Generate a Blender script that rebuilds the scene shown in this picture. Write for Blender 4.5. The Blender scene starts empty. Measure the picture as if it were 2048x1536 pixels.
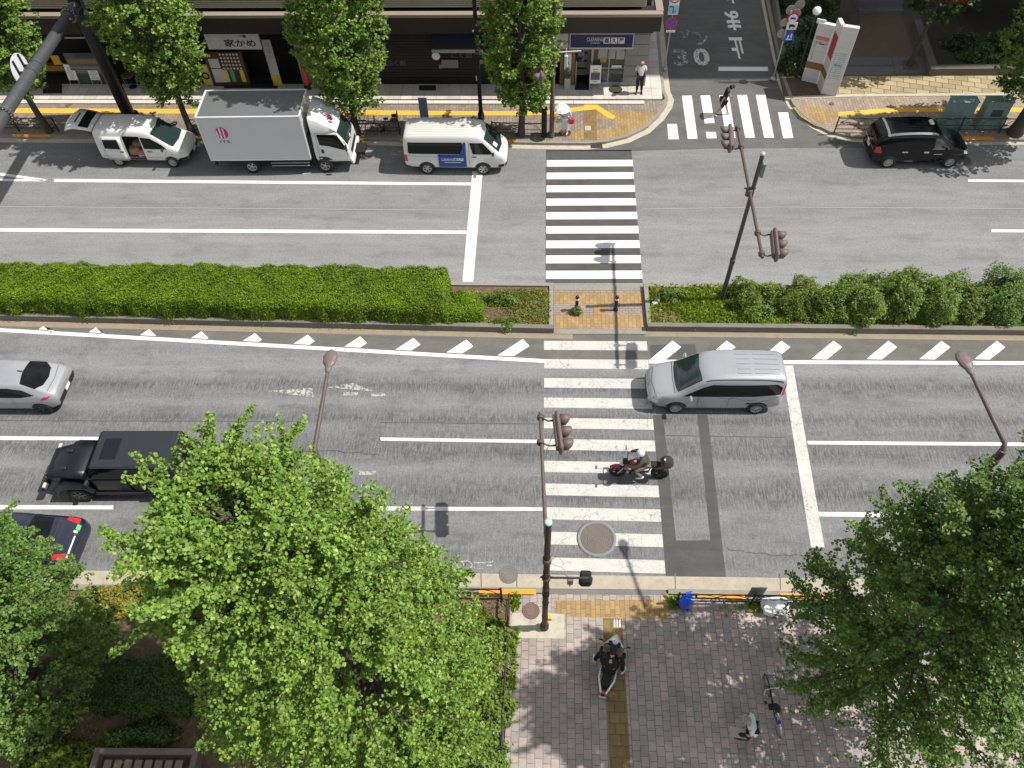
import bpy, bmesh, math, random
import numpy as np
from mathutils import Vector, Matrix, Euler
from mathutils.bvhtree import BVHTree
random.seed(7); RNG = np.random.default_rng(7)
PI = math.pi; R = math.radians
scene = bpy.context.scene; COL = scene.collection

# ------------------------------------------------------------ camera
CH = 24.0227; F = 1600.0
CR = Matrix(((0.99930504, 0.01338673, -0.03478841), (0.03135043, -0.8067024, 0.59012574), (-0.02016404, -0.59080626, -0.80656145)))
def ray(u, v): return CR @ Vector((u-1024, v-768, F))
def P(u, v, z=0.0):                       # where the sight line through a photo pixel meets the level z
    d = ray(u, v); t = (z-CH)/d.z; return Vector((d.x*t, d.y*t, z))
def PW(u, v, Y):                          # where it meets the upright plane y = Y
    d = ray(u, v); t = Y/d.y; return Vector((d.x*t, Y, CH+d.z*t))
def ZAT(base, u, v):                      # height on the upright line over base seen at (u,v)
    d = ray(u, v); t = (base.x*d.x+base.y*d.y)/(d.x*d.x+d.y*d.y); return CH+d.z*t
cd = bpy.data.cameras.new('camera'); cam = bpy.data.objects.new('camera', cd); COL.objects.link(cam)
cd.sensor_width = 36; cd.lens = 36*F/2048; cd.clip_end = 6000; cd.clip_start = .1
m = CR.to_4x4(); M4 = Matrix.Identity(4)
for i in range(3):
    M4[i][0] = CR[i][0]; M4[i][1] = -CR[i][1]; M4[i][2] = -CR[i][2]
M4.translation = Vector((0, 0, CH)); cam.matrix_world = M4; scene.camera = cam

# ------------------------------------------------------------ mesh builder
class MB:
    def __init__(s): s.v = []; s.f = []; s.m = []; s.sm = []; s.cm = 0; s.csm = False; s.X = Matrix.Identity(4)
    def mat(s, i): s.cm = i; return s
    def smooth(s, b=True): s.csm = b; return s
    def at(s, M): s.X = M; return s
    def add(s, vs, fs, sm=None):
        o = len(s.v); s.v += [s.X @ Vector(v) for v in vs]
        for f in fs: s.f.append([i+o for i in f]); s.m.append(s.cm); s.sm.append(s.csm if sm is None else sm)
        return s
    def box(s, c, d, rz=0, M=None):
        x, y, z = d[0]/2, d[1]/2, d[2]/2
        vs = [Vector(p) for p in ((-x,-y,-z),(x,-y,-z),(x,y,-z),(-x,y,-z),(-x,-y,z),(x,-y,z),(x,y,z),(-x,y,z))]
        Rm = M if M is not None else Matrix.Rotation(rz, 3, 'Z')
        return s.add([Rm @ p + Vector(c) for p in vs], [(3,2,1,0),(4,5,6,7),(0,1,5,4),(1,2,6,5),(2,3,7,6),(3,0,4,7)], False)
    def bbox(s, c, d, b=.02, rz=0, M=None):          # box with chamfered edges
        x, y, z = d[0]/2, d[1]/2, d[2]/2; b = min(b, x*.9, y*.9, z*.9); vs = []
        for sx in (-1, 1):
            for sy in (-1, 1):
                for sz in (-1, 1):
                    vs += [Vector((sx*x, sy*(y-b), sz*(z-b))), Vector((sx*(x-b), sy*y, sz*(z-b))), Vector((sx*(x-b), sy*(y-b), sz*z))]
        Rm = M if M is not None else Matrix.Rotation(rz, 3, 'Z')
        bm = bmesh.new()
        for p in vs: bm.verts.new(p)
        r = bmesh.ops.convex_hull(bm, input=bm.verts); bmesh.ops.dissolve_limit(bm, angle_limit=.01, verts=bm.verts, edges=bm.edges)
        bm.verts.index_update()
        V_ = [Rm @ v.co + Vector(c) for v in bm.verts]; F_ = [[v.index for v in f.verts] for f in bm.faces]; bm.free()
        return s.add(V_, F_, False)
    def cyl(s, a, b, r0, r1=None, n=12, caps=True, sm=True):
        a = Vector(a); b = Vector(b); r1 = r0 if r1 is None else r1
        d = b-a
        if d.length < 1e-6: return s
        q = d.normalized().to_track_quat('Z', 'Y')
        vs = [a + q @ Vector((r0*math.cos(2*PI*i/n), r0*math.sin(2*PI*i/n), 0)) for i in range(n)] + [b + q @ Vector((r1*math.cos(2*PI*i/n), r1*math.sin(2*PI*i/n), 0)) for i in range(n)]
        s.add(vs, [(i, (i+1) % n, n+(i+1) % n, n+i) for i in range(n)], sm)
        if caps: s.add(vs, [tuple(range(n-1, -1, -1)), tuple(range(n, 2*n))], False)
        return s
    def tube(s, pts, r, n=8, caps=True):
        pts = [Vector(p) for p in pts]; k = len(pts); rs = r if isinstance(r, (list, tuple)) else [r]*k
        vs = []; up = None
        for i, p in enumerate(pts):
            t = (pts[min(i+1, k-1)]-pts[max(i-1, 0)]).normalized()
            if up is None: up = t.orthogonal().normalized()
            up = (up - t*up.dot(t)).normalized(); w = t.cross(up)
            vs += [p + (up*math.cos(2*PI*j/n) + w*math.sin(2*PI*j/n))*rs[i] for j in range(n)]
        fs = [(i*n+j, i*n+(j+1) % n, (i+1)*n+(j+1) % n, (i+1)*n+j) for i in range(k-1) for j in range(n)]
        s.add(vs, fs, True)
        if caps: s.add(vs, [tuple(range(n-1, -1, -1)), tuple(range((k-1)*n, k*n))], False)
        return s
    def lathe(s, prof, c=(0,0,0), n=24, axis='Z', sm=True, caps=True):   # prof: (r, h)
        vs = []
        for r, h in prof:
            for j in range(n):
                a = 2*PI*j/n; p = Vector((r*math.cos(a), r*math.sin(a), h))
                if axis == 'Y': p = Vector((p.x, p.z, -p.y))
                if axis == 'X': p = Vector((p.z, p.x, p.y))
                vs.append(p + Vector(c))
        k = len(prof)
        s.add(vs, [(i*n+j, i*n+(j+1) % n, (i+1)*n+(j+1) % n, (i+1)*n+j) for i in range(k-1) for j in range(n)], sm)
        if caps and prof[0][0] > 1e-5: s.add(vs, [tuple(range(n-1, -1, -1))], False)
        if caps and prof[-1][0] > 1e-5: s.add(vs, [tuple(range((k-1)*n, k*n))], False)
        return s
    def sphere(s, c, r, n=12, k=8, sc=(1,1,1)):
        vs = []; c = Vector(c)
        for i in range(k+1):
            t = PI*i/k
            for j in range(n):
                a = 2*PI*j/n; vs.append(c + Vector((r*sc[0]*math.sin(t)*math.cos(a), r*sc[1]*math.sin(t)*math.sin(a), r*sc[2]*math.cos(t))))
        return s.add(vs, [(i*n+j, (i+1)*n+j, (i+1)*n+(j+1) % n, i*n+(j+1) % n) for i in range(k) for j in range(n)], True)
    def prism(s, poly, z0, z1):
        n = len(poly); a = sum(poly[i][0]*poly[(i+1) % n][1]-poly[(i+1) % n][0]*poly[i][1] for i in range(n))
        if a < 0: poly = poly[::-1]
        vs = [(p[0], p[1], z0) for p in poly] + [(p[0], p[1], z1) for p in poly]
        s.add(vs, [tuple(range(n, 2*n)), tuple(range(n-1, -1, -1))], False)
        return s.add(vs, [(i, (i+1) % n, n+(i+1) % n, n+i) for i in range(n)], False)
    def sheet(s, poly, z=None):
        n = len(poly); a = sum(poly[i][0]*poly[(i+1) % n][1]-poly[(i+1) % n][0]*poly[i][1] for i in range(n))
        if a < 0: poly = poly[::-1]
        return s.add([(p[0], p[1], p[2] if z is None else z) for p in poly], [tuple(range(n))], False)
    def extr(s, poly, axis, a, b):   # polygon in the two other axes, extruded from a to b
        n = len(poly)
        def mk(p, t): return {'X': (t, p[0], p[1]), 'Y': (p[0], t, p[1]), 'Z': (p[0], p[1], t)}[axis]
        vs = [mk(p, a) for p in poly] + [mk(p, b) for p in poly]
        s.add(vs, [tuple(range(n)), tuple(range(2*n-1, n-1, -1))], False)
        return s.add(vs, [(i, n+i, n+(i+1) % n, (i+1) % n) for i in range(n)], False)
    def build(s, name, mats, parent=None, fixn=True, loc=None, rot=None):
        me = bpy.data.meshes.new(name); me.from_pydata([tuple(v) for v in s.v], [], s.f)
        if not isinstance(mats, (list, tuple)): mats = [mats]
        for mt in mats: me.materials.append(mt)
        me.polygons.foreach_set('material_index', s.m); me.polygons.foreach_set('use_smooth', s.sm)
        if fixn:
            bm = bmesh.new(); bm.from_mesh(me); bmesh.ops.recalc_face_normals(bm, faces=bm.faces); bm.to_mesh(me); bm.free()
        me.update()
        o = bpy.data.objects.new(name, me); COL.objects.link(o)
        if parent is not None: o.parent = parent
        if loc is not None: o.location = loc
        if rot is not None: o.rotation_euler = rot
        return o
def tag(o, label=None, cat=None, group=None, kind=None):
    if label: o['label'] = label
    if cat: o['category'] = cat
    if group: o['group'] = group
    if kind: o['kind'] = kind
    return o
def thing(name, label, cat, loc=(0,0,0), rz=0, group=None):
    o = bpy.data.objects.new(name, None); COL.objects.link(o); o.location = loc; o.rotation_euler = (0, 0, rz); o.empty_display_size = .2
    return tag(o, label, cat, group)
def struct(name, mb, mats, **k): return tag(mb.build(name, mats, **k), kind='structure')
def kids(o): return [c for c in bpy.data.objects if c.parent == o]
def copy_tree(o, parent=None):
    c = o.copy(); COL.objects.link(c)
    if parent is not None: c.parent = parent
    for ch in kids(o): copy_tree(ch, c)
    return c
def textmesh(txt, size=1.0, bold=0.0):
    cu = bpy.data.curves.new('txt', 'FONT'); cu.body = txt; cu.size = size; cu.align_x = 'CENTER'; cu.align_y = 'CENTER'; cu.offset = bold; cu.resolution_u = 3; cu.fill_mode = 'FRONT'
    o = bpy.data.objects.new('txt', cu); COL.objects.link(o)
    bpy.context.view_layer.update()
    me = bpy.data.meshes.new_from_object(o.evaluated_get(bpy.context.evaluated_depsgraph_get()))
    vs = [Vector(v.co) for v in me.vertices]; fs = [list(p.vertices) for p in me.polygons]
    bpy.data.objects.remove(o); bpy.data.curves.remove(cu); bpy.data.meshes.remove(me)
    if vs:   # centre it on its own ink
        cx = (min(v.x for v in vs)+max(v.x for v in vs))/2; cy = (min(v.y for v in vs)+max(v.y for v in vs))/2
        vs = [Vector((v.x-cx, v.y-cy, 0)) for v in vs]
    return vs, fs
def addtext(mb, txt, M, size=1.0, bold=0.0, fit=None):     # fit=(w,h): stretch the ink to that box
    vs, fs = textmesh(txt, size, bold)
    if not vs: return mb
    if fit:
        w = max(v.x for v in vs)-min(v.x for v in vs); h = max(v.y for v in vs)-min(v.y for v in vs)
        vs = [Vector((v.x*fit[0]/max(w, 1e-6), v.y*fit[1]/max(h, 1e-6), 0)) for v in vs]
    mb.add([M @ v for v in vs], fs, False); return mb
def upright(c, facing=-PI/2):            # text plane upright, read from the side 'facing' (angle of its outward normal)
    n = Vector((math.cos(facing), math.sin(facing), 0)); x = Vector((0, 0, 1)).cross(n); M = Matrix.Identity(4)
    for i in range(3): M[i][0] = x[i]; M[i][1] = (0, 0, 1)[i]; M[i][2] = n[i]
    M.translation = Vector(c); return M

# ------------------------------------------------------------ materials
MATS = {}
class NT:
    def __init__(s, name):
        s.m = bpy.data.materials.new(name); s.m.use_nodes = True; s.t = s.m.node_tree; s.n = s.t.nodes; s.l = s.t.links
        s.b = s.n['Principled BSDF']; s.out = s.n['Material Output']; MATS[name] = s.m
    def N(s, typ, **k):
        n = s.n.new(typ)
        for a, b in k.items():
            if a.startswith('i_'): n.inputs[int(a[2:]) if a[2:].isdigit() else a[2:].replace('_', ' ')].default_value = b
            else: setattr(n, a, b)
        return n
    def link(s, a, b): s.l.new(a, b); return s
    def coord(s, scale=(1,1,1), kind='Object', rot=(0,0,0), loc=(0,0,0)):
        tc = s.N('ShaderNodeTexCoord'); mp = s.N('ShaderNodeMapping'); mp.inputs['Scale'].default_value = scale; mp.inputs['Rotation'].default_value = rot; mp.inputs['Location'].default_value = loc
        s.link(tc.outputs[kind], mp.inputs[0]); return mp.outputs[0]
    def noise(s, vec, scale, detail=4, rough=.6):
        n = s.N('ShaderNodeTexNoise'); n.inputs['Scale'].default_value = scale; n.inputs['Detail'].default_value = detail; n.inputs['Roughness'].default_value = rough
        s.link(vec, n.inputs['Vector']); return n.outputs['Fac']
    def ramp(s, fac, stops, interp='LINEAR'):
        r = s.N('ShaderNodeValToRGB'); cr = r.color_ramp; cr.interpolation = interp
        while len(cr.elements) < len(stops): cr.elements.new(.5)
        for e, (p, c) in zip(cr.elements, sorted(stops, key=lambda q: q[0])):
            e.position = p; e.color = (c, c, c, 1) if isinstance(c, (int, float)) else (*c, 1)
        s.link(fac, r.inputs[0]); return r.outputs[0]
    def mix(s, fac, a, b, typ='MIX'):
        n = s.N('ShaderNodeMix', data_type='RGBA', blend_type=typ)
        for sock, val in ((n.inputs[0], fac), (n.inputs[6], a), (n.inputs[7], b)):
            if isinstance(val, (int, float)): sock.default_value = val if sock == n.inputs[0] else (val, val, val, 1)
            elif isinstance(val, (tuple, list)): sock.default_value = (*val, 1)
            else: s.link(val, sock)
        return n.outputs[2]
    def math(s, op, a, b=0.0, clamp=False):
        n = s.N('ShaderNodeMath', operation=op, use_clamp=clamp)
        for i, val in enumerate((a, b)):
            if isinstance(val, (int, float)): n.inputs[i].default_value = val
            else: s.link(val, n.inputs[i])
        return n.outputs[0]
    def bump(s, h, strength=.3, dist=.02):
        b = s.N('ShaderNodeBump'); b.inputs['Strength'].default_value = strength; b.inputs['Distance'].default_value = dist
        s.link(h, b.inputs['Height']); s.link(b.outputs[0], s.b.inputs['Normal']); return s
    def set(s, col=None, rough=None, metal=None, spec=None, coat=None):
        for k, v in (('Base Color', col), ('Roughness', rough), ('Metallic', metal), ('Specular IOR Level', spec), ('Coat Weight', coat)):
            if v is None: continue
            if isinstance(v, (int, float)): s.b.inputs[k].default_value = v
            elif isinstance(v, tuple): s.b.inputs[k].default_value = (*v, 1)
            else: s.link(v, s.b.inputs[k])
        return s
def mat(name, col, rough=.6, metal=0, var=.12, sc=3.0, bump=0, bsc=40, coat=0, spec=.5, dirt=None):
    if name in MATS: return MATS[name]
    t = NT(name); v = t.coord()
    c = t.mix(t.noise(v, sc, 5), tuple(max(0, x*(1-var)) for x in col), tuple(min(1, x*(1+var)) for x in col))
    if dirt: c = t.mix(t.ramp(t.noise(v, sc*2.3, 6, .7), [(.5, 0.0), (.75, dirt[1])]), c, dirt[0])
    t.set(c, rough, metal, spec, coat)
    if bump: t.bump(t.noise(v, bsc, 3), bump, .01)
    return t.m
# ------------------------------------------------------------ light
SUN_EL = R(53.5); SUN_AZ = R(3.5)        # azimuth counted from +X towards +Y
sd = Vector((math.cos(SUN_EL)*math.cos(SUN_AZ), math.cos(SUN_EL)*math.sin(SUN_AZ), math.sin(SUN_EL)))
sl = bpy.data.lights.new('sun', 'SUN'); sl.energy = 4.4; sl.angle = R(.53); sl.color = (1, .955, .88)
so = bpy.data.objects.new('sun', sl); COL.objects.link(so); so.rotation_euler = (-sd).to_track_quat('-Z', 'Y').to_euler(); so.location = (30, 20, 60)
w = bpy.data.worlds.new('World'); scene.world = w; w.use_nodes = True; nt = w.node_tree
bg = nt.nodes['Background']; sky = nt.nodes.new('ShaderNodeTexSky'); sky.sky_type = 'NISHITA'; sky.sun_disc = False
sky.sun_elevation = SUN_EL; sky.sun_rotation = PI/2-SUN_AZ; bg.inputs[1].default_value = .082
tc = nt.nodes.new('ShaderNodeTexCoord'); nz = nt.nodes.new('ShaderNodeTexNoise'); nz.inputs['Scale'].default_value = 3.2; nz.inputs['Detail'].default_value = 8; nz.inputs['Roughness'].default_value = .62
rp = nt.nodes.new('ShaderNodeValToRGB'); rp.color_ramp.elements[0].position = .4; rp.color_ramp.elements[1].position = .62
mx = nt.nodes.new('ShaderNodeMix'); mx.data_type = 'RGBA'; mx.inputs[7].default_value = (9, 8.7, 8.2, 1)
nt.links.new(tc.outputs['Generated'], nz.inputs['Vector']); nt.links.new(nz.outputs['Fac'], rp.inputs[0]); nt.links.new(rp.outputs[0], mx.inputs[0])
nt.links.new(sky.outputs[0], mx.inputs[6]); nt.links.new(mx.outputs[2], bg.inputs[0])
vs_ = scene.view_settings; vs_.view_transform = 'Standard'; vs_.look = 'None'; vs_.exposure = .42; vs_.gamma = 1

# ------------------------------------------------------------ ground materials
def asphalt(name, dark, light, y0=None, y1=None, stops=None, groove=0.0, tilt=0.0, speck=.5):
    t = NT(name); v = t.coord()
    fine = t.noise(v, 15, 6, .9); mid = t.noise(v, 1.3, 5); big = t.noise(v, .28, 3)
    if stops:
        tc = t.coord(rot=(0, 0, -tilt)); sp = t.N('ShaderNodeSeparateXYZ'); t.link(tc, sp.inputs[0])
        wob = t.math('MULTIPLY', t.math('SUBTRACT', t.noise(t.coord((.5, 1.5, 1)), 1.0, 3), .5), .5)
        u = t.math('DIVIDE', t.math('SUBTRACT', t.math('ADD', sp.outputs[1], wob), y0), y1-y0)
        band = t.ramp(u, stops)
        g = t.noise(t.coord((11, 1.5, 1)), 1.6, 6, .78)                    # grooves worn across the lane
        gg = t.ramp(g, [(.38, 0.0), (.62, 1.0)])
        band2 = t.math('MULTIPLY', band, t.math('ADD', 1-groove, t.math('MULTIPLY', gg, groove*1.5)), True)
        amt = band2
    else: amt = t.ramp(mid, [(.3, 0.0), (.7, 1.0)])
    c = t.mix(amt, light, dark)
    c = t.mix(t.ramp(big, [(.35, 0.0), (.7, .35)]), c, tuple(x*.78 for x in light))
    c = t.mix(1.0, c, t.ramp(fine, [(.3, 1-speck*.62), (.5, 1.0), (.7, 1+speck*.42)]), 'MULTIPLY')
    c = t.mix(1.0, c, t.ramp(t.noise(t.coord((.25, 2.2, 1)), 1.4, 5, .6), [(.3, .9), (.7, 1.1)]), 'MULTIPLY')
    c = t.mix(t.ramp(t.noise(t.coord((.55, 1.2, 1)), .9, 7, .75), [(.5, 0.0), (.72, .5)]), c, tuple(x*.62 for x in dark)); c = t.mix(t.ramp(t.noise(t.coord((1, 1.6, 1), loc=(31, 7, 0)), 2.6, 5, .7), [(.64, 0.0), (.72, .55)]), c, tuple(x*.5 for x in dark))
    t.set(c, .88, spec=.25); t.bump(t.noise(v, 60, 4, .8), .5, .01); return t.m
yA = P(1000, 1150).y; yB = P(1000, 690).y
def ys(v): return (P(1000, v).y-yA)/(yB-yA)
A_near = asphalt('asphalt_near', (.072, .073, .075), (.226, .229, .234), yA, yB,
    [(0, .35), (ys(1110), .6), (ys(1060), .35), (ys(1030), .3), (ys(985), .85), (ys(955), .55), (ys(935), .25), (ys(905), .85), (ys(875), .6), (ys(852), .5), (ys(838), .85), (ys(808), .2), (ys(790), .5), (ys(768), .85), (ys(748), .2), (ys(735), .05), (ys(700), .35), (1, .3)], .72, .012, .8)
yC = P(1000, 575).y; yD = P(1000, 290).y
def yf(v): return (P(1000, v).y-yC)/(yD-yC)
A_far = asphalt('asphalt_far', (.158, .159, .16), (.258, .257, .258), yC, yD,
    [(0, .1), (yf(550), .05), (yf(530), .3), (yf(505), .5), (yf(490), .25), (yf(450), .3), (yf(420), .7), (yf(395), .45), (yf(370), .5), (yf(340), .9), (yf(320), .7), (1, .6)], .3, -.003, .85)
A_dark = asphalt('asphalt_side_road', (.105, .104, .1), (.135, .133, .128), speck=.3)
A_patch = asphalt('asphalt_patch', (.072, .071, .069), (.098, .096, .093), speck=.4)
A_hatch = asphalt('asphalt_gutter_lane', (.12, .115, .105), (.15, .145, .132), speck=.4)
def paint(name, col, crack=0.0, wear=0.0, csc=3.2):
    t = NT(name); v = t.coord()
    base = t.mix(t.noise(v, 2.2, 5), tuple(x*.9 for x in col), col)
    fine = t.mix(t.ramp(t.noise(v, 45, 3, .8), [(.33, .5), (.5, 0.0)]), base, tuple(x*.62 for x in col))
    worn_ = t.ramp(t.noise(t.coord((1, 2.2, 1)), 1.5, 6, .75), [(.45, 0.0), (.7, .55 if crack else .28)]); c = t.mix(worn_, fine, tuple(x*.66 for x in col))
    if crack:
        nzz = t.N('ShaderNodeTexNoise', i_Scale=5.0, i_Detail=5.0); t.link(v, nzz.inputs['Vector']); wv = t.mix(.28, v, nzz.outputs['Color'], 'ADD')
        vo = t.N('ShaderNodeTexVoronoi', feature='DISTANCE_TO_EDGE', i_Scale=csc); t.link(wv, vo.inputs['Vector'])
        line = t.ramp(vo.outputs['Distance'], [(.004, 1.0), (.03, 0.0)])
        mask = t.ramp(t.noise(v, .75, 3), [(.4, 0.0), (.62, 1.0)])
        c = t.mix(t.math('MULTIPLY', t.math('MULTIPLY', line, mask), crack), c, (.13, .13, .125))
    t.set(c, .7, spec=.3)
    if wear:
        hole = t.ramp(t.noise(v, 7, 6, .8), [(wear-.06, 1.0), (wear+.04, 0.0)])
        tr = t.N('ShaderNodeBsdfTransparent'); mxs = t.N('ShaderNodeMixShader'); t.link(hole, mxs.inputs[0]); t.link(t.b.outputs[0], mxs.inputs[1]); t.link(tr.outputs[0], mxs.inputs[2]); t.link(mxs.outputs[0], t.out.inputs[0])
    return t.m
W_new = paint('road_paint_fresh', (.76, .76, .73)); W_crk = paint('road_paint_cracked', (.55, .54, .51), .95, .35); W_old = paint('road_paint_worn', (.47, .47, .43), .5, .495)
W_mid = paint('road_paint_used', (.7, .7, .67), .45, .3); W_pat = paint('road_paint_patchy', (.62, .62, .58), 0, .45); W_gone = paint('road_paint_nearly_gone', (.5, .5, .47), 0, .53)
def pavers(name, c1, c2, mortar, bw, bh, rot=0, msz=.012, off=.5, var=.5, stain=.25, bias=0.0, tint=None):
    t = NT(name); b = t.N('ShaderNodeTexBrick'); t.link(t.coord(rot=(0, 0, rot)), b.inputs['Vector'])
    b.offset = off; b.inputs['Scale'].default_value = 1; b.inputs['Brick Width'].default_value = bw; b.inputs['Row Height'].default_value = bh; b.inputs['Mortar Size'].default_value = msz; b.inputs['Bias'].default_value = bias; b.inputs['Mortar Smooth'].default_value = .2
    for k, c in (('Color1', c1), ('Color2', c2), ('Mortar', mortar)): b.inputs[k].default_value = (*c, 1)
    c = b.outputs['Color']; v = t.coord()
    if tint: c = t.mix(t.ramp(t.noise(v, .9, 2), [(.5, 0.0), (.58, .8)]), c, tint, 'MULTIPLY')
    c = t.mix(stain, c, t.ramp(t.noise(v, 1.1, 6, .7), [(.3, .35), (.7, 1.5)]), 'MULTIPLY')
    c = t.mix(.35, c, t.ramp(t.noise(v, 30, 4, .8), [(.3, .6), (.7, 1.4)]), 'MULTIPLY')
    t.set(c, .85, spec=.25); t.bump(b.outputs['Fac'], -.4, .008); return t.m
T_plaza = pavers('plaza_bricks', (.41, .325, .295), (.285, .262, .25), (.17, .15, .135), .27, .225, PI/2, .010, stain=.4)
T_walk = pavers('sidewalk_blocks', (.29, .235, .19), (.2, .172, .15), (.13, .11, .095), .3, .15, PI/2, .01)
T_tan = pavers('ochre_blocks', (.37, .25, .11), (.29, .19, .09), (.2, .135, .075), .3, .15, PI/2, .01)
T_tan2 = pavers('ochre_tactile_blocks', (.235, .16, .065), (.2, .14, .06), (.13, .09, .045), .3, .3, 0, .014)
T_shop = pavers('pale_forecourt_tiles', (.56, .52, .47), (.47, .44, .41), (.3, .28, .26), .6, .6, 0, .012, 0)
T_beige = pavers('beige_flagstones', (.4, .33, .2), (.3, .24, .145), (.12, .1, .06), .62, .42, R(14), .02)
T_red = pavers('refuge_bricks', (.33, .24, .2), (.25, .22, .21), (.15, .12, .1), .24, .12, 0, .012)
M_yel = mat('yellow_tactile', (.72, .42, .045), .75, var=.15, sc=6, bump=.4, bsc=30, dirt=((.3, .2, .08), .6))
M_org = mat('orange_kerb_paint', (.8, .3, .02), .6, var=.1, dirt=((.3, .15, .05), .5))
M_conc = mat('kerb_concrete', (.25, .23, .195), .9, var=.22, sc=2.2, bump=.3, bsc=60, dirt=((.15, .13, .1), .5))
M_concw = mat('pale_concrete', (.45, .41, .33), .9, var=.16, sc=1.6, bump=.3, bsc=60, dirt=((.2, .18, .14), .5))
M_concd = mat('dark_concrete', (.16, .15, .135), .9, var=.25, sc=1.5, bump=.3, bsc=50)
M_stone = mat('grey_slab', (.13, .13, .135), .8, var=.2, sc=1.2)
M_soil = mat('soil', (.115, .075, .045), .95, var=.45, sc=2.5, bump=.8, bsc=25, dirt=((.25, .19, .1), .7))
M_ground = mat('far_ground', (.12, .115, .105), .95)
M_iron = mat('cast_iron', (.1, .085, .08), .65, .3, var=.2, sc=8)
M_irong = mat('grey_cast_iron', (.13, .125, .12), .7, .2, var=.2, sc=8)

# ------------------------------------------------------------ ground, roads, pavements
def px(pts, z=0.0): return [P(u, v, z) for u, v in pts]
g = MB().sheet([(-900, -700), (900, -700), (900, 900), (-900, 900)], -.06); struct('ground', g, M_ground)
KF = [(-420, 280), (60, 285), (720, 290), (1090, 299), (1175, 299.5), (1215, 296), (1260, 285), (1300, 266), (1328, 240), (1345, 215), (1348, 200), (1341, 185), (1336, 150), (1330, 80), (1322, 0), (1317, -60)]   # road edge, far left block
KR = [(1511, -60), (1522, 0), (1542, 100), (1556, 165), (1567, 195), (1576, 214), (1594, 234), (1622, 256), (1655, 273), (1705, 284), (1800, 288), (2500, 294)]                                            # road edge, far right block
road_y0 = P(1000, 1146).y
far = MB().sheet([Vector((-60, P(0, 560).y-1.0, 0)), Vector((60, P(0, 560).y-1.0, 0)), Vector((60, P(1800, 240).y, 0)), Vector((-60, P(1000, 240).y, 0))], 0.0)
struct('road_far_carriageway', far, A_far)
near = MB().sheet([Vector((-60, 5, 0)), Vector((60, 5, 0)), Vector((60, P(0, 560).y-1.0, 0)), Vector((-60, P(0, 560).y-1.0, 0))], 0.0)
struct('road_near_carriageway', near, A_near)
side = MB().sheet(px([(1262, 302), (1420, 297.5), (1600, 296), (1730, 295.5), (1720, 283), (1660, 268), (1600, 230), (1575, 190), (1560, 120), (1545, 0), (1500, -200), (1300, -200), (1315, 0), (1325, 150), (1330, 215), (1295, 260), (1240, 285), (1170, 298), (1090, 298), (1093, 302)]), .004)
struct('side_road', side, A_dark)
pat = MB().sheet(px([(1092, 301), (1263, 300), (1285.5, 566), (1091, 566)]), .004)
struct('crosswalk_asphalt', pat, A_patch)
pt2 = MB()
for q in ([(1299, 690), (1390, 688), (1397, 727), (1302, 727)], [(1306, 830), (1326, 830), (1352, 1081), (1421, 1081), (1395, 830), (1415, 830), (1452, 1156), (1332, 1156)]): pt2.sheet(px(q), .004)
struct('road_repair_strip', pt2, A_patch)
hl = MB().sheet(px([(-300, 620), (1090, 668), (1296, 668), (2400, 668), (2400, 722), (1298, 719), (1088, 718), (0, 655), (-300, 640)]), .003); struct('hatched_lane', hl, A_hatch)

def offset_line(pts, d):     # world polyline moved sideways (left of travel = positive)
    out = []
    for i, p in enumerate(pts):
        a = pts[max(i-1, 0)]; b = pts[min(i+1, len(pts)-1)]; t = Vector((b.x-a.x, b.y-a.y, 0)).normalized(); n = Vector((-t.y, t.x, 0)); out.append(p + n*d)
    return out
def band(mb, A, B, z0, z1):   # solid strip between two polylines
    for i in range(len(A)-1): mb.prism([A[i], A[i+1], B[i+1], B[i]], z0, z1)
    return mb
kf = px(KF); kr = px(KR)
struct('gutter_far', band(band(MB(), kf, offset_line(kf, .3), -.05, .014), kr, offset_line(kr, .22), -.05, .014), M_concw)
kfi = offset_line(kf, .3); kri = offset_line(kr, .22)
struct('kerb_far', band(band(MB(), kfi, offset_line(kfi, .17), -.05, .14), kri, offset_line(kri, .17), -.05, .14), M_conc)
kf2 = offset_line(kfi, .17); kr2 = offset_line(kri, .17)
YF = P(1200, 171, .2).y      # shop front plane
fw = MB().prism([Vector((p.x, p.y, 0)) for p in kf2[:11]]+[P(1326, 201, .12), P(-420, 201, .12)], -.05, .125); struct('sidewalk_far_left', fw, T_walk)
fs = MB().prism([P(-420, 201.5, .12), P(1324.5, 200.5, .12)]+[Vector((p.x, p.y, 0)) for p in kf2[11:]]+[Vector((P(1317, -60).x-.6, P(1317, -60).y, 0)), Vector((-60, P(1317, -60).y, 0))], -.05, .2); struct('shop_forecourt', fs, T_shop)
stp = MB()
for k in range(24):
    x0 = -30+1.75*k
    if x0 < P(1322, 201, .2).x-1.8: stp.box((x0+.86, P(700, 203.5, .2).y, .085), (1.73, .26, .23))
struct('forecourt_step', stp, mat('pale_step_stone', (.6, .55, .48), .8, var=.1))
och = MB()
for q in ([(1192, 220), (1262, 222), (1310, 224), (1300, 252), (1262, 268), (1235, 278), (1140, 279), (1140, 262), (1232, 258), (1232, 240), (1192, 238)],): och.sheet(px(q, .125), .129)
struct('ochre_paving_far', och, T_tan)
tf = MB()
for q in ([(-300, 216), (0, 216.5), (370, 218), (700, 220.5), (940, 222.5), (1050, 222.5), (1100, 220.5), (1168, 213), (1168, 209), (1192, 208.5), (1231, 233), (1227, 238), (1217, 236.5), (1192, 219), (1168, 221), (1100, 229), (1050, 231), (700, 230), (370, 227.5), (0, 226), (-300, 225.5)],): tf.sheet(px(q, .125), .133)
for q in ([(1675.6, 225), (1740, 219.5), (1812, 215.5), (2500, 216), (2500, 225), (1812, 224), (1740, 228), (1677, 232)],): tf.sheet(px(q, .12), .133)
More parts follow.
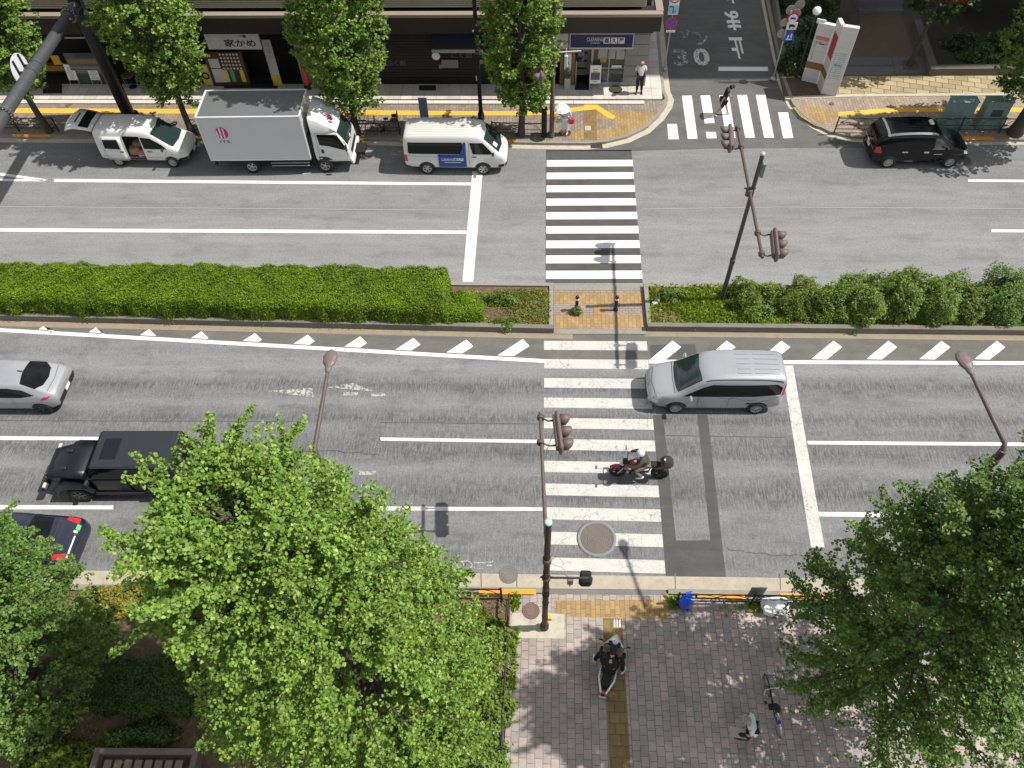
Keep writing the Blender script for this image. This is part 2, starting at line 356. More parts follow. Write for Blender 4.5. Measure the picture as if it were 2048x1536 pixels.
struct('tactile_paving_yellow', tf, M_yel)
tt = MB().sheet(px([(1168, 221), (1192, 219.5), (1194, 279), (1168, 279)], .125), .133); struct('tactile_paving_ochre', tt, T_tan2)
# right block
rw = MB().prism([Vector((p.x, p.y, 0)) for p in kr2[5:]]+[P(2500, 186, .12), P(2048, 191, .12), P(1700, 194, .12), P(1588, 198.5, .12)], -.05, .125); struct('sidewalk_far_right', rw, pavers('pinkish_sidewalk_blocks', (.36, .28, .215), (.27, .215, .17), (.17, .14, .11), .3, .15, PI/2, .01))
orr = MB().sheet(px([(1585, 214), (1640, 214), (1676, 225), (1677, 233), (1650, 245), (1640, 255), (1628, 250), (1600, 233)], .125), .129); struct('ochre_paving_right', orr, T_tan)
lk = MB().prism(px([(1571, 198.5), (1700, 193.5), (2048, 190.5), (2500, 185.5), (2500, 180), (2048, 185.5), (1700, 188.5), (1569, 193.5)], .12), -.05, .13); struct('paving_edge_strip', lk, M_concw)
bg_ = MB().prism(px([(1569, 193.5), (1700, 188.5), (2048, 185.5), (2500, 180), (2500, -200), (1500, -200), (1530, 0), (1560, 150)], .12), -.05, .12); struct('garden_ground', bg_, mat('garden_earth', (.1, .082, .06), .95, var=.35, sc=1.5, dirt=((.16, .13, .08), .6)))
be = MB().sheet(px([(1660, 189), (2048, 185.8), (2500, 181), (2500, 149), (1860, 152), (1690, 152), (1672, 168)], .12), .126); struct('beige_paving', be, T_beige)
db = MB().sheet(px([(1571, 193), (1660, 189), (1672, 168), (1640, 152), (1566, 152)], .12), .126); struct('brown_paving', db, pavers('dark_brown_paving', (.13, .085, .06), (.1, .07, .05), (.06, .045, .035), .4, .2, 0, .012))
pt = MB().sheet(px([(1700, 116), (1830, 116), (1812, 60), (1790, 0), (1770, -100), (1690, -100), (1720, 40)], .12), .124); struct('garden_path', pt, mat('brown_path', (.14, .1, .062), .9, var=.2))
gs = MB()
for q in ([(1695, 114), (1782, 113), (1786, 131), (1692, 131)], [(1784, 113), (1842, 113), (1858, 147), (1790, 148)], [(1692, 133), (1786, 133), (1789, 150), (1685, 150)]): gs.sheet(px(q, .12), .13)
struct('grey_slabs', gs, M_stone)
tpit = MB().sheet(px([(1803, 121), (1832, 120), (1838, 139), (1806, 140)], .12), .136); struct('tree_pit_soil', tpit, M_soil)
# median
mU = P(1000, 571).y; mL0 = P(0, 641); mL1 = P(1107, 667); mLr = P(1700, 667)
mb_ = MB()
def wall(mb, a, b, wd, h):
    a = Vector((a[0], a[1], 0)); b = Vector((b[0], b[1], 0)); d = b-a; mb.box(((a.x+b.x)/2, (a.y+b.y)/2, h/2-.03), (d.length, wd, h+.06), math.atan2(d.y, d.x)); return mb
sl_ = (mL1.y-mL0.y)/(mL1.x-mL0.x); mLl = mL0.y+sl_*(-26-mL0.x)
xa = P(1107, 620, .2).x; xb = P(1292, 620, .2).x
wall(mb_, (-26, mU-.09), (xa, mU-.09), .18, .2); mk_ = MB(); wall(mk_, (-26, mLl+.1), (xa, mL1.y+.1), .2, .3); wall(mk_, (xb, mLr.y+.1), (30, mLr.y+.1), .2, .3); struct('median_retaining_kerb', mk_, mat('dark_shaded_kerb_stone', (.17, .155, .135), .9, var=.25, sc=2, dirt=((.08, .075, .065), .6))); wall(mb_, (xa-.085, mU-.185), (xa-.085, mL1.y+.205), .17, .195)  # lower kerb: dark stone, with the shade of its road-facing side coloured in
wall(mb_, (xb, mU-.09), (30, mU-.09), .18, .2); wall(mb_, (xb+.085, mU-.185), (xb+.085, mLr.y+.205), .17, .195)
struct('median_kerb', mb_, M_conc)
sm = MB().prism([(-26, mU-.18), (xa-.17, mU-.18), (xa-.17, mL1.y+.2), (-26, mLl+.2)], -.05, .12).prism([(xb+.17, mU-.18), (30, mU-.18), (30, mLr.y+.2), (xb+.17, mLr.y+.2)], -.05, .12); struct('median_soil', sm, M_soil)
gt = MB().sheet([(-26, mLl, .006), (xa, mL1.y, .006), (xa+.75, mL1.y, .006), (xa+.75, mL1.y-.28, .006), (-26, mLl-.3, .006)]).sheet([(xb, mLr.y, .006), (30, mLr.y, .006), (30, mLr.y-.26, .006), (xb-.1, mLr.y-.26, .006)]); struct('gutter_median', gt, mat('gutter_tan', (.26, .215, .155), .9, var=.2, sc=1.5, dirt=((.16, .12, .08), .5)))
rf = MB().prism([(xa+.02, mU-.02), (xb-.02, mU-.02), (xb-.02, mL1.y+.02), (xa+.02, mL1.y+.02)], -.05, .02); struct('refuge_paving', rf, T_red)
rfo = MB()
for q in ([(1112, 586), (1284, 586), (1286, 608), (1111, 608)], [(1111, 630), (1288, 630), (1291, 655), (1110, 655)], [(1187, 608.5), (1212, 608.5), (1213, 629.5), (1187, 629.5)]): rfo.sheet(px(q, .02), .025)
struct('refuge_ochre_paving', rfo, T_tan)
rfe = MB()
for q in ([(1110, 571), (1283, 571), (1284, 580), (1110, 580)], [(1110, 659), (1291, 659), (1293, 668), (1110, 668)]): rfe.sheet(px(q, .02), .025)
struct('refuge_edge', rfe, M_conc)
# near side
ap = MB().prism(px([(-400, 1138), (890, 1146.5), (1332, 1153), (1700, 1158), (2500, 1166), (2500, 1196), (1700, 1188), (1332, 1180), (890, 1175), (-400, 1168)]), -.05, .02); struct('kerb_apron', ap, mat('apron_concrete', (.39, .34, .27), .9, var=.25, sc=2.5, bump=.4, bsc=50, dirt=((.2, .17, .12), .5)))
apj = MB()
for u in (-60, 260, 560, 962, 1033, 1350, 1560, 1760): apj.sheet(px([(u-1.2, 1146.5), (u+1.2, 1146.5), (u+2.2, 1180), (u-.2, 1180)], .02), .0235)
struct('apron_joint', apj, M_concd)
kp = MB().prism(px([(-400, 1168), (890, 1175), (1085, 1178), (1085, 1188), (890, 1186), (-400, 1180)], .02), -.05, .13).prism(px([(1336, 1180), (1700, 1188), (2500, 1196), (2500, 1208), (1700, 1200), (1336, 1190)], .02), -.05, .13); struct('kerb_near', kp, M_conc)
kd = MB().prism(px([(1085, 1178), (1336, 1180), (1336, 1190), (1085, 1188)], .02), -.05, .03); struct('kerb_dropped', kd, M_concd)
pz = MB().prism(px([(1021, 1187), (1085, 1188), (1336, 1190), (1700, 1200), (2500, 1208)], .05)+[Vector((30, -6, 0)), Vector((P(1000, 1536).x, -6, 0)), P(1008, 1536, .05)], -.05, .05); struct('plaza_paving', pz, T_plaza)
tb = MB().sheet(px([(1109, 1201), (1336, 1199), (1338, 1238), (1130, 1233), (1130, 1226), (1109, 1226)], .05), .054); struct('ochre_paving_plaza', tb, T_tan)
tv = MB().sheet(px([(1206.5, 1236.5), (1244, 1237), (1261, 1536), (1271, 1700), (1226, 1700), (1219.5, 1536)], .05), .058); struct('tactile_paving_plaza', tv, T_tan2)
cc = MB().sheet(px([(1024, 1226), (1107, 1227), (1129, 1229), (1129, 1277), (1020, 1276)], .05), .054); struct('concrete_corner', cc, M_concw)
bl = MB().prism(px([(1022, 1187), (890, 1186), (-400, 1180)], .1)+[Vector((-32, -6, 0)), Vector((P(1008, 1536).x-.15, -6, 0)), P(1005, 1536, .1)], -.05, .1); struct('planting_bed_soil', bl, M_soil)
ob = MB()
for a, b_, z, h in ((958, 1072, .13, 9.5), (400, 520, .13, 9.5)): ob.sheet(px([(a, 1179.2-.006*(1072-a)*.6), (b_, 1179.2), (b_, 1179.2+h), (a, 1179.2+h-.006*(1072-a)*.6)], .13), .135)
for a, b_ in ((1395, 1490), (1560, 1650)): ob.sheet(px([(a, 1186), (b_, 1188.5), (b_, 1197), (a, 1194.5)], .13), .135)
for a, b_ in ((25, 100), (384, 404), (705, 727), (800, 812), (1012, 1030)):
    v0 = 268.5+.0105*a; ob.sheet(px([(a, v0), (b_, v0+.0105*(b_-a)), (b_, v0+5.2+.0105*(b_-a)), (a, v0+5.2)], .14), .145)
ob.sheet(px([(1914, 273), (1988, 274), (1988, 280), (1915, 279)], .14), .145)
struct('orange_kerb_marking', ob, M_org)

# ------------------------------------------------------------ painted markings
def lerp(a, b, t): return a+(b-a)*t
def marks(name, quads, m, z=.008):
    b = MB()
    for q in quads: b.sheet(px(q), z)
    return struct(name, b, m)
def stripes(name, tl, tr, bl_, br, n, m, duty):
    b = MB(); A, B, C, D = P(*tl), P(*tr), P(*bl_), P(*br)
    for i in range(n):
        t0 = i/(n-1+duty); t1 = (i+duty)/(n-1+duty); b.sheet([lerp(A, C, t0), lerp(B, D, t0), lerp(B, D, t1), lerp(A, C, t1)], .009)
    return struct(name, b, m)
stripes('crosswalk_marking_far', (1093.5, 320.7), (1265.2, 319.8), (1091.7, 558.1), (1284.9, 557.7), 9, W_new, .52)
stripes('crosswalk_marking_near', (1088, 681.8), (1293.5, 683), (1087.5, 1141), (1331, 1147.5), 11, W_crk, .5)
sc4 = lambda q, ox, oy: [(ox+x/4, oy+y/4) for x, y in q]
marks('side_crosswalk_marking', [sc4(q, 1060, 0) for q in ([(1098, 993), (1175, 993), (1190, 1115), (1107, 1115)], [(1215, 767), (1293, 765), (1340, 1110), (1262, 1112)], [(1363, 765), (1440, 763), (1477, 985), (1398, 988)], [(1408, 1055), (1487, 1057), (1493, 1107), (1413, 1108)], [(1513, 763), (1590, 762), (1645, 1105), (1570, 1107)], [(1657, 762), (1735, 760), (1800, 1103), (1722, 1103)], [(1805, 760), (1882, 760), (1953, 1103), (1873, 1103)], [(1984, 900), (2064, 900), (2107, 1105), (2026, 1107)])], W_new)
marks('stop_line', [[(945, 343), (965.5, 343), (946.5, 563.5), (925, 563.5)], [(1436.8, 133.8), (1535.8, 134), (1536, 142.3), (1437, 142)]], W_new)
marks('stop_line_worn', [[(1563, 731), (1586, 731), (1649, 1095), (1622, 1095)]], W_crk)
marks('lane_line_far', [[(108, 358), (942, 365.5), (942, 371), (108, 364)], [(-80, 456), (934, 461.5), (933, 468), (-80, 463)], [(1936, 359), (2300, 361), (2300, 366), (1936, 364)], [(1982, 459), (2300, 461), (2300, 466), (1982, 464.5)], [(-40, 340), (94, 359), (90, 362.5), (-40, 346)], [(-40, 357), (86, 359.5), (86, 363), (-40, 362)]], W_new)
marks('edge_line_near', [[(-120, 650), (1088, 718.5), (1088, 726), (-120, 657)], [(1298, 719.5), (2300, 724.5), (2300, 731), (1298, 727)]], W_new)
hq = []
for T in ((87.5, 652), (192, 655), (298.4, 658.4), (403, 662.8), (510, 666.2), (615.6, 669.3), (720.3, 673), (827, 676), (932.8, 679.3), (1045.3, 678.4)):
    s_ = (712.8-678.4)/(992-1045.3); R_ = (T[0]+14.1, T[1]+13.4)
    def cut(p):
        x = p[0]
        for _ in range(20): x = p[0]+((656.5+.0575*x)-p[1])/s_*1.0
        return (x, 656.5+.0575*x)
    def cut(p):   # where the slanted edge meets the edge line (2 px above it)
        k = .0566; y0 = 654.6; x = (y0-p[1]+s_*p[0])/(s_-k); return (x, y0+k*x)
    hq.append([T, R_, cut(R_), cut(T)])
for x in (1345, 1453.4, 1563, 1666.7, 1776.8, 1883, 1993, 2102): hq.append([(x, 681.3+(x-1345)*.001), (x+17.7, 694.5), (x-13.3, 719.2), (x-44.4, 718.4)])
marks('hatch_marking', hq, W_new)
marks('lane_line_near', [[(-80, 872), (210, 874), (210, 881), (-80, 880)], [(760, 875), (1086, 880), (1086, 886.5), (762, 881.5)], [(1614, 882), (2300, 887), (2300, 894), (1616, 889)], [(-80, 1010), (227, 1011), (227, 1019), (-80, 1019)], [(742, 1013), (1085, 1015), (1085, 1022), (742, 1021)], [(1637, 1024), (2300, 1030), (2300, 1039), (1639, 1033)]], W_mid)
marks('faded_arrow_marking', [[(533, 782), (625, 776), (627, 795)], [(686, 784), (716, 785), (716, 791), (686, 791)], [(742, 787), (772, 787), (772, 793), (742, 793)], [(655, 775), (705, 766), (748, 783)], [(652, 942), (690, 943), (690, 950), (652, 949)], [(718, 942), (752, 942), (752, 949), (718, 950)]], W_old)
def strokes(name, lines, wpx, m):
    b = MB()
    for (x0, y0), (x1, y1) in lines:
        d = Vector((x1-x0, y1-y0)).normalized(); n = Vector((-d.y, d.x))*wpx/2; b.sheet(px([(x0+n.x, y0+n.y), (x1+n.x, y1+n.y), (x1-n.x, y1-n.y), (x0-n.x, y0-n.y)]), .01)
    return struct(name, b, m)
bic = [((902, 1130), (914, 1125)), ((914, 1124), (936, 1122)), ((914, 1134), (938, 1138)), ((936, 1122), (947, 1131)), ((938, 1139), (947, 1129)), ((925, 1124), (930, 1137)), ((914, 1124), (914, 1135)), ((948, 1126), (988, 1125)), ((950, 1131), (990, 1131)), ((948, 1136), (968, 1137)), ((900, 1129), (905, 1133)), ((984, 1122), (988, 1126))]
strokes('bicycle_pictogram_near', bic, 2.4, W_old)
strokes('bicycle_pictogram_far', [((716, 306), (738, 302)), ((720, 310), (748, 309)), ((738, 302), (750, 306)), ((726, 303), (730, 310)), ((782, 305), (806, 304)), ((782, 309), (806, 310)), ((150, 317), (160, 320)), ((606, 348), (622, 346))], 2.2, W_old)
def cracks(name, paths, w_, m):
    b = MB(); rr = random.Random(9)
    for pts in paths:
        q = []
        for i in range(len(pts)-1):
            n_ = max(2, int(math.hypot(pts[i+1][0]-pts[i][0], pts[i+1][1]-pts[i][1])/9))
            for k in range(n_): f = k/n_; q.append((lerp(pts[i][0], pts[i+1][0], f)+rr.uniform(-2, 2), lerp(pts[i][1], pts[i+1][1], f)+rr.uniform(-2.2, 2.2)))
        q.append(pts[-1])
        for i in range(len(q)-1):
            d = Vector((q[i+1][0]-q[i][0], q[i+1][1]-q[i][1])); n = Vector((-d.y, d.x)).normalized()*w_*rr.uniform(.3, .8); b.sheet(px([(q[i][0]+n.x, q[i][1]+n.y), (q[i+1][0]+n.x, q[i+1][1]+n.y), (q[i+1][0]-n.x, q[i+1][1]-n.y), (q[i][0]-n.x, q[i][1]-n.y)]), .0065+.0001*(i % 3))
    return struct(name, b, m)
cracks('road_crack', [[(1455, 1098), (1500, 1106), (1560, 1110), (1620, 1112), (1700, 1118)], [(560, 905), (640, 902), (760, 908)], ], .9, mat('crack_tar', (.05, .05, .05), .9))
strokes('road_seam', [((-60, 413), (420, 416.5)), ((420, 416.5), (930, 421)), ((1285, 418), (1560, 414.5)), ((1560, 414.5), (2120, 418))], 1.3, mat('seam_pale', (.3, .295, .285), .9))
strokes('road_seam_dark', [((760, 845), (1086, 848)), ((-60, 841), (600, 843)), ((1332, 871), (1570, 875))], 1.2, mat('seam_dark', (.09, .09, .088), .9))
tx = MB()
for ch, u, v, wd, hg in (('止', 1475, 96, 27, 42), ('ま', 1465.5, 41, 28, 39), ('れ', 1457, -12, 28, 38)):
    c = P(u, v); ax = (P(u+10, v)-c); ay = (P(u-2.4, v-10)-c); sw = (P(u+wd/2, v)-P(u-wd/2, v)).length; sh = (P(u, v-hg/2)-P(u, v+hg/2)).length
    M = Matrix.Identity(4); x = -ax.normalized(); y = -ay.normalized()
    for i in range(3): M[i][0] = x[i]; M[i][1] = y[i]; M[i][2] = (0, 0, 1)[i]
    M.translation = Vector((c.x, c.y, .0105)); addtext(tx, ch, M, 1, .028, (sw, sh))
struct('stop_lettering', tx, W_new)
tx = MB(); t2 = MB()
for ch, u, v, wd, hg, bb in (('0', 1403, 114, 32, 34, tx), ('3', 1361.5, 115, 29, 33, t2), ('ン', 1404, 78, 22, 26, t2), ('ー', 1390, 66, 14, 3, t2), ('ゾ', 1371, 68, 20, 18, t2)):
    c = P(u, v); ax = (P(u+10, v)-c).normalized(); ay = (P(u-1.5, v-10)-c).normalized(); M = Matrix.Identity(4)
    for i in range(3): M[i][0] = ax[i]; M[i][1] = ay[i]; M[i][2] = (0, 0, 1)[i]
    M.translation = Vector((c.x, c.y, .0105)); addtext(bb, ch, M, 1, .035, ((P(u+wd/2, v)-P(u-wd/2, v)).length, (P(u, v-hg/2)-P(u, v+hg/2)).length))
struct('speed_limit_lettering', tx, W_pat); struct('speed_limit_lettering_worn', t2, W_gone)
b = MB()
for x in (1229, 1234.3, 1239.6): b.sheet(px([(x-1.2, 1239.5), (x+1.2, 1239.5), (x+1.6, 1255), (x-.9, 1255)], .05), .062)
for x in (1172, 1176, 1180): b.sheet(px([(x-.9, 252), (x+.9, 252), (x+.9, 261), (x-.9, 261)], .125), .138)
struct('tactile_bar_marking', b, mat('white_bar', (.75, .73, .68), .6))

# manholes
def manhole(u, v, z, rp, m, ring=None, label='', grp=None, spokes=0):
    c = P(u, v, z); r = (P(u+rp, v, z)-P(u-rp, v, z)).length/2
    t = thing('manhole_cover', label, 'manhole', (c.x, c.y, z), 0, grp)
    d = MB().lathe([(r, -.01), (r, .010)], n=40)
    for k in range(8 if spokes else 3):
        a = r*(.98-(.105 if spokes else .2)*k); d.lathe([(a, .0095), (a, .016), (a-r*.045, .016), (a-r*.045, .0095)], n=40, caps=False)
    for k in range(spokes): an = 2*PI*k/spokes+.3; d.box((math.cos(an)*r*.5, math.sin(an)*r*.5, .0135), (r*.9, r*.045, .009), an)
    d.build('cover', m, t)
    if ring: MB().lathe([(r*1.01, -.01), (r*1.01, .0125), (r*ring, .0125), (r*ring, -.01)], n=48, caps=False).build('ring', M_concr, t)
    return t
M_concr = mat('manhole_ring_concrete', (.2, .2, .205), .85, var=.2, sc=4)
MG = 'manhole covers'
manhole(1193, 1077, .006, 32, mat('rusty_cover', (.165, .135, .125), .7, .2, var=.18, sc=6), 1.24, 'big ribbed round manhole cover with wide grey ring on the crosswalk stripes', MG, 10)
manhole(1017, 1150, .012, 19, mat('apron_cover', (.17, .155, .14), .8, .1, var=.2, sc=6), None, 'greyish round manhole cover half on road, half on concrete apron', MG)
manhole(1062, 1222, .05, 17.5, mat('brown_cover', (.16, .105, .085), .7, .1, var=.15, sc=6), None, 'brown round manhole cover beside the foot of the near signal pole', MG)
manhole(1077, 615, .125, 16, M_irong, None, 'round grey manhole cover on square frame in the left median bed', MG)
manhole(1417, 618, .125, 15, M_irong, None, 'round manhole cover in square concrete plate by the median signal pole', MG)
manhole(1231, 179, .2, 13.5, mat('dark_brown_cover', (.07, .05, .035), .6, .2, var=.2, sc=8), None, 'dark brown round manhole cover on pale tiles of the corner shop', MG)
manhole(1130, 266, .125, 12, mat('dark_brown_cover', (.07, .05, .035)), None, 'small dark manhole cover under the feet of the parasol carrier', MG)
manhole(1925, 320, .004, 16, M_irong, 1.6, 'grey manhole cover in front of the black taxi', MG)
manhole(137, 211, .125, 6, mat('brown_cover', (.16, .105, .085)), None, 'tiny brown round cover on the shaded left sidewalk', MG)
manhole(1663, 208, .125, 5, mat('brown_cover', (.16, .105, .085)), None, 'tiny brown round cover on the pinkish right sidewalk', MG)
fr = MB()
for u, v, h, z in ((1077, 616, 18.5, .122), (1417, 618, 20, .122)): fr.sheet(px([(u-h, v-h*.75), (u+h, v-h*.75), (u+h, v+h*.75), (u-h, v+h*.75)], z), z+.004)
struct('manhole_frame_slab', fr, M_conc)
c = P(1193, 292, .014); t = thing('drain_grate', 'rectangular iron drain grate in the gutter near far crosswalk', 'drain', (c.x, c.y, .016))
gb = MB()
for k in range(9): gb.box((-.26+.065*k, 0, .008), (.03, .3, .012))
gb.box((0, .16, .008), (.6, .03, .014)).box((0, -.16, .008), (.6, .03, .014)); gb.build('grate', M_iron, t); MB().box((0, 0, 0), (.56, .3, .004)).build('pit', mat('black_void', (.01, .01, .01), 1), t)
# ------------------------------------------------------------ street furniture
M_brown = mat('brown_pole_paint', (.1, .07, .062), .55, .1, var=.12, sc=4, dirt=((.2, .15, .12), .3))
M_brownl = mat('faded_brown_paint', (.135, .1, .095), .6, .05, var=.12, sc=5)
M_blk = mat('black_metal', (.022, .022, .025), .5, .3, var=.3)
M_dkg = mat('dark_grey_metal', (.055, .055, .06), .5, .4, var=.25, sc=4)
M_teal = mat('teal_green_paint', (.15, .235, .22), .55, var=.15, sc=3, dirt=((.05, .07, .06), .4))
M_teald = mat('dark_teal_rail', (.02, .045, .045), .5, .2)
M_gry = mat('light_grey_metal', (.4, .41, .41), .45, .3, var=.1)
M_cap = mat('pole_cap', (.42, .5, .5), .5, .2)
M_wht = mat('white_plastic', (.75, .75, .74), .5, var=.05)
M_red = mat('red_enamel', (.6, .02, .03), .4); M_blu = mat('blue_enamel', (.02, .09, .5), .4); M_black = mat('black_matt', (.012, .012, .012), .8)
M_glass_r = mat('red_lens', (.2, .02, .02), .2); M_glass_y = mat('amber_lens', (.25, .15, .02), .2); M_glass_g = mat('green_lens', (.02, .2, .12), .2)

def signal_head(parent, c, rz, s=1.0):      # horizontal three-lamp head, lamps look along local +X
    h = MB().bbox((0, 0, 0), (.13*s, 1.28*s, .42*s), .05).bbox((-.09*s, 0, 0), (.09*s, 1.1*s, .26*s), .03)
    o = h.build('signal_head', M_brownl, parent, loc=c, rot=(0, 0, rz))
    for k, m in zip((-1, 0, 1), (M_glass_g, M_glass_y, M_glass_r)):
        v = MB()
        n = 14; A0 = -R(25); A1 = R(205); vs = []
        for i in range(n+1):
            a = A0+(A1-A0)*i/n
            for x, r in ((.06, .175), (.06+.3*(.55+.45*math.sin(max(0, a) if a < PI else 0)), .165)): vs.append((x*s, (.41*k+r*math.cos(a))*s, r*math.sin(a)*s))
        v.add(vs, [(2*i, 2*i+1, 2*i+3, 2*i+2) for i in range(n)], True)
        o2 = v.build('visor', M_brownl, o); md = o2.modifiers.new('thick', 'SOLIDIFY'); md.thickness = .012
        MB().lathe([(.155*s, 0), (.155*s, .012), (.08*s, .03*s), (0, .04*s)], (.064*s, .41*k*s, 0), 16, 'X').build('lens', m, o)
    return o
def bracket(mb, a, b, r=.03):               # clamp ring on the arm and a strut to the head
    mb.lathe([(.055, -.05), (.105, -.05), (.105, .05), (.055, .05)], a, 14, 'Y', caps=False); mid = lerp(Vector(a), Vector(b), .5)+Vector((0, 0, -.1)); mb.tube([a, mid, b], r, 6); return mb

# near signal pole
B = P(1089, 1255, .05); H = ZAT(B, 1080, 1045); t = thing('traffic_signal', 'near brown signal pole with long arm over the crosswalk and a pedestrian signal', 'traffic signal', B)
L = lambda p: Vector(p)-B
pl = MB().cyl((0, 0, -.05), (0, 0, H-.05), .088, .08, 18); pl.lathe([(.13, 0), (.13, .25), (.095, .32)], n=18, caps=False)
for z in (1.0, 2.05, 3.1, 4.2): pl.lathe([(.083, z-.03), (.097, z-.03), (.097, z+.03), (.083, z+.03)], n=16, caps=False)
for z in (2.6, 2.75, 2.9): pl.lathe([(.083, z-.012), (.1, z-.012), (.1, z+.012), (.083, z+.012)], n=16, caps=False)
pl.build('pole', mat('weathered_brown_pole', (.05, .03, .026), .55, .15, var=.4, sc=5, dirt=((.16, .1, .075), .6)), t)
MB().lathe([(.092, H-.06), (.092, H-.005), (.05, H), (0, H)], n=18).build('pole_cap', M_cap, t)
za = 5.0; a0 = P(1083, 1090, za); a0 = Vector((B.x, B.y+.09, za)); a1 = P(1080, 825, za+.25)
ar = MB().tube([L(a0), L(a1)], [.055, .045], 12); ar.lathe([(.085, -.12), (.115, -.12), (.115, .12), (.085, .12)], L((B.x, B.y, za)), 16, caps=False); ar.build('arm', M_brown, t)
s0 = P(1114, 833, za+.1); s1 = P(1122, 897, za+.1); sc_ = lerp(s0, s1, .5); rz = math.atan2(s1.y-s0.y, s1.x-s0.x)+PI/2
hd = signal_head(t, L(sc_), rz)
for f in (.12, .9): p = lerp(s0, s1, f); q = Vector((lerp(a1, a0, .1).x, p.y, za+.22)); bracket(MB(), L(q), L(p)+Vector((-.05, 0, 0))).build('bracket', M_brown, t)
MB().tube([L(lerp(a1, a0, .22)), L(lerp(a1, a0, .25))+Vector((.15, 0, -.22)), L(sc_)+Vector((-.12, .1, 0))], .008, 5).build('cable', M_brown, t)
zb = ZAT(B, 1083, 1155); q0 = Vector((B.x+.08, B.y, zb)); q1 = P(1176, 1156, zb)
MB().cyl(L(q0), L(q1), .032, n=10).lathe([(.085, -.05), (.12, -.05), (.12, .05), (.085, .05)], L((B.x, B.y, zb)), 14, caps=False).cyl((-.16, 0, zb-.02), (.16, 0, zb-.02), .03).tube([(.12, -.02, zb+.3), (.5, .02, zb+.12), (.6, 0, zb)], .007, 5).build('pedestrian_arm', M_dkg, t)
ps = MB().bbox((0, 0, -.22), (.36, .2, .46), .07).bbox((0, .14, -.1), (.3, .16, .18), .04).bbox((0, .14, -.32), (.3, .16, .18), .04); ps.build('pedestrian_signal', M_black, t, loc=L(P(1172, 1155, zb)))
MB().bbox((0, 0, -.16), (.16, .12, .3), .02).cyl((0, -.02, -.3), (0, -.02, -.46), .02).build('sound_speaker', mat('grey_speaker', (.16, .165, .17), .5), t, loc=L(P(1141, 1157, zb)))
MB().bbox((.14, -.05, .95), (.13, .11, .22), .02).build('push_button_box', mat('yellow_box', (.72, .46, .04), .5), t)

# median signal pole
B = P(1443, 600, .12); H = ZAT(B, 1526, 312); t = thing('traffic_signal', 'brown median signal pole whose slanted arm carries two signal heads', 'traffic signal', B)
pl = MB().cyl((0, 0, -.05), (0, 0, 2.2), .09, .084, 16).cyl((0, 0, 2.2), (0, 0, H), .078, .07, 16); pl.lathe([(.09, 2.1), (.1, 2.1), (.1, 2.3), (.08, 2.3)], n=16, caps=False); pl.build('pole', mat('worn_grey_brown_pole', (.065, .06, .058), .5, .2, var=.35, sc=4, dirt=((.14, .1, .08), .5)), t)
MB().lathe([(.078, H-.06), (.078, H), (0, H+.01)], n=16).build('pole_cap', M_cap, t)
MB().bbox((.16, .02, H-.75), (.12, .14, .5), .02).bbox((.16, .02, H-.46), (.14, .16, .08), .02).build('control_box', mat('pale_teal_box', (.16, .24, .24), .5), t)
za = ZAT(B, 1506, 384); e0 = P(1480, 255, za); e1 = P(1531, 515, za); mid = Vector((B.x, B.y, za))
ar = MB().tube([L(e0), L(e1)], .055, 12); ar.lathe([(.075, -.14), (.12, -.14), (.12, .14), (.075, .14)], L(mid), 16, caps=False); ar.cyl(L(mid)+Vector((-.2, 0, .15)), L(mid)+Vector((.2, 0, .15)), .03); ar.build('arm', M_brown, t, loc=(-.1, 0, 0))
for (u0, v0, u1, v1, side) in ((1458.5, 252, 1460.5, 302, -1), (1548, 462, 1554, 517, 1)):
    s0 = P(u0, v0, za-.02); s1 = P(u1, v1, za-.02); c_ = lerp(s0, s1, .5); rz = math.atan2(s1.y-s0.y, s1.x-s0.x)+PI/2+(PI if side < 0 else 0)
    signal_head(t, L(c_), rz)
    for f in (.1, .85):
        p = lerp(s0, s1, f); k = (p.y-e0.y)/(e1.y-e0.y); k = min(max(k, .01), .99); q = lerp(e0, e1, k)-Vector((.1, 0, 0)); bracket(MB(), L(q), L(p)-Vector((.06*side, 0, 0))).build('bracket', M_brown, t)

# far signal pole at the corner
B = P(1103, 273, .12); t = thing('traffic_signal', 'brown signal pole beside the far crosswalk, its head half inside the tree', 'traffic signal', B); H = 7.0
MB().cyl((0, 0, -.05), (0, 0, 3.0), .115, .1, 16).cyl((0, 0, 3.0), (0, 0, H), .095, .085, 16).lathe([(.15, 0), (.15, .2), (.12, .25)], n=16, caps=False).build('pole', M_brown, t)
zs = 4.3; s0 = P(1071, 122, zs); s1 = P(1086, 164, zs); c_ = lerp(s0, s1, .5); rz = math.atan2(s1.y-s0.y, s1.x-s0.x)+PI/2+PI; signal_head(t, L(c_), rz)
bracket(MB(), (0, 0, zs), L(lerp(s0, s1, .9))).build('bracket', M_brown, t); bracket(MB(), (0, 0, zs-.3), L(lerp(s0, s1, .6))).build('bracket', M_brown, t)
zp = ZAT(B, 1103, 110); q1 = P(1162, 102, zp)
MB().cyl((0, 0, zp), L(q1), .03, n=8).build('pedestrian_arm', M_gry, t); ps = MB().bbox((0, 0, -.25), (.36, .2, .46), .07).bbox((0, -.14, -.12), (.3, .16, .18), .04).bbox((0, -.14, -.34), (.3, .16, .18), .04); ps.build('pedestrian_signal', M_blk, t, loc=L(P(1161, 103, zp)))
MB().bbox((.17, -.05, 1.0), (.12, .1, .2), .02).build('push_button_box', MATS['yellow_box'], t)
cb = MB().bbox((0, 0, 0), (.16, .1, .55), .02).cyl((0, 0, .2), (0, 0, .6), .02, n=6); cb.build('crossing_notice', mat('notice_white', (.6, .66, .68), .5), t, loc=L(P(1132, 122, zp-.9)))

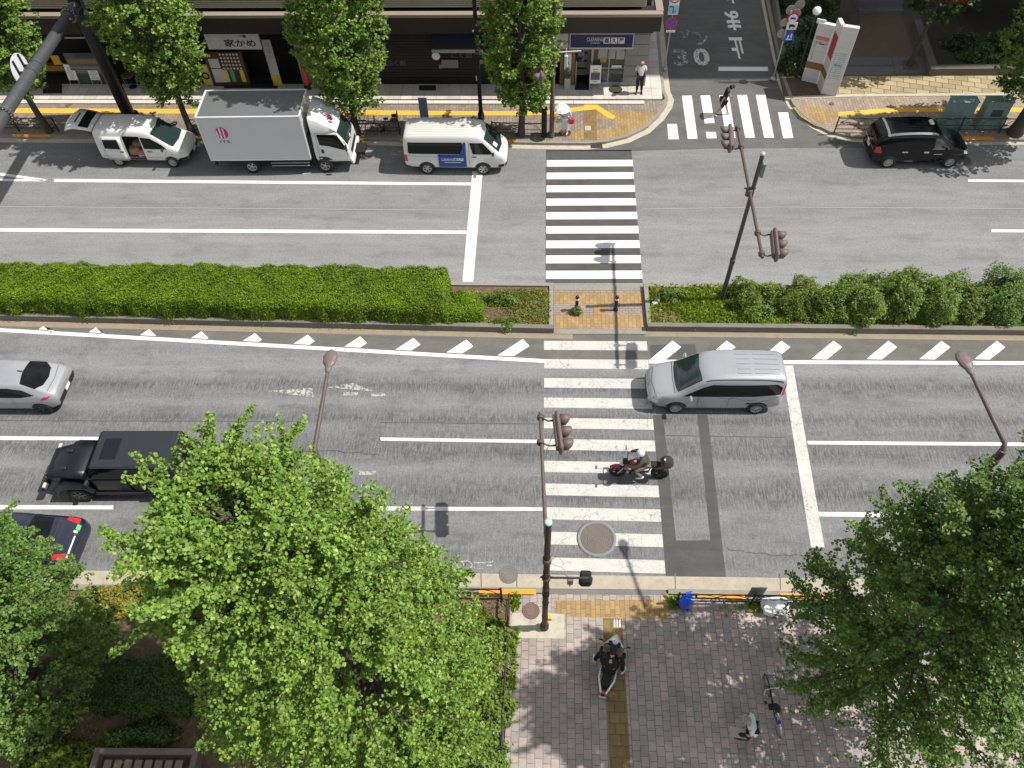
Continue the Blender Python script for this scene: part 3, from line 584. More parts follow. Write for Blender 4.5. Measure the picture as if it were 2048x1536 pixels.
# street lamps on the near side
def street_lamp(base, elbow, head, label):
    B = P(*base, .1); ze = ZAT(B, *elbow); t = thing('street_lamp', label, 'street lamp', B, 0, 'street lamps with bent brown arms'); E = Vector((0, 0, ze)); zh = ze+.45; h = P(*head, zh)-B
    MB().cyl((0, 0, -.05), E, .11, .085, 14).build('pole', M_brown, t)
    d = (h-E); MB().tube([E-Vector((0, 0, .05)), E+d*.05+Vector((0, 0, .12)), E+d*.5+Vector((0, 0, .06)), h], [.07, .055, .05, .042], 10).lathe([(.085, ze-.5), (.1, ze-.5), (.1, ze-.3), (.085, ze-.3)], n=14, caps=False).build('arm', M_brown, t)
    hd = MB(); n = 12
    prof = [(0, .05, .05), (.1, .085, .07), (.16, .085, .07), (.27, .155, .09), (.46, .18, .08), (.6, .13, .06), (.66, .04, .03)]
    vs = []
    for x, w_, hh in prof:
        for j in range(n): a = 2*PI*j/n; vs.append((w_*math.cos(a), x, hh*math.sin(a) if math.sin(a) > 0 else .5*hh*math.sin(a)))
    k = len(prof); hd.add(vs, [(i*n+j, i*n+(j+1) % n, (i+1)*n+(j+1) % n, (i+1)*n+j) for i in range(k-1) for j in range(n)]+[tuple(range(n)), tuple(range((k-1)*n, k*n))], False)
    o = hd.build('lamp_head', mat('lamp_housing', (.15, .115, .11), .5, .1), t, loc=h, rot=(R(3), 0, math.atan2(h.y, h.x)-PI/2))
    MB().sphere((0, .38, -.05), .12, 12, 6, (1, 1.4, .5)).build('lamp_glass', mat('lamp_diffuser', (.55, .55, .5), .2), o)
    return t
street_lamp((749, 1190), (634, 912), (655, 745), 'brown bent-arm street lamp rising from the left big ginkgo crown')
street_lamp((1731, 1205), (2003, 905), (1944, 750), 'brown bent-arm street lamp above the dark right-hand tree')
B = P(962.5, 239, .12); t = thing('lamp_post', 'tall thin black lamp post behind the blue and white van', 'lamp post', B); MB().cyl((0, 0, -.05), (0, 0, 8.5), .1, .085, 14).lathe([(.16, 0), (.16, .35), (.11, .45)], n=14, caps=False).build('post', M_black, t); MB().bbox((-.1, -.08, 2.3), (.05, .03, .25), .01).build('plate', M_wht, t); MB().sphere((-.12, -.02, 4.6), .05).build('bracket_light', M_wht, t)
B = P(1088, 272, .12); t = thing('utility_post', 'short thick black post between tree trunk and corner signal pole', 'post', B); MB().lathe([(.15, 0), (.13, .1), (.13, 1.3), (.1, 1.4), (.15, 1.45), (.12, 1.6), (0, 1.66)], n=16).build('post', M_black, t)

# gantry
B = P(259, 232, .12); H = ZAT(B, 152, 6); t = thing('sign_gantry', 'massive dark steel gantry post with a thick flanged pipe arm over the road', 'gantry', B)
M_gan = mat('gantry_paint', (.075, .078, .085), .42, .25, var=.18, sc=1.5, dirt=((.12, .12, .12), .5)); M_bolt = mat('bolt_heads', (.42, .42, .42), .4, .5)
MB().cyl((0, 0, -.05), (0, 0, H+.25), .31, .31, 28).lathe([(.48, 0), (.48, .05), (.32, .06)], n=28, caps=False).build('post', mat('gantry_post_shaded', (.014, .014, .018), .4, .2, var=.3, sc=1.5), t)  # near-black copy of the arm's paint: the post's shade is in its colour
a0 = P(150, 12, H); a1 = P(-95, 385, H); d = (a1-a0).normalized()
ar = MB().cyl(L(a0), L(a1), .24, .24, 28); rn = d.orthogonal().normalized(); bn = d.cross(rn)
for (u, v), rr in (((138, 30), .34), ((8, 228), .34)):
    c_ = a0+d*((P(u, v, H)-a0).dot(d)); ar.cyl(L(c_-d*.05), L(c_+d*.05), rr, n=28); bo = MB()
    for k in range(16):
        a = 2*PI*k/16; p = c_+(rn*math.cos(a)+bn*math.sin(a))*.295; bo.cyl(L(p-d*.09), L(p+d*.09), .028, n=6)
    bo.build('bolts', M_bolt, t)
cs = a0+d*((P(62, 138, H)-a0).dot(d))
for s_ in (-.28, .28): ar.cyl(L(cs+d*(s_-.05)), L(cs+d*(s_+.05)), .265, n=28)
ar.build('pipe_arm', M_gan, t)
sg = thing('road_sign', 'round road sign seen from its white back, strapped to the gantry pipe', 'road sign', cs+Vector((-.55, 0, 0)))
MB().lathe([(.6, -.012), (.6, .012)], n=40, axis='X').build('disc', mat('sign_back', (.62, .64, .66), .5), sg)
sb = MB()
for s_ in (-.25, .25): sb.box((.05, s_, 0), (.05, .07, 1.0)).box((.25, s_, 0), (.4, .07, .07))
sb.build('bracket', M_blk, sg)

# upright signs by the side road
def disc(mb, c, r, n=28): return mb.lathe([(r, 0), (r, .01)], c, n, 'Y')
B = P(1329, 137, .14); Hs = 4.6; t = thing('sign_pole', 'pale sign pole on the corner kerb left of the side road, with no parking disc', 'sign pole', B)
MB().cyl((0, 0, -.1), (0, 0, Hs), .038, .038, 10).lathe([(.14, 0), (.14, .03), (.05, .06)], n=12, caps=False).build('pole', M_gry, t)
z1 = ZAT(B, 1339.5, 50); Mf = lambda x, y, z: upright((x, y, z))
o = disc(MB(), (0, -.07, z1), .3).build('no_parking_disc', M_red, t); disc(MB(), (0, -.076, z1), .235).build('blue_field', M_blu, o); MB().box((0, -.083, z1), (.07, .004, .48), M=Matrix.Rotation(R(45), 3, 'Y')).build('slash', M_red, o)
o = MB().bbox((.02, -.065, z1-.42), (.46, .02, .12), .008).build('small_plate', M_wht, t)
o = MB().bbox((0, -.065, z1+.95), (.5, .02, 1.05), .02).build('tall_plate', M_wht, t)
bq = MB().box((0, -.078, z1+.68), (.46, .004, .42)); bq.build('blue_panel', mat('pale_blue_print', (.35, .55, .75), .5), o)
MB().box((0, -.082, z1+.66), (.05, .004, .3)).box((.05, -.082, z1+.58), (.18, .004, .04)).box((-.1, -.082, z1+.83), (.2, .004, .06)).build('blue_print', M_blu, o)
disc(MB(), (0, -.08, z1+1.25), .24).build('red_ring', M_red, o); disc(MB(), (0, -.086, z1+1.25), .18).build('white_field', M_wht, o)
b_ = MB(); addtext(b_, '30', upright((0, -.0995, z1+1.25)), .25, .004); b_.build('figures', M_blu, o)
B = P(1546, 157, .14); Hs = ZAT(B, 1584, 27); t = thing('sign_pole', 'pale sign pole right of the side road with truck ban and blue triangle', 'sign pole', B)
MB().cyl((0, 0, -.1), (0, 0, Hs), .036, .036, 10).lathe([(.13, 0), (.13, .03), (.05, .06)], n=12, caps=False).build('pole', M_gry, t)
zr = ZAT(B, 1581, 42); zt = ZAT(B, 1577, 57); zb = ZAT(B, 1571, 75)
o = disc(MB(), (.16, -.06, zr), .27).build('truck_ban_disc', M_red, t); disc(MB(), (.16, -.066, zr), .205).build('white_field', M_wht, o)
MB().box((.14, -.08, zr+.02), (.2, .004, .1)).box((.26, -.08, zr-.005), (.07, .004, .07)).build('truck_symbol', M_blu, o)
o = MB().bbox((.2, -.06, zt), (.5, .02, .38), .02).build('truck_plate', M_wht, t); MB().box((.17, -.075, zt+.03), (.22, .004, .13)).box((.32, -.075, zt), (.08, .004, .09)).box((.12, -.075, zt-.08), (.06, .004, .06)).box((.28, -.075, zt-.1), (.08, .004, .03)).build('truck_symbol', M_black, o)
o = MB().extr([(-.05, zb-.28), (.5, zb-.28), (.36, zb+.22), (.09, zb+.22)], 'Y', -.07, -.055).build('blue_triangle', M_blu, t)
MB().box((.16, -.076, zb-.08), (.06, .004, .2)).box((.3, -.076, zb-.02), (.06, .004, .2)).box((.22, -.076, zb-.2), (.3, .004, .05)).build('walker_symbol', M_wht, o)
bk = MB()
for x, y, z, r in ((.02, .12, Hs-.05, .24), (.42, .3, Hs+.12, .24), (.3, .1, Hs-.2, .22), (-.15, .08, zt+.1, .2), (-.15, .08, zb, .22)): bk.lathe([(r, -.01), (r, .01)], (x, y, z), 20, 'Y')
bk.build('sign_backs', mat('sign_back_brownish', (.3, .26, .23), .6), t)
# globe lamp
B = P(1594, 156, .12); Hg = ZAT(B, 1628, 33); t = thing('globe_lamp', 'slim dark garden lamp with a white ball shade by the shrubs', 'garden lamp', B)
MB().cyl((0, 0, -.05), (0, 0, Hg), .045, .04, 10).build('post', M_dkg, t); MB().sphere((0, 0, Hg+.17), .2, 20, 12).build('globe', mat('milk_glass', (.8, .82, .84), .25), t)
# directory board: three white panels folded in a zigzag
cA, cB, cC, cD = [P(u, v, .12) for u, v in ((1602, 161), (1633, 168.5), (1641, 188), (1672, 193))]; B = cB.copy(); Hd = ZAT(cC, 1687, 58)
t = thing('directory_board', 'tall white folded directory board with brown, pink and red panels', 'sign board', B)
M_dir = mat('white_panel_enamel', (.6, .6, .58), .5, var=.05); M_dirl = mat('panel_lines', (.42, .43, .43), .5)
def panel(a, b, name, th=.24, h=Hd):
    a = L(a); b = L(b); dd = (b-a); dd.z = 0; ln = dd.length; rz = math.atan2(dd.y, dd.x); e = bpy.data.objects.new
    nrm = Vector((dd.y, -dd.x, 0)).normalized()
    o = MB().bbox((ln/2, th/2, h/2), (ln, th, h), .015).build(name, M_dir, t, loc=a, rot=(0, 0, rz)); o.location.z = 0
    l_ = MB()
    for f in (.07, .16, .3, .55, .63, .71, .79): l_.box((ln/2, -.003, h*f), (ln*.94, .004, .012))
    l_.build('seam', M_dirl, o)
    return o, ln
oA, la = panel(cA, cB, 'left_panel', .24, ZAT(cA, 1637, 50)); oB, lb = panel(cB, cC, 'middle_panel', .2, Hd*.985); oC, lc = panel(cC, cD, 'right_panel')
M_brn = mat('brown_panel', (.22, .115, .035), .5); M_pnk = mat('pink_panel', (.62, .16, .2), .5); M_redp = mat('red_panel', (.45, .03, .06), .5)
MB().box((la/2, -.006, Hd*.26), (la*.98, .008, Hd*.1)).build('brown_band', M_brn, oA); MB().box((la*.5, -.006, Hd*.665), (la*.8, .008, Hd*.055)).build('pink_band', M_pnk, oA)
MB().box((lb/2, -.006, Hd*.26), (lb*.98, .008, Hd*.1)).build('brown_band', M_brn, oB); MB().box((lb*.55, -.006, Hd*.66), (lb*.7, .008, Hd*.34)).build('red_band', M_redp, oB)
b_ = MB()
for k in range(9): b_.box((la*.2, -.0065, Hd*(.36+.03*k)), (la*.1, .004, .03))
for k in range(5): b_.box((la*.58, -.0065, Hd*(.585+.0*k)), (la*.3, .004, .04))
addtext(b_, 'お知らせ', Matrix.Translation((la*.55, -.0075, Hd*.6)) @ Matrix.Rotation(PI/2, 4, 'X'), .14); b_.build('lettering', mat('dark_print', (.08, .08, .09), .6), oA)
b_ = MB()
for k in range(14): b_.box((lc*.16, -.0065, Hd*(.26+.028*k)), (lc*.06, .004, .035)); b_.box((lc*.55, -.0065, Hd*(.26+.028*k)), (lc*(.45 if k % 3 else .6), .004, .012))
addtext(b_, 'MALL', Matrix.Translation((lc*.5, -.0085, Hd*.46)) @ Matrix.Rotation(PI/2, 4, 'X'), .16, .004); b_.build('blue_lettering', mat('blue_print', (.12, .3, .42), .6), oC)
MB().bbox((.1, .1, ZAT(cA, 1637, 50)+.02), (.42, .06, .22), .01).build('top_plate', M_wht, oA)
# utility cabinets
def cabinet(u0, u1, v, zt_v, label, m):
    a = P(u0, v, .12); b = P(u1, v, .12); B = lerp(a, b, .5); wd = (b-a).length; h = 1.5
    t = thing('utility_cabinet', label, 'utility box', B, 0, 'green cabinets behind the guardrail'); MB().bbox((0, .28, h/2+.05), (wd, .5, h-.1), .02).box((0, .28, .04), (wd*.96, .46, .1)).build('body', m, t)
    MB().bbox((0, .28, h+.02), (wd+.06, .56, .05), .012).build('lid', m, t); MB().bbox((-wd*.24, .024, h*.5), (wd*.45, .01, h*.8), .004).bbox((wd*.24, .024, h*.5), (wd*.45, .01, h*.8), .004).build('door', m, t)
    return t
cabinet(1881, 1931, 262, 216, 'pale green steel cabinet behind guardrail, left of its twin', M_teal); c2 = cabinet(1950, 1999, 262, 216, 'dark-doored green steel cabinet nearest the big dark tree', M_teal)
MB().box((.02, .016, .95), (.5, .006, .35)).build('notice', mat('dark_notice', (.03, .05, .045), .6), c2)
# guardrails
def guardrail(a, b, z, h, label, m, arcs=True, grp='pedestrian guardrails with arched infill'):
    a = P(*a, z); b = P(*b, z); d = b-a; ln = d.length; t = thing('guardrail', label, 'guardrail', a, math.atan2(d.y, d.x), grp); n = max(1, round(ln/2.0)); s_ = ln/n
    for i in range(n+1): MB().cyl((i*s_, 0, -.05), (i*s_, 0, h), .035, n=8).sphere((i*s_, 0, h), .042, 8, 5).build('post', m, t)
    MB().cyl((0, 0, h-.05), (ln, 0, h-.05), .026, n=8).build('top_rail', m, t); MB().cyl((0, 0, .2), (ln, 0, .2), .02, n=8).cyl((0, 0, h*.5), (ln*1.0, 0, h*.5), .014, n=6).build('lower_rail', m, t)
    if arcs:
        ac = MB()
        for i in range(n):
            for k in (-1, 1):
                cx = (i+.5)*s_+k*s_*.2; pts = [(cx+s_*.26*math.cos(q), 0, .2+(h-.3)*math.sin(q)) for q in np.linspace(0, PI, 13)]; ac.tube(pts, .012, 5)
        ac.build('arches', m, t)
    return t
guardrail((-40, 262), (118, 263), .12, .8, 'dark guardrail in the shade at the far left tree', M_blk)
guardrail((380, 266), (560, 267), .12, .8, 'dark guardrail hidden behind the box truck', M_blk)
guardrail((640, 268), (800, 269), .12, .8, 'dark guardrail at the parked bicycles between truck and van', M_teald)
guardrail((985, 272), (1086, 274), .12, .8, 'dark teal guardrail right of the blue and white van', M_teald)
guardrail((1668, 265), (2080, 267.5), .12, .85, 'long dark guardrail behind the black taxi and the cabinets', M_teald)
guardrail((600, 1192), (1003, 1197), .1, .78, 'black guardrail sticking out right of the left big ginkgo', M_blk)
guardrail((1352, 1206), (1800, 1214), .05, .78, 'black arched guardrail with blue sheet at its end', M_blk)
# low hoop fence along the planting bed
fa = P(1019, 1199, .1); fb = P(1004, 1500, .1); d = fb-fa; ln = d.length; t = thing('bed_fence', 'low black hoop fence along the left edge of the brick plaza', 'fence', fa, math.atan2(d.y, d.x))
MB().cyl((0, 0, .5), (ln, 0, .5), .03, n=8).cyl((0, 0, .12), (ln, 0, .12), .015, n=6).build('rail', M_blk, t); k = int(ln/1.1)
for i in range(k+1): MB().tube([(i*1.1, 0, -.05), (i*1.1, 0, .4), (i*1.1+.08, .12, .5), (i*1.1+.2, .2, .42)], .022, 6).build('post', M_blk, t)
t = thing('bed_fence', 'short end of black hoop fence turning in at the bottom corner', 'fence', fb, R(215)); MB().cyl((0, 0, .5), (1.6, 0, .5), .03, n=8).build('rail', M_blk, t)
for i in range(3): MB().tube([(i*.7, 0, -.05), (i*.7, 0, .4), (i*.7+.08, .1, .5)], .022, 6).build('post', M_blk, t)
# bollards
def bollard(u, v, label):
    c = P(u, v, .02); t = thing('bollard', label, 'bollard', c, 0, 'bollards on the refuge'); MB().lathe([(.1, 0), (.1, .03), (.065, .05), (.062, .62)], n=16, caps=False).build('post', M_blk, t)
    MB().lathe([(.064, .6), (.07, .62), (.07, .68), (.06, .69)], n=16, caps=False).build('band', M_wht, t); MB().lathe([(.06, .69), (.078, .71), (.07, .78), (.04, .82), (0, .83)], n=16).build('cap', M_blk, t)
bollard(1153, 620, 'black bollard with weeds round its foot on the refuge'); bollard(1231, 620, 'bare-footed black bollard on the refuge, nearer the right bed')
c = P(1309, 606, .13); t = thing('marker_stake', 'thin stake with yellow reflector and white foot in right median bed', 'stake', c); MB().cyl((0, 0, 0), (.02, .0, .72), .016, n=6).build('rod', M_gry, t); MB().bbox((.02, 0, .76), (.12, .05, .16), .01).build('reflector', MATS['yellow_box'], t); MB().bbox((0, -.05, .05), (.22, .16, .12), .02, .3).bbox((.13, .0, .12), (.1, .08, .2), .02).build('foot_block', mat('dirty_white_block', (.55, .53, .5), .8), t)
# refuse and boards along the near guardrail
c = P(1366, 1214, .05); t = thing('blue_sheet', 'crumpled bright blue plastic sheet tied to the guardrail end', 'plastic sheet', c)
b_ = MB(); rs = random.Random(3)
for k in range(26):
    a = rs.uniform(0, 2*PI); r = rs.uniform(.18, .5); z = rs.uniform(.15, .75); p = Vector((.03+r*math.cos(a)*.7, r*math.sin(a)*.6, z*rs.uniform(.3, 1.1))); q = Vector((rs.uniform(-.1, .1), rs.uniform(-.1, .1), z)); s_ = Vector((rs.uniform(-.12, .12), rs.uniform(-.12, .12), rs.uniform(.05, .2))); u_ = Vector((rs.uniform(-.1, .1), rs.uniform(-.1, .1), -.12))
    b_.add([q, q+s_, p, q+u_], [(0, 1, 2), (0, 2, 3)])
b_.sphere((0, 0, .4), .2, 9, 6, (1, 1, 1.6)); b_.build('sheet', mat('blue_plastic', (.015, .09, .6), .35, var=.25), t)
c = P(1546, 1216, .05); t = thing('white_sack', 'crumpled white sack lying under the right-hand tree', 'sack', c, .1)
def crumple(mb, sx, sy, sz, seed, n=18, k=10, amp=.18):
    rr = np.random.default_rng(seed); ph = rr.uniform(0, 6.28, (6, 3)); fr_ = rr.uniform(1.5, 5, (6, 3)); vs = []
    for i in range(k+1):
        th = PI*i/k
        for j in range(n):
            a = 2*PI*j/n; d_ = Vector((math.sin(th)*math.cos(a), math.sin(th)*math.sin(a), math.cos(th)))
            m_ = max(abs(d_.x), abs(d_.y), abs(d_.z)); d_ = d_/(m_**.6); f = 1+amp*sum(math.sin(fr_[q][0]*d_.x*2+fr_[q][1]*d_.y*2+fr_[q][2]*d_.z*2+ph[q][0]) for q in range(6))/3
            vs.append((d_.x*f*sx, d_.y*f*sy, max(0, sz+d_.z*f*sz)))
    return mb.add(vs, [(i*n+j, (i+1)*n+j, (i+1)*n+(j+1) % n, i*n+(j+1) % n) for i in range(k) for j in range(n)], False)
crumple(MB(), .4, .27, .2, 5).build('sack', mat('white_sack_plastic', (.74, .74, .76), .45, var=.06), t)
a = P(1489, 1201, .05); b = P(1518, 1202, .05); t = thing('notice_board', 'plain grey metal plate standing up from the guardrail', 'notice board', lerp(a, b, .5)); MB().bbox((0, 0, .75), (.46, .03, .66), .01).build('plate', mat('grey_zinc_plate', (.2, .225, .24), .4, .3, var=.12), t); MB().cyl((-.15, .02, 0), (-.15, .02, 1.0), .02, n=6).cyl((.15, .02, 0), (.15, .02, 1.0), .02, n=6).build('legs', M_dkg, t)
a = P(841, 237, .12); b = P(858, 237, .12); t = thing('notice_board', 'blue-grey board standing on the far sidewalk behind the van roof', 'notice board', lerp(a, b, .5)); MB().bbox((0, 0, .62), (.42, .05, 1.1), .01).build('plate', mat('blue_grey_board', (.16, .2, .26), .5), t); MB().cyl((-.15, 0, 0), (-.15, 0, .1), .02, n=6).cyl((.15, 0, 0), (.15, 0, .1), .02, n=6).build('legs', M_dkg, t)
# timber and slab platform in the bottom left corner
a = P(203, 1502, .1); b = P(408, 1503, .1); t = thing('bench_platform', 'low weathered slatted platform at the bottom left edge', 'platform', a, math.atan2((b-a).y, (b-a).x)); ln = (b-a).length
f_ = MB().box((ln/2, -.08, .2), (ln, .16, .4)).box((.08, -.9, .2), (.16, 1.48, .4)).box((ln-.08, -.9, .2), (.16, 1.48, .4)); f_.build('frame', mat('weathered_frame', (.16, .13, .11), .8, var=.2), t)
sl2 = MB(); [sl2.box((ln*.16+k*.28, -.95, .36), (.2, 1.3, .06)) for k in range(int(ln*.72/.28)+1)]; sl2.build('slats', mat('weathered_slats', (.2, .15, .12), .8, var=.25, sc=2), t)
# ------------------------------------------------------------ vehicles
def carpaint(name, col, rough=.25, metal=0.0, coat=.6):
    t = NT(name); c = t.mix(t.noise(t.coord(), .9, 4), tuple(x*.94 for x in col), tuple(min(1, x*1.05) for x in col)); t.set(c, rough, metal, coat=coat); t.b.inputs['Coat Roughness'].default_value = .04; return t.m
M_glass = carpaint('tinted_glass', (.005, .006, .007), .05, 0, 0); M_glass.node_tree.nodes['Principled BSDF'].inputs['Specular IOR Level'].default_value = .3; M_gls2 = carpaint('greenish_windscreen', (.02, .035, .034), .04, 0, .4)
M_tyre = mat('tyre_rubber', (.014, .014, .015), .85); M_rim = mat('alloy_rim', (.45, .45, .45), .35, .6, var=.1); M_rimd = mat('dark_rim', (.05, .05, .052), .4, .5); M_hub = mat('rim_hollow', (.02, .02, .02), .7)
M_trim = mat('black_trim', (.016, .016, .017), .55); M_under = mat('underbody', (.01, .01, .01), .9); M_seam = mat('door_gap', (.03, .03, .03), .7)
M_plate = mat('number_plate', (.7, .7, .66), .5); M_tail = mat('red_tail_lamp', (.5, .01, .02), .2, coat=.5); M_lamp = mat('clear_headlamp', (.55, .57, .58), .12, .2); M_chrome = mat('chrome', (.7, .7, .7), .12, .9)
def freeze(name, vs, fs, mats, parent, lvl=2, crease=None):
    me = bpy.data.meshes.new(name+'_cage'); me.from_pydata([tuple(v) for v in vs], [], fs); o = bpy.data.objects.new(name+'_cage', me); COL.objects.link(o)
    sub = o.modifiers.new('s', 'SUBSURF'); sub.levels = lvl; sub.render_levels = lvl
    bpy.context.view_layer.update(); me2 = bpy.data.meshes.new_from_object(o.evaluated_get(bpy.context.evaluated_depsgraph_get())); bpy.data.objects.remove(o); bpy.data.meshes.remove(me)
    bm = bmesh.new(); bm.from_mesh(me2); bmesh.ops.recalc_face_normals(bm, faces=bm.faces); bm.to_mesh(me2); bm.free()
    for p in me2.polygons: p.use_smooth = True
    for m_ in mats: me2.materials.append(m_)
    me2.name = name; r = bpy.data.objects.new(name, me2); COL.objects.link(r); r.parent = parent; return r
class Car:
    def __init__(s, name, label, cat, front, rear, hw, wb, group='vehicles'):
        a = P(*rear); b = P(*front); d = (b-a); s.ang = math.atan2(d.y, d.x); u = d.normalized(); n = Vector((-u.y, u.x, 0)); n = n if n.y > 0 else -n
        mid = b-u*wb/2+n*hw; s.root = thing(name, label, cat, (mid.x, mid.y, .01), s.ang); s.wb = wb; s.hw = hw
        s.near = -1 if d.x > 0 else 1          # which side (sign of local y) faces the camera
    def loft(s, st, mats, lvl=2):
        vs = []; fs = []; n = None
        for (x, zb, w_, zt, wr, zr) in st:
            k = .05 if zr-zt > .25 else .02
            half = [(0, zb), (w_*.88, zb), (w_*.985, zb+.12), (w_, lerp(zb, zt, .55)), (w_*.985, zt), (lerp(w_*.985, wr, .9), lerp(zt, zr, .82)), (wr*.9, zr-k*.1), (wr*.5, zr+k*.5), (0, zr+k*.7)]
            ring = [(x, y, z) for y, z in half]+[(x, -y, z) for y, z in half[-2:0:-1]]
            n = len(ring); vs += ring
        for i in range(len(st)-1):
            for j in range(n): fs.append((i*n+j, i*n+(j+1) % n, (i+1)*n+(j+1) % n, (i+1)*n+j))
        fs.append(tuple(range(n))); fs.append(tuple(range((len(st)-1)*n, len(st)*n)))
        s.body = freeze('body', vs, fs, mats, s.root, lvl); s.rebvh(); return s.body
    def rebvh(s): me = s.body.data; s.bvh = BVHTree.FromPolygons([v.co.copy() for v in me.vertices], [list(p.vertices) for p in me.polygons])
    def hole(s, test):
        bm = bmesh.new(); bm.from_mesh(s.body.data); bmesh.ops.delete(bm, geom=[f for f in bm.faces if test(f.calc_center_median())], context='FACES'); bm.to_mesh(s.body.data); bm.free()
    def decal(s, name, polys, view, m, off=.006, res=.1, parent=None, mesh=None):
        if polys and len(polys) > 1:
            for p_ in polys: s.decal(name, [p_], view, m, off, res, parent)
            return
        allv = []; allf = []
        if mesh: src = [mesh]
        else:
            src = []
            for poly in polys:
                bm = bmesh.new(); bm.faces.new([bm.verts.new((p[0], p[1], 0)) for p in poly]); lo = [min(p[i] for p in poly) for i in (0, 1)]; hi = [max(p[i] for p in poly) for i in (0, 1)]
                for ax in (0, 1):
                    k = int((hi[ax]-lo[ax])/res)
                    for i in range(1, k+1):
                        co = [0, 0, 0]; co[ax] = lo[ax]+(hi[ax]-lo[ax])*i/(k+1); no = [0, 0, 0]; no[ax] = 1
                        bmesh.ops.bisect_plane(bm, geom=bm.verts[:]+bm.edges[:]+bm.faces[:], plane_co=co, plane_no=no, dist=1e-5)
                bm.verts.index_update(); src.append(([v.co.copy() for v in bm.verts], [[v.index for v in f.verts] for f in bm.faces])); bm.free()
        for vs, fs in src:
            o = len(allv)
            for v in vs:
                if view in ('L', 'R'): y = 5 if view == 'L' else -5; org = Vector((v[0], y, v[1])); dr = Vector((0, -1 if y > 0 else 1, 0))
                elif view == 'T': org = Vector((v[0], v[1], 6)); dr = Vector((0, 0, -1))
                elif view == 'F': org = Vector((8, v[0], v[1])); dr = Vector((-1, 0, 0))
                else: org = Vector((-8, v[0], v[1])); dr = Vector((1, 0, 0))
                h = s.bvh.ray_cast(org, dr)
                if h[0] is None:
                    q = org+dr*(5-s.hw if view in 'LR' else 5.0); h = s.bvh.find_nearest(q)
                nn = h[1] if h[1].dot(dr) < 0 else -h[1]; allv.append(h[0]+nn*off)
            allf += [[i+o for i in f] for f in fs]
        b = MB().smooth(); b.add(allv, allf, True); o = b.build(name, m, parent or s.root, fixn=False); return o
    def N(s): return 'L' if s.near > 0 else 'R'
    def both(s, name, polys, m, **k): s.decal(name, polys, 'L', m, **k); return s.decal(name, polys, 'R', m, **k)
    def text(s, name, txt, c, h, m, view=None, w=None, off=.009, bold=.01):
        vs, fs = textmesh(txt, 1, bold); view = view or s.N(); fl = -1 if view == 'L' else 1
        W = max(v.x for v in vs)-min(v.x for v in vs); H_ = max(v.y for v in vs)-min(v.y for v in vs); w = w or h*W/H_
        s.decal(name, None, view, m, off, mesh=([Vector((c[0]+fl*v.x*w/W, c[1]+v.y*h/H_, 0)) for v in vs], fs))
    def wheels(s, r, tw, axs, rim, n=7, hub=M_hub, arch=True, rr=.64, track=None):
        for x in axs:
            for sd_ in (1, -1):
                y = sd_*(track or (s.hw-tw/2+.012)); ty = MB().lathe([(r*rr, -tw/2), (r*.93, -tw/2), (r, -tw*.36), (r, tw*.36), (r*.93, tw/2), (r*rr, tw/2)], n=28, axis='Y', caps=False).build('wheel', M_tyre, s.root, loc=(x, y, r))
                b = MB().lathe([(r*rr, tw*.5*sd_), (r*rr*.93, tw*.5*sd_), (r*rr*.88, tw*.2*sd_)], n=24, axis='Y', caps=False); hb = MB().lathe([(r*rr*.93, tw*.16*sd_), (0, tw*.16*sd_)], n=24, axis='Y', caps=False)
                for k in range(n):
                    a = 2*PI*k/n; b.box((math.cos(a)*r*rr*.48, tw*.4*sd_, math.sin(a)*r*rr*.48), (r*rr*.9, tw*.12, r*rr*(.26 if n < 9 else .16)), M=Matrix.Rotation(-a, 3, 'Y'))
                b.lathe([(r*rr*.3, tw*.38*sd_), (r*rr*.28, tw*.5*sd_), (0, tw*.5*sd_)], n=14, axis='Y', caps=False); b.build('rim', rim, ty); hb.build('rim_back', hub, ty)
            if arch:
                R_ = r*1.2; pts = [(x+R_*math.cos(a), r+R_*math.sin(a)) for a in np.linspace(-.35, PI+.35, 22)]; s.both('wheel_arch', [pts], M_trim, off=.003, res=.15)
def mirror_(c, x, y, z, m, side=1, sc=1):
    b = MB().bbox((x, side*(y+.1*sc), z), (.11*sc, .22*sc, .16*sc), .04).tube([(x, side*(y-.05), z-.06), (x, side*(y+.05), z-.02)], .03, 6); b.build('wing_mirror', m, c.root)
def seams(c, lines, wd=.012, m=None):
    for L_ in lines:
        (x0, z0), (x1, z1) = L_; d = Vector((x1-x0, z1-z0)).normalized(); n = Vector((-d.y, d.x))*wd/2; c.both('door_gap', [[(x0+n.x, z0+n.y), (x1+n.x, z1+n.y), (x1-n.x, z1-n.y), (x0-n.x, z0-n.y)]], m or M_seam, off=.004, res=.2)

# silver minivan on the crosswalk
SILV = carpaint('silver_paint', (.40, .415, .445), .3, .4, .7); SILV2 = carpaint('silver_paint_cool', (.38, .39, .415), .3, .4, .7); WHT = carpaint('white_van_paint', (.62, .62, .59), .32); BLK = carpaint('black_paint', (.004, .004, .005), .16, 0, .25); BLK.node_tree.nodes['Principled BSDF'].inputs['Specular IOR Level'].default_value = .25; NAVY = carpaint('navy_paint', (.01, .013, .03), .2, 0, .8)
c = Car('minivan', 'silver minivan driving left across the near crosswalk', 'minivan', (1348.8, 827), (1508.5, 828), .85, 2.85)
c.loft([(-2.26, .42, .7, .9, .62, 1.5), (-2.24, .3, .79, .95, .68, 1.74), (-2.05, .24, .84, 1.02, .7, 1.83), (-1.2, .2, .86, 1.02, .73, 1.86), (.2, .2, .86, .99, .73, 1.84), (.62, .2, .86, .98, .7, 1.75), (1.05, .2, .85, .96, .71, 1.38), (1.42, .2, .85, .93, .72, 1.09), (1.6, .2, .84, .92, .73, 1.03), (2.05, .22, .8, .85, .68, .93), (2.35, .26, .7, .72, .56, .78), (2.46, .34, .52, .6, .4, .6)], [SILV])
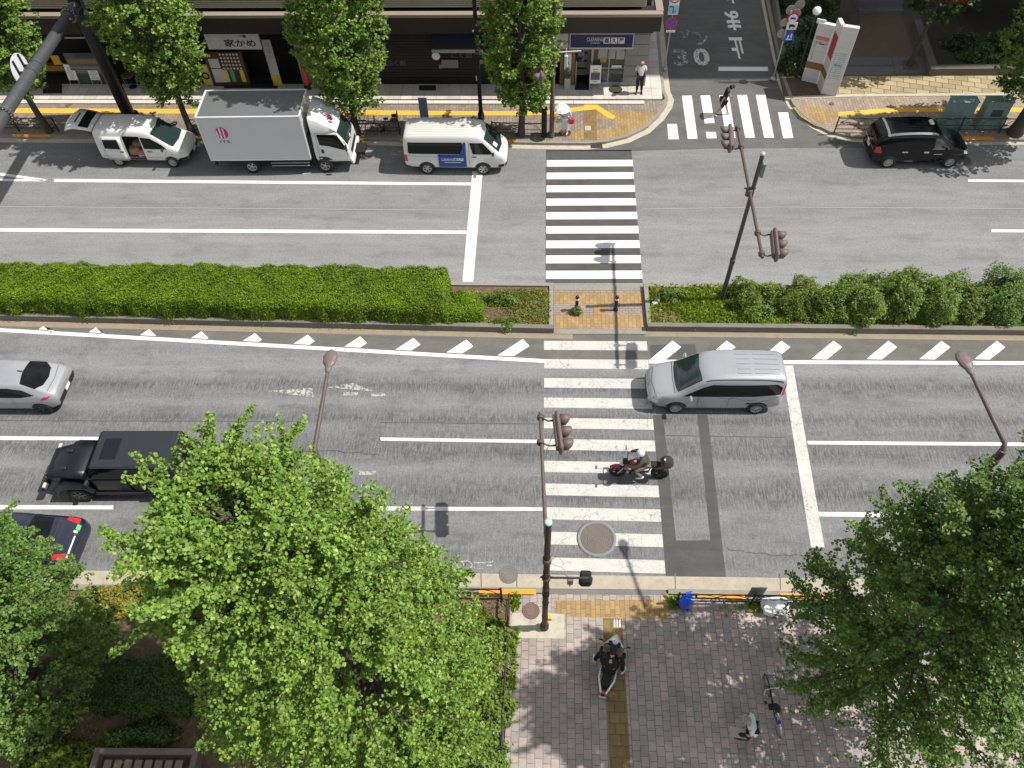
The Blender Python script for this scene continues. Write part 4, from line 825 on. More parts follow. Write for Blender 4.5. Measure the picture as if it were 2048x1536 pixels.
c.decal('windscreen', [[(1.44, -.68), (1.5, -.4), (1.52, 0), (1.5, .4), (1.44, .68), (.66, .6), (.72, 0), (.66, -.6)]], 'T', M_gls2)
c.both('side_window', [[(1.25, 1.0), (.62, 1.02), (-1.2, 1.04), (-2.1, 1.12), (-2.12, 1.45), (-1.9, 1.6), (.3, 1.58), (.6, 1.44)]], M_glass)
c.decal('rear_window', [[(-.6, 1.1), (.6, 1.1), (.55, 1.62), (-.55, 1.62)]], 'B', M_glass)
for s_ in ('L', 'R'):
    c.decal('headlamp', [[(2.15, .72), (2.4, .68), (2.3, .84), (1.95, .9)]], s_, M_lamp, .008); c.decal('tail_lamp', [[(-2.16, 1.02), (-2.24, 1.02), (-2.24, 1.6), (-2.19, 1.6)]], s_, M_tail, .01)
    c.decal('fog_recess', [[(2.1, .4), (2.35, .42), (2.34, .5), (2.15, .46)]], s_, M_trim, .008)
c.decal('grille', [[(-.45, .42), (.45, .42), (.5, .6), (-.5, .6)]], 'F', M_trim, .01); c.decal('bonnet_gap', [[(1.55, -.7), (1.58, 0), (1.55, .7), (1.53, .7), (1.56, 0), (1.53, -.7)], [(2.2, -.58), (2.3, 0), (2.2, .58), (2.185, .58), (2.285, 0), (2.185, -.58)]], 'T', M_seam, .004)
for y in (-.42, -.2, .02, .24, .42): c.decal('roof_rib', [[(-.55, y-.02), (-.55, y+.02), (-1.0, y+.02), (-1.0, y-.02)], [(-1.15, y-.02), (-1.15, y+.02), (-2.0, y+.02), (-2.0, y-.02)]], 'T', SILV, .014)
for y in (-.66, .66): c.decal('roof_gap', [[(.55, y-.012), (.55, y+.012), (-2.1, y*1.02+.012), (-2.1, y*1.02-.012)]], 'T', M_seam, .005)
seams(c, [((.72, .35), (.72, 1.0)), ((-.35, .32), (-.35, 1.0)), ((-1.35, .8), (-.35, .92)), ((-1.1, .6), (-2.05, .98))])
c.both('door_handle', [[(.0, .9), (-.22, .9), (-.22, .93), (0, .93)], [(-.42, .9), (-.64, .91), (-.64, .94), (-.42, .93)]], M_chrome, off=.02); c.both('window_strip', [[(1.3, .985), (.62, 1.0), (-1.2, 1.02), (-2.1, 1.1), (-2.1, 1.075), (-1.2, .995), (.62, .975), (1.3, .965)]], M_chrome, off=.009)
c.decal('sticker', [[(-.98, .62), (-1.05, .7), (-1.16, .66), (-1.24, .7), (-1.26, .62), (-1.16, .64), (-1.14, .58)]], c.N(), M_trim, .008)
for s_ in (1, -1): mirror_(c, 1.02, .86, 1.06, SILV, s_)
c.wheels(.32, .2, (1.425, -1.425), M_rim, 10)

# white van with the blue lettered panel
c = Car('delivery_van', 'white van with blue lettered side panel, parked before the far crosswalk', 'van', (967, 350), (857, 348.8), .845, 2.57)
c.loft([(-2.28, .42, .74, 1.0, .64, 1.6), (-2.26, .34, .8, 1.02, .7, 1.9), (-2.1, .3, .84, 1.05, .73, 2.0), (-1.0, .28, .845, 1.05, .74, 2.03), (.6, .28, .845, 1.05, .74, 2.03), (1.15, .28, .84, 1.05, .72, 1.98), (1.32, .28, .84, 1.05, .7, 1.88), (1.75, .28, .83, 1.04, .71, 1.42), (2.05, .28, .81, 1.0, .68, 1.12), (2.28, .3, .76, .9, .58, .96), (2.4, .36, .62, .7, .45, .76)], [WHT])
c.decal('windscreen', [[(2.02, -.66), (2.12, 0), (2.02, .66), (1.36, .62), (1.42, 0), (1.36, -.62)]], 'T', M_gls2); c.decal('windscreen_sticker', [[(1.9, -.52), (1.95, -.25), (1.78, -.25), (1.74, -.52)]], 'T', M_plate, .012)
c.both('side_window', [[(.42, 1.12), (-2.05, 1.12), (-2.08, 1.24), (-2.05, 1.68), (.38, 1.7), (.42, 1.6)]], M_glass); c.both('front_window', [[(.85, 1.12), (1.72, 1.1), (1.7, 1.2), (1.3, 1.66), (.72, 1.68)]], M_glass)
nr = c.N(); BLUE = mat('blue_vinyl', (.012, .055, .26), .4, var=.06)
c.decal('blue_panel', [[(-.72, .42), (.55, .42), (.55, 1.7), (.43, 1.7), (.38, 1.35), (.25, 1.1), (-.72, 1.1)]], nr, BLUE, .008)
c.text('panel_lettering', 'CLEANING', (-.33, .84), .13, M_wht, w=.54, off=.013); c.decal('letter_box', [[(-.03, .78), (.42, .78), (.42, .92), (-.03, .92)]], nr, M_wht, .012); c.text('letter_box_signs', '喜久屋', (.195, .85), .11, BLUE, w=.4, off=.016, bold=.02); c.decal('panel_line', [[(-.45, .68), (.3, .68), (.3, .705), (-.45, .705)]], nr, M_wht, .012)
c.decal('rear_window', [[(-.6, 1.15), (.6, 1.15), (.55, 1.7), (-.55, 1.7)]], 'B', M_glass)
for s_ in ('L', 'R'): c.decal('headlamp', [[(2.1, .8), (2.36, .74), (2.3, .94), (2.12, .98)]], s_, M_lamp, .008); c.decal('tail_lamp', [[(-2.12, .7), (-2.26, .7), (-2.26, 1.05), (-2.14, 1.05)]], s_, M_tail, .01); c.decal('bumper_side', [[(1.95, .3), (2.42, .36), (2.42, .6), (2.0, .55)]], s_, M_trim, .008)
c.decal('front_bumper', [[(-.7, .34), (.7, .34), (.72, .6), (-.72, .6)]], 'F', M_trim, .012); c.both('rear_bumper', [[(-2.3, .34), (-2.0, .3), (-2.0, .45), (-2.3, .5)]], M_trim, off=.01)
for k in range(9): y = -.56+.14*k; c.decal('roof_rib', [[(.95, y-.02), (.95, y+.02), (-2.05, y+.02), (-2.05, y-.02)]], 'T', WHT, .016, res=.4)
seams(c, [((.68, .4), (.68, 1.72)), ((1.72, .75), (1.72, 1.1)), ((-.75, .35), (-.75, 1.1)), ((-2.1, 1.0), (-.75, .98)), ((-.75, 1.12), (-.75, 1.7))]); c.both('door_handle', [[(.8, .96), (1.02, .96), (1.02, 1.0), (.8, 1.0)]], M_trim, off=.016)
for s_ in (1, -1): mirror_(c, 1.78, .84, 1.2, M_trim, s_, .9)
c.wheels(.32, .19, (1.285, -1.285), M_rim, 6)

# black taxi
c = Car('taxi', 'black taxi-style tall hatchback standing at the right kerb', 'taxi', (1893.5, 336), (1768.8, 336.5), .845, 2.75)
c.loft([(-2.2, .4, .7, .9, .6, 1.1), (-2.16, .32, .78, .95, .62, 1.42), (-1.95, .27, .82, .98, .66, 1.62), (-1.6, .22, .845, 1.0, .68, 1.7), (-.6, .2, .85, 1.0, .7, 1.75), (.3, .2, .85, .99, .69, 1.73), (.62, .2, .85, .98, .67, 1.62), (1.0, .2, .84, .97, .69, 1.3), (1.3, .2, .84, .95, .7, 1.06), (1.55, .22, .83, .93, .7, .99), (2.0, .25, .77, .85, .6, .88), (2.2, .32, .64, .68, .48, .7)], [BLK])
c.decal('windscreen', [[(1.28, -.66), (1.35, 0), (1.28, .66), (.62, .6), (.68, 0), (.62, -.6)]], 'T', M_gls2); c.both('side_window', [[(.32, 1.04), (-1.9, 1.06), (-1.95, 1.3), (-1.75, 1.48), (.28, 1.5)]], M_glass); c.both('front_window', [[(.4, 1.04), (1.08, 1.03), (.62, 1.45), (.36, 1.5)]], carpaint('clear_side_glass', (.07, .075, .07), .06, 0, .3))
c.decal('rear_window', [[(-.58, 1.05), (.58, 1.05), (.5, 1.5), (-.5, 1.5)]], 'B', M_glass)
for s_ in ('L', 'R'): c.decal('headlamp', [[(1.85, .72), (2.14, .66), (2.06, .84), (1.8, .87)]], s_, M_lamp, .008); c.decal('tail_lamp', [[(-1.84, .82), (-2.16, .82), (-2.14, 1.08), (-1.98, 1.12)]], s_, M_tail, .012)
GREY = mat('roof_strip_grey', (.2, .2, .215), .3, .3)
for y in (-.62, .62): c.decal('roof_rail', [[(.42, y-.035), (.42, y+.035), (-1.72, y+.035), (-1.72, y-.035)]], 'T', GREY, .02)
c.decal('spoiler', [[(-1.68, -.66), (-1.68, .66), (-1.78, .64), (-1.78, -.64)]], 'T', GREY, .03)
for k in range(6): y = -.43+.17*k; c.decal('roof_rib', [[(-.1, y-.025), (-.1, y+.025), (-1.5, y+.025), (-1.5, y-.025)]], 'T', BLK, .014, res=.4)
MB().bbox((.2, 0, 1.84), (.2, .34, .12), .05).build('roof_lamp', mat('roof_lamp_shade', (.55, .6, .5), .4), c.root)
c.decal('rear_garnish', [[(-.62, .86), (.62, .86), (.62, .93), (-.62, .93)]], 'B', M_chrome, .012); c.decal('number_plate', [[(-.17, .68), (.17, .68), (.17, .84), (-.17, .84)]], 'B', M_plate, .014)
seams(c, [((.34, .35), (.34, 1.02)), ((-.95, .4), (-.95, 1.02)), ((1.12, .6), (1.2, .95))], m=mat('dark_gap', (.002, .002, .002), .9)); c.both('door_handle', [[(.02, .82), (.24, .82), (.24, .9), (.02, .9)], [(-.95, .84), (-.7, .84), (-.7, .9), (-.95, .9)]], M_chrome, off=.018); c.both('window_strip', [[(1.1, 1.0), (.34, 1.01), (.34, 1.03), (1.1, 1.02)]], M_chrome, off=.01)
c.both('sill_lettering', [[(-.7, .36), (-.32, .36), (-.32, .4), (-.7, .4)], [(.95, .36), (1.0, .36), (1.0, .39), (.95, .39)]], mat('grey_print', (.3, .3, .3), .5), off=.008)
c.both('number_mark', [[(.5, .74), (.85, .74), (.85, .765), (.5, .765)]], M_plate, off=.008)
for s_ in (1, -1): mirror_(c, .92, .85, 1.08, BLK, s_, .9)
c.wheels(.315, .19, (1.375, -1.375), M_rim, 14)

# silver hatchback leaving at the left edge
c = Car('hatchback', 'silver hatchback cut by the left picture edge', 'hatchback', (-45, 827.8), (94, 828.5), .87, 2.62)
c.loft([(-2.02, .42, .66, .72, .5, .84), (-1.96, .34, .78, .84, .6, .98), (-1.75, .26, .86, .9, .68, 1.06), (-1.4, .22, .88, .93, .66, 1.22), (-1.0, .2, .88, .93, .6, 1.38), (-.55, .2, .88, .92, .62, 1.45), (.3, .2, .88, .91, .62, 1.46), (.8, .2, .88, .9, .6, 1.34), (1.4, .22, .87, .9, .68, 1.0), (1.8, .24, .85, .86, .66, .9), (2.15, .3, .68, .68, .5, .72)], [SILV2])
c.decal('windscreen', [[(1.4, -.66), (1.46, 0), (1.4, .66), (.75, .56), (.8, 0), (.75, -.56)]], 'T', M_gls2)
c.decal('rear_window', [[(-.86, -.52), (-.8, 0), (-.86, .52), (-1.35, .62), (-1.56, .4), (-1.62, 0), (-1.56, -.4), (-1.35, -.62)]], 'T', M_glass)
c.both('side_window', [[(1.15, .96), (-.8, .96), (-1.3, 1.03), (-.9, 1.22), (-.4, 1.3), (.5, 1.3)]], M_glass)
for s_ in ('L', 'R'): c.decal('tail_lamp', [[(-1.45, .84), (-1.72, .87), (-1.85, .95), (-1.6, .95)]], s_, M_tail, .01); c.decal('rear_skirt', [[(-1.2, .22), (-2.0, .34), (-2.02, .48), (-1.6, .32)]], s_, M_trim, .01)
c.decal('rear_bumper_insert', [[(-.7, .44), (.7, .44), (.66, .66), (-.66, .66)]], 'B', M_trim, .01); c.decal('number_plate', [[(-.17, .52), (.17, .52), (.17, .68), (-.17, .68)]], 'B', M_plate, .03)
c.decal('tailgate_gap', [[(-1.72, -.6), (-1.78, 0), (-1.72, .6), (-1.735, .6), (-1.795, 0), (-1.735, -.6)]], 'T', M_seam, .004); c.decal('aerial', [[(-.62, -.02), (-.62, .02), (-.8, .02), (-.8, -.02)]], 'T', M_trim, .03)
seams(c, [((-.45, .3), (-.45, .94)), ((.6, .3), (.6, .94))])
for s_ in (1, -1): mirror_(c, .85, .86, .98, SILV2, s_, .9)
c.wheels(.31, .2, (1.31, -1.31), M_rimd, 5)

# navy saloon half hidden under the left tree
rc = P(166, 1088, .6); c = Car('saloon_car', 'dark navy saloon with red lamp and green sticker under left foliage', 'saloon car', (-120, 1150), (90, 1150), .85, 2.75)
c.root.location = (rc.x-2.36, rc.y+.04, .01)
c.root.rotation_euler = (0, 0, PI-R(1.5)); c.near = 1
c.loft([(-2.34, .4, .66, .78, .55, .86), (-2.3, .3, .8, .92, .64, 1.0), (-2.0, .24, .84, .96, .68, 1.06), (-1.6, .22, .85, .97, .68, 1.14), (-1.05, .2, .85, .96, .62, 1.44), (-.6, .2, .85, .95, .64, 1.5), (.4, .2, .85, .94, .64, 1.49), (.9, .2, .84, .93, .63, 1.3), (1.35, .22, .84, .92, .68, 1.02), (2.0, .25, .78, .84, .6, .88), (2.25, .32, .64, .66, .5, .7)], [NAVY])
c.decal('rear_window', [[(-.98, -.56), (-.92, 0), (-.98, .56), (-1.5, .6), (-1.56, 0), (-1.5, -.6)]], 'T', M_glass); c.decal('windscreen', [[(1.35, -.6), (1.4, 0), (1.35, .6), (.85, .56), (.88, 0), (.85, -.56)]], 'T', M_gls2); c.both('side_window', [[(1.0, .98), (-1.1, 1.0), (-.9, 1.34), (.6, 1.34)]], M_glass)
for s_ in (-1, 1): c.decal('tail_lamp', [[(-1.85, s_*.6), (-1.85, s_*.74), (-2.22, s_*.7), (-2.24, s_*.5)]], 'T', M_tail, .012)
c.decal('green_sticker', [[(-2.2, -.5), (-2.2, -.32), (-2.3, -.3), (-2.3, -.48)]], 'T', mat('green_sticker', (.03, .45, .1), .5), .016); c.decal('boot_strip', [[(-2.24, -.1), (-2.25, .5), (-2.28, .5), (-2.27, -.1)], [(-2.18, -.28), (-2.18, -.2), (-2.28, -.2), (-2.28, -.28)]], 'T', M_plate, .016); c.decal('boot_gap', [[(-1.66, -.66), (-1.7, 0), (-1.66, .66), (-1.675, .66), (-1.715, 0), (-1.675, -.66)]], 'T', M_seam, .004)
c.wheels(.31, .19, (1.375, -1.375), M_rim, 8)

# black soft-top off-roader
OFF = mat('off_roader_paint', (.006, .008, .012), .4, 0, var=.2, coat=.1, spec=.3); SOFT = mat('dark_soft_top', (.014, .018, .024), .62, var=.2, sc=2)
c = Car('off_roader', 'black boxy off-roader with soft top beside the big ginkgo', 'off-road car', (170, 1003), (400, 1003), .94, 2.95)
r_ = c.root; b = MB().bbox((.2-1.0, 0, .82), (3.3, 1.56, .78), .07).bbox((1.72, 0, .86), (1.5, 1.2, .5), .1); c.body = b.build('body', OFF, r_); c.rebvh()
h = MB(); vs = []
for x, w_, z in ((1.0, .74, 1.2), (1.7, .68, 1.17), (2.3, .56, 1.08), (2.42, .52, .98)):
    for y in (-1, -.6, 0, .6, 1): vs.append((x, y*w_, z+.03*(1-y*y)))
h.smooth().add(vs, [(5*i+j, 5*i+5+j, 5*i+6+j, 5*i+1+j) for i in range(3) for j in range(4)]); o = h.build('bonnet', OFF, r_); md = o.modifiers.new('t', 'SOLIDIFY'); md.thickness = .1; md.offset = -1
MB().bbox((1.86, -.34, 1.2), (.2, .1, .05), .02).bbox((1.86, .34, 1.2), (.2, .1, .05), .02).build('bonnet_vents', M_trim, r_)
MB().bbox((2.44, 0, .84), (.1, 1.1, .46), .04).build('grille', OFF, r_)
for y in (-.42, .42): MB().lathe([(.1, 0), (.1, .04), (.06, .055), (0, .06)], (2.48, y, .9), 16, 'X').build('headlamp', M_lamp, r_)
for sx in (1.475, -1.475):
    for sy in (1, -1):
        f = MB(); pts = [(-.62, .62), (-.42, .9), (.36, .93), (.62, .78), (.68, .55), (.6, .55), (.5, .72), (.3, .84), (-.36, .82), (-.52, .6)]; f.extr([(sx+px_*(1 if sx > 0 else -1), z) for px_, z in pts], 'Y', sy*.6, sy*.95); f.build('wing', OFF, r_)
MB().bbox((2.62, 0, .58), (.2, 1.75, .22), .06).build('front_bumper', M_trim, r_)
for y in (-.62, .62): MB().bbox((2.52, y*1.25, .82), (.1, .2, .08), .02).build('indicator', mat('pale_indicator', (.5, .48, .42), .3), r_)
tp = MB().bbox((-.72, 0, 1.82), (2.65, 1.46, .1), .05); tp.build('soft_top', SOFT, r_); MB().bbox((.08, 0, 1.872), (.55, .8, .02), .02).build('roof_panel', OFF, r_); MB().bbox((-1.2, 0, 1.872), (1.4, 1.3, .02), .02).build('rear_roof_panel', SOFT, r_)
ws = MB().add([(.62, -.7, 1.8), (.62, .7, 1.8), (1.0, .74, 1.2), (1.0, -.74, 1.2)], [(0, 1, 2, 3)]); o = ws.build('windscreen', M_glass, r_); md = o.modifiers.new('t', 'SOLIDIFY'); md.thickness = .03
for y in (1, -1):
    MB().add([(.6, y*.74, 1.8), (-2.05, y*.74, 1.8), (-2.2, y*.78, 1.18), (.95, y*.78, 1.18)], [(0, 1, 2, 3)]).build('side_window', M_glass, r_); MB().bbox((.2, y*.8, .85), (1.15, .05, .66), .02).bbox((-1.0, y*.8, .85), (1.05, .05, .66), .02).build('door', OFF, r_); MB().bbox((.85, y*.95, 1.25), (.1, .22, .18), .03).build('wing_mirror', M_trim, r_)
    MB().bbox((-.1, y*.86, .44), (2.0, .1, .08), .02).build('side_step', M_trim, r_)
MB().tube([(.58, .69, 1.72), (.58, .69, 1.0)], .03).tube([(.58, -.69, 1.72), (.58, -.69, 1.0)], .03).bbox((-.8, 0, 1.25), (2.4, 1.3, .1), .02).build('cabin_frame', M_trim, r_)
c.wheels(.4, .26, (1.475, -1.475), mat('dull_rim', (.16, .16, .14), .5, .4), 6, arch=False, rr=.62)

# white van, rear flap up and side door slid open
c = Car('delivery_van', 'small white van with raised rear flap and open sliding side door', 'van', (350, 335.5), (230, 332.5), .82, 2.6)
c.loft([(-2.08, .42, .72, .9, .62, 1.3), (-2.05, .34, .79, .95, .68, 1.78), (-1.9, .3, .82, .98, .7, 1.86), (-1.0, .28, .83, .98, .71, 1.9), (.3, .28, .83, .97, .7, 1.88), (.6, .28, .83, .96, .68, 1.8), (1.15, .28, .82, .95, .7, 1.34), (1.5, .28, .82, .94, .71, 1.06), (1.9, .3, .78, .88, .64, .94), (2.1, .36, .7, .74, .52, .8), (2.16, .42, .56, .6, .4, .62)], [WHT])
ns = c.near; nr = c.N()
c.decal('windscreen', [[(1.5, -.66), (1.57, 0), (1.5, .66), (.66, .6), (.74, 0), (.66, -.6)]], 'T', M_gls2); c.decal('windscreen_base', [[(1.56, -.6), (1.63, 0), (1.56, .6), (1.5, .66), (1.57, 0), (1.5, -.66)]], 'T', M_trim, .01)
c.decal('front_window', [[(.22, 1.02), (1.26, 1.0), (1.1, 1.18), (.62, 1.52), (.18, 1.58)]], nr, M_glass); far_ = 'L' if nr == 'R' else 'R'; c.decal('far_side_window', [[(.22, 1.02), (1.26, 1.0), (.62, 1.5), (.18, 1.58)], [(-1.9, 1.02), (.05, 1.02), (.05, 1.58), (-1.85, 1.58)]], far_, M_glass)
for s_ in ('L', 'R'): c.decal('headlamp', [[(1.8, .66), (2.08, .62), (2.0, .8), (1.8, .84)]], s_, M_lamp, .01); c.decal('front_bumper_side', [[(1.5, .28), (2.2, .38), (2.16, .6), (1.7, .52)]], s_, M_trim, .01)
c.decal('front_bumper', [[(-.6, .36), (.6, .36), (.62, .62), (-.62, .62)]], 'F', M_trim, .014); c.decal('number_plate', [[(-.17, .46), (.17, .46), (.17, .62), (-.17, .62)]], 'F', M_plate, .03)
c.both('door_handle', [[(.32, .86), (.55, .86), (.55, .9), (.32, .9)]], M_trim, off=.016); c.both('side_lamp', [[(1.42, .74), (1.47, .74), (1.47, .77), (1.42, .77)]], M_tail, off=.01); seams(c, [((1.1, .7), (1.28, 1.0)), ((.14, .34), (.14, 1.62))])
c.both('side_crease', [[(-1.9, .55), (1.45, .55), (1.45, .565), (-1.9, .565)]], M_gry, off=.004)
for s_ in (1, -1): mirror_(c, 1.12, .82, 1.06, M_trim, s_, .9)
c.wheels(.29, .17, (1.3, -1.3), M_rim, 8)
# the sliding door: moved back along the flank, opening cut out of the body
dn = MB(); ap_ = [(-.72, .36), (-1.72, .36), (-1.78, .95), (-1.72, 1.62), (-.72, 1.62)]
vs = []; dv = []
for x in np.linspace(-.74, -1.72, 6):
    for z in (.36, .6, .95, 1.3, 1.62): hh = c.bvh.ray_cast(Vector((x, 5*ns, z)), Vector((0, -ns, 0)))[0]; dv.append((x, (hh.y if hh else .8*ns)+ns*.075, z))
dn.smooth().add(dv, [(5*i+j, 5*i+5+j, 5*i+6+j, 5*i+1+j) for i in range(5) for j in range(4)]); dr = dn.build('sliding_door', WHT, c.root); md = dr.modifiers.new('t', 'SOLIDIFY'); md.thickness = .05
wv = []
for x, z in ((-.86, 1.04), (-1.6, 1.06), (-1.58, 1.5), (-.88, 1.52)): hh = c.bvh.ray_cast(Vector((x, 5*ns, z)), Vector((0, -ns, 0)))[0]; wv.append(Vector((x, hh.y+ns*.112, z)))
MB().add(wv, [(0, 1, 2, 3)]).build('door_window', M_glass, dr); MB().bbox((-.84, wv[0].y+ns*.01, .9), (.18, .04, .06), .015).build('door_handle', M_trim, dr)
c.hole(lambda p: (p.y*ns > .45 and -.74 < p.x < .1 and .4 < p.z < 1.66) or (p.x < -2.0 and .5 < p.z < 1.74))
inn = MB().box((-.9, 0, .46), (2.1, 1.44, .06)).box((.12, 0, .95), (.05, 1.4, .9)).box((-.3, -ns*.66, 1.0), (1.6, .03, 1.0)); inn.build('cargo_floor', mat('dim_interior', (.05, .045, .04), .9), c.root)
for (x, y, z, d_, m_) in ((-.45, ns*.45, .68, (.5, .4, .36), mat('cardboard', (.3, .2, .1), .9)), (-.15, ns*.55, .62, (.36, .3, .26), mat('pink_bag', (.5, .12, .2), .7)), (-.25, ns*.3, .95, (.5, .3, .3), mat('brown_sack', (.2, .14, .08), .9)), (-.08, ns*.62, .53, (.4, .16, .08), M_wht)):
    g_ = Matrix.Rotation(c.root.rotation_euler.z, 3, 'Z') @ Vector((x, y, z)); t_ = tag(MB().bbox((0, 0, 0), d_, .05).build('cargo_box', m_, None, loc=c.root.location+g_, rot=(0, 0, c.root.rotation_euler.z+.2)), {'cardboard': 'cardboard box inside the open side door of the white van', 'pink_bag': 'pink bag at the open side door of the white van', 'brown_sack': 'brown sack deepest inside the open white van', 'white_plastic': 'white flat packet on the sill of the open white van'}[m_.name], 'cargo')
fl = MB(); vs = []
for x, z, w_ in ((-1.98, 1.86, .68), (-2.3, 1.95, .7), (-2.75, 2.02, .72), (-3.0, 2.0, .74), (-3.2, 1.9, .74)):
    for y in (-1, -.5, 0, .5, 1): vs.append((x-(0 if x > -2.9 else .1*(1-y*y)), y*w_, z+.04*(1-y*y)))
fl.smooth().add(vs, [(5*i+j, 5*i+5+j, 5*i+6+j, 5*i+1+j) for i in range(4) for j in range(4)]); o = fl.build('rear_flap', WHT, c.root); md = o.modifiers.new('t', 'SOLIDIFY'); md.thickness = .07; md.offset = -1
b = MB(); b.add([(-2.14, -.58, 1.935), (-2.14, .58, 1.935), (-2.56, .6, 2.03), (-2.56, 0, 2.055), (-2.56, -.6, 2.03), (-2.14, 0, 1.965)], [(0, 5, 3, 4), (5, 1, 2, 3)]); b.build('flap_window', M_glass, o); MB().bbox((-2.78, 0, 2.075), (.07, .7, .02), .008).build('flap_grip', M_trim, o)
MB().cyl((-2.0, .6, 1.5), (-2.5, .62, 1.95), .015, n=6).cyl((-2.0, -.6, 1.5), (-2.5, -.62, 1.95), .015, n=6).build('gas_struts', M_dkg, c.root)

# box lorry
c = Car('box_truck', 'white box lorry with round pink emblem parked between the two vans', 'box truck', (654, 345.5), (506, 347), .95, 3.4)
r_ = c.root; M_box = carpaint('box_panel_white', (.55, .555, .56), .35, 0, .2); M_roof = carpaint('box_roof_aluminium', (.3, .32, .335), .25, .55, .3)
x0 = P(419, 325, .75); inv = Matrix.Rotation(-c.ang, 3, 'Z'); lx = lambda p: (inv @ (Vector((p.x, p.y, 0))-Vector((r_.location.x, r_.location.y, 0)))).x
bx0 = lx(P(421, 325, .8)); bx1 = lx(P(621, 325, .8)); BH = 3.06; bm_ = (bx0+bx1)/2; bl2 = bx1-bx0
c.body = MB().bbox((bm_, 0, (.8+BH)/2), (bl2, 2.02, BH-.8), .03).build('cargo_box', M_box, r_); c.rebvh()
MB().box((bm_, 0, BH+.006), (bl2-.16, 1.9, .012)).build('box_roof', M_roof, r_)
ed = MB()
for y in (1, -1): ed.box((bm_, y*.985, BH+.005), (bl2, .07, .05)).box((bm_, y*1.012, .82), (bl2, .03, .07))
for x in (bx0+.03, bx1-.03): ed.box((x, 0, BH+.006), (.07, 2.0, .048)); [ed.box((x, y*1.012, 1.92), (.06, .03, 2.2)) for y in (1, -1)]
ed.build('box_edging', carpaint('edging_white', (.68, .68, .68), .3), r_)
PK = mat('pink_emblem', (.5, .03, .15), .5); ex, ez = bx0+.95, 2.28
c.decal('emblem', [[(ex+.28*math.cos(a), ez+.3*math.sin(a)) for a in np.linspace(0, 2*PI, 24, endpoint=False)]], c.N(), PK, .008, res=.6)
c.decal('emblem_stripes', [[(ex-.1, ez-.26), (ex-.04, ez-.28), (ex-.02, ez+.28), (ex-.08, ez+.3)], [(ex+.05, ez-.28), (ex+.1, ez-.26), (ex+.12, ez+.2), (ex+.07, ez+.28)], [(ex-.26, ez-.05), (ex-.2, ez-.2), (ex-.16, ez-.2), (ex-.2, ez+.2), (ex-.24, ez+.1)]], c.N(), M_wht, .012, res=.6); c.text('emblem_letters', 'ITS', (ex+.02, ez-.46), .13, M_trim, w=.42, bold=.0)
ch = MB().box((bm_, 0, .66), (bl2, .8, .18)).box((.9, 0, .6), (5.2, .7, .16)); ch.build('chassis', M_under, r_)
MB().bbox((.15, c.near*.8, .52), (1.5, .3, .4), .05).build('fuel_tank', M_under, r_); MB().bbox((bx0+.5, c.near*.7, .6), (.5, .2, .2), .03).build('tool_box', M_under, r_)
MB().bbox((bx0+.12, 0, .5), (.1, 1.9, .12), .02).build('rear_bumper', M_trim, r_)
gd = MB(); [gd.cyl((-.75, y*.95, .42+.16*k), (1.0, y*.95, .42+.16*k), .02, n=6) for y in (1, -1) for k in (0, 1)]; gd.build('side_guard', M_gry, r_)
cab0 = bx1+.22; cf = cab0+1.6
class Sub: pass
cb_ = Car.__new__(Car); cb_.root = r_; cb_.near = c.near; cb_.hw = .93; cb_.wb = 3.4
cb_.loft([(cab0, .6, .9, 1.35, .8, 2.1), (cab0+.03, .5, .93, 1.35, .83, 2.16), (cab0+.5, .5, .94, 1.35, .84, 2.18), (cab0+1.0, .5, .94, 1.33, .83, 2.15), (cab0+1.18, .5, .94, 1.32, .82, 2.05), (cab0+1.42, .5, .93, 1.3, .82, 1.6), (cab0+1.58, .48, .92, 1.24, .82, 1.28), (cf-.04, .46, .9, .95, .82, 1.05), (cf+.04, .44, .86, .8, .74, .85)], [carpaint('cab_white', (.62, .62, .61), .28)])
cb_.body.name = 'cab'
cb_.decal('windscreen', [[(cab0+1.52, -.74), (cab0+1.56, 0), (cab0+1.52, .74), (cab0+1.14, .72), (cab0+1.18, 0), (cab0+1.14, -.72)]], 'T', M_gls2); cb_.both('door_window', [[(cab0+.3, 1.5), (cab0+.7, 1.44), (cab0+1.4, 1.22), (cab0+1.42, 1.4), (cab0+1.12, 1.98), (cab0+.24, 2.0)]], M_glass)
cb_.both('door_handle', [[(cab0+.32, 1.08), (cab0+.44, 1.08), (cab0+.44, 1.28), (cab0+.32, 1.28)]], M_trim, off=.012); cb_.both('door_gap', [[(cab0+.18, .9), (cab0+.195, .9), (cab0+.195, 2.05), (cab0+.18, 2.05)], [(cab0+1.5, .8), (cab0+1.515, .8), (cab0+1.45, 1.2), (cab0+1.435, 1.2)]], M_seam, off=.004)
cb_.decal('grille', [[(-.6, .84), (.6, .84), (.62, 1.02), (-.62, 1.02)]], 'F', M_trim, .012)
for s_ in ('L', 'R'): cb_.decal('headlamp', [[(cf-.16, .72), (cf+.02, .7), (cf+.0, .9), (cf-.14, .96)]], s_, M_lamp, .01)
MB().bbox((cf+.04, 0, .56), (.16, 1.84, .26), .06).build('front_bumper', carpaint('bumper_white', (.68, .68, .66), .3), r_)
fa_ = MB(); vs = []
for x, w_, z in ((cab0+.02, .86, 2.92), (cab0+.35, .86, 2.78), (cab0+.8, .82, 2.5), (cab0+1.1, .76, 2.26), (cab0+1.16, .74, 2.14)):
    for y, k in ((-1, .12), (-.9, .02), (-.5, 0), (0, 0), (.5, 0), (.9, .02), (1, .12)): vs.append((x, y*w_, z-k))
n_ = 7; fs = [(n_*i+j, n_*i+n_+j, n_*i+n_+1+j, n_*i+1+j) for i in range(4) for j in range(6)]; nb = len(vs)
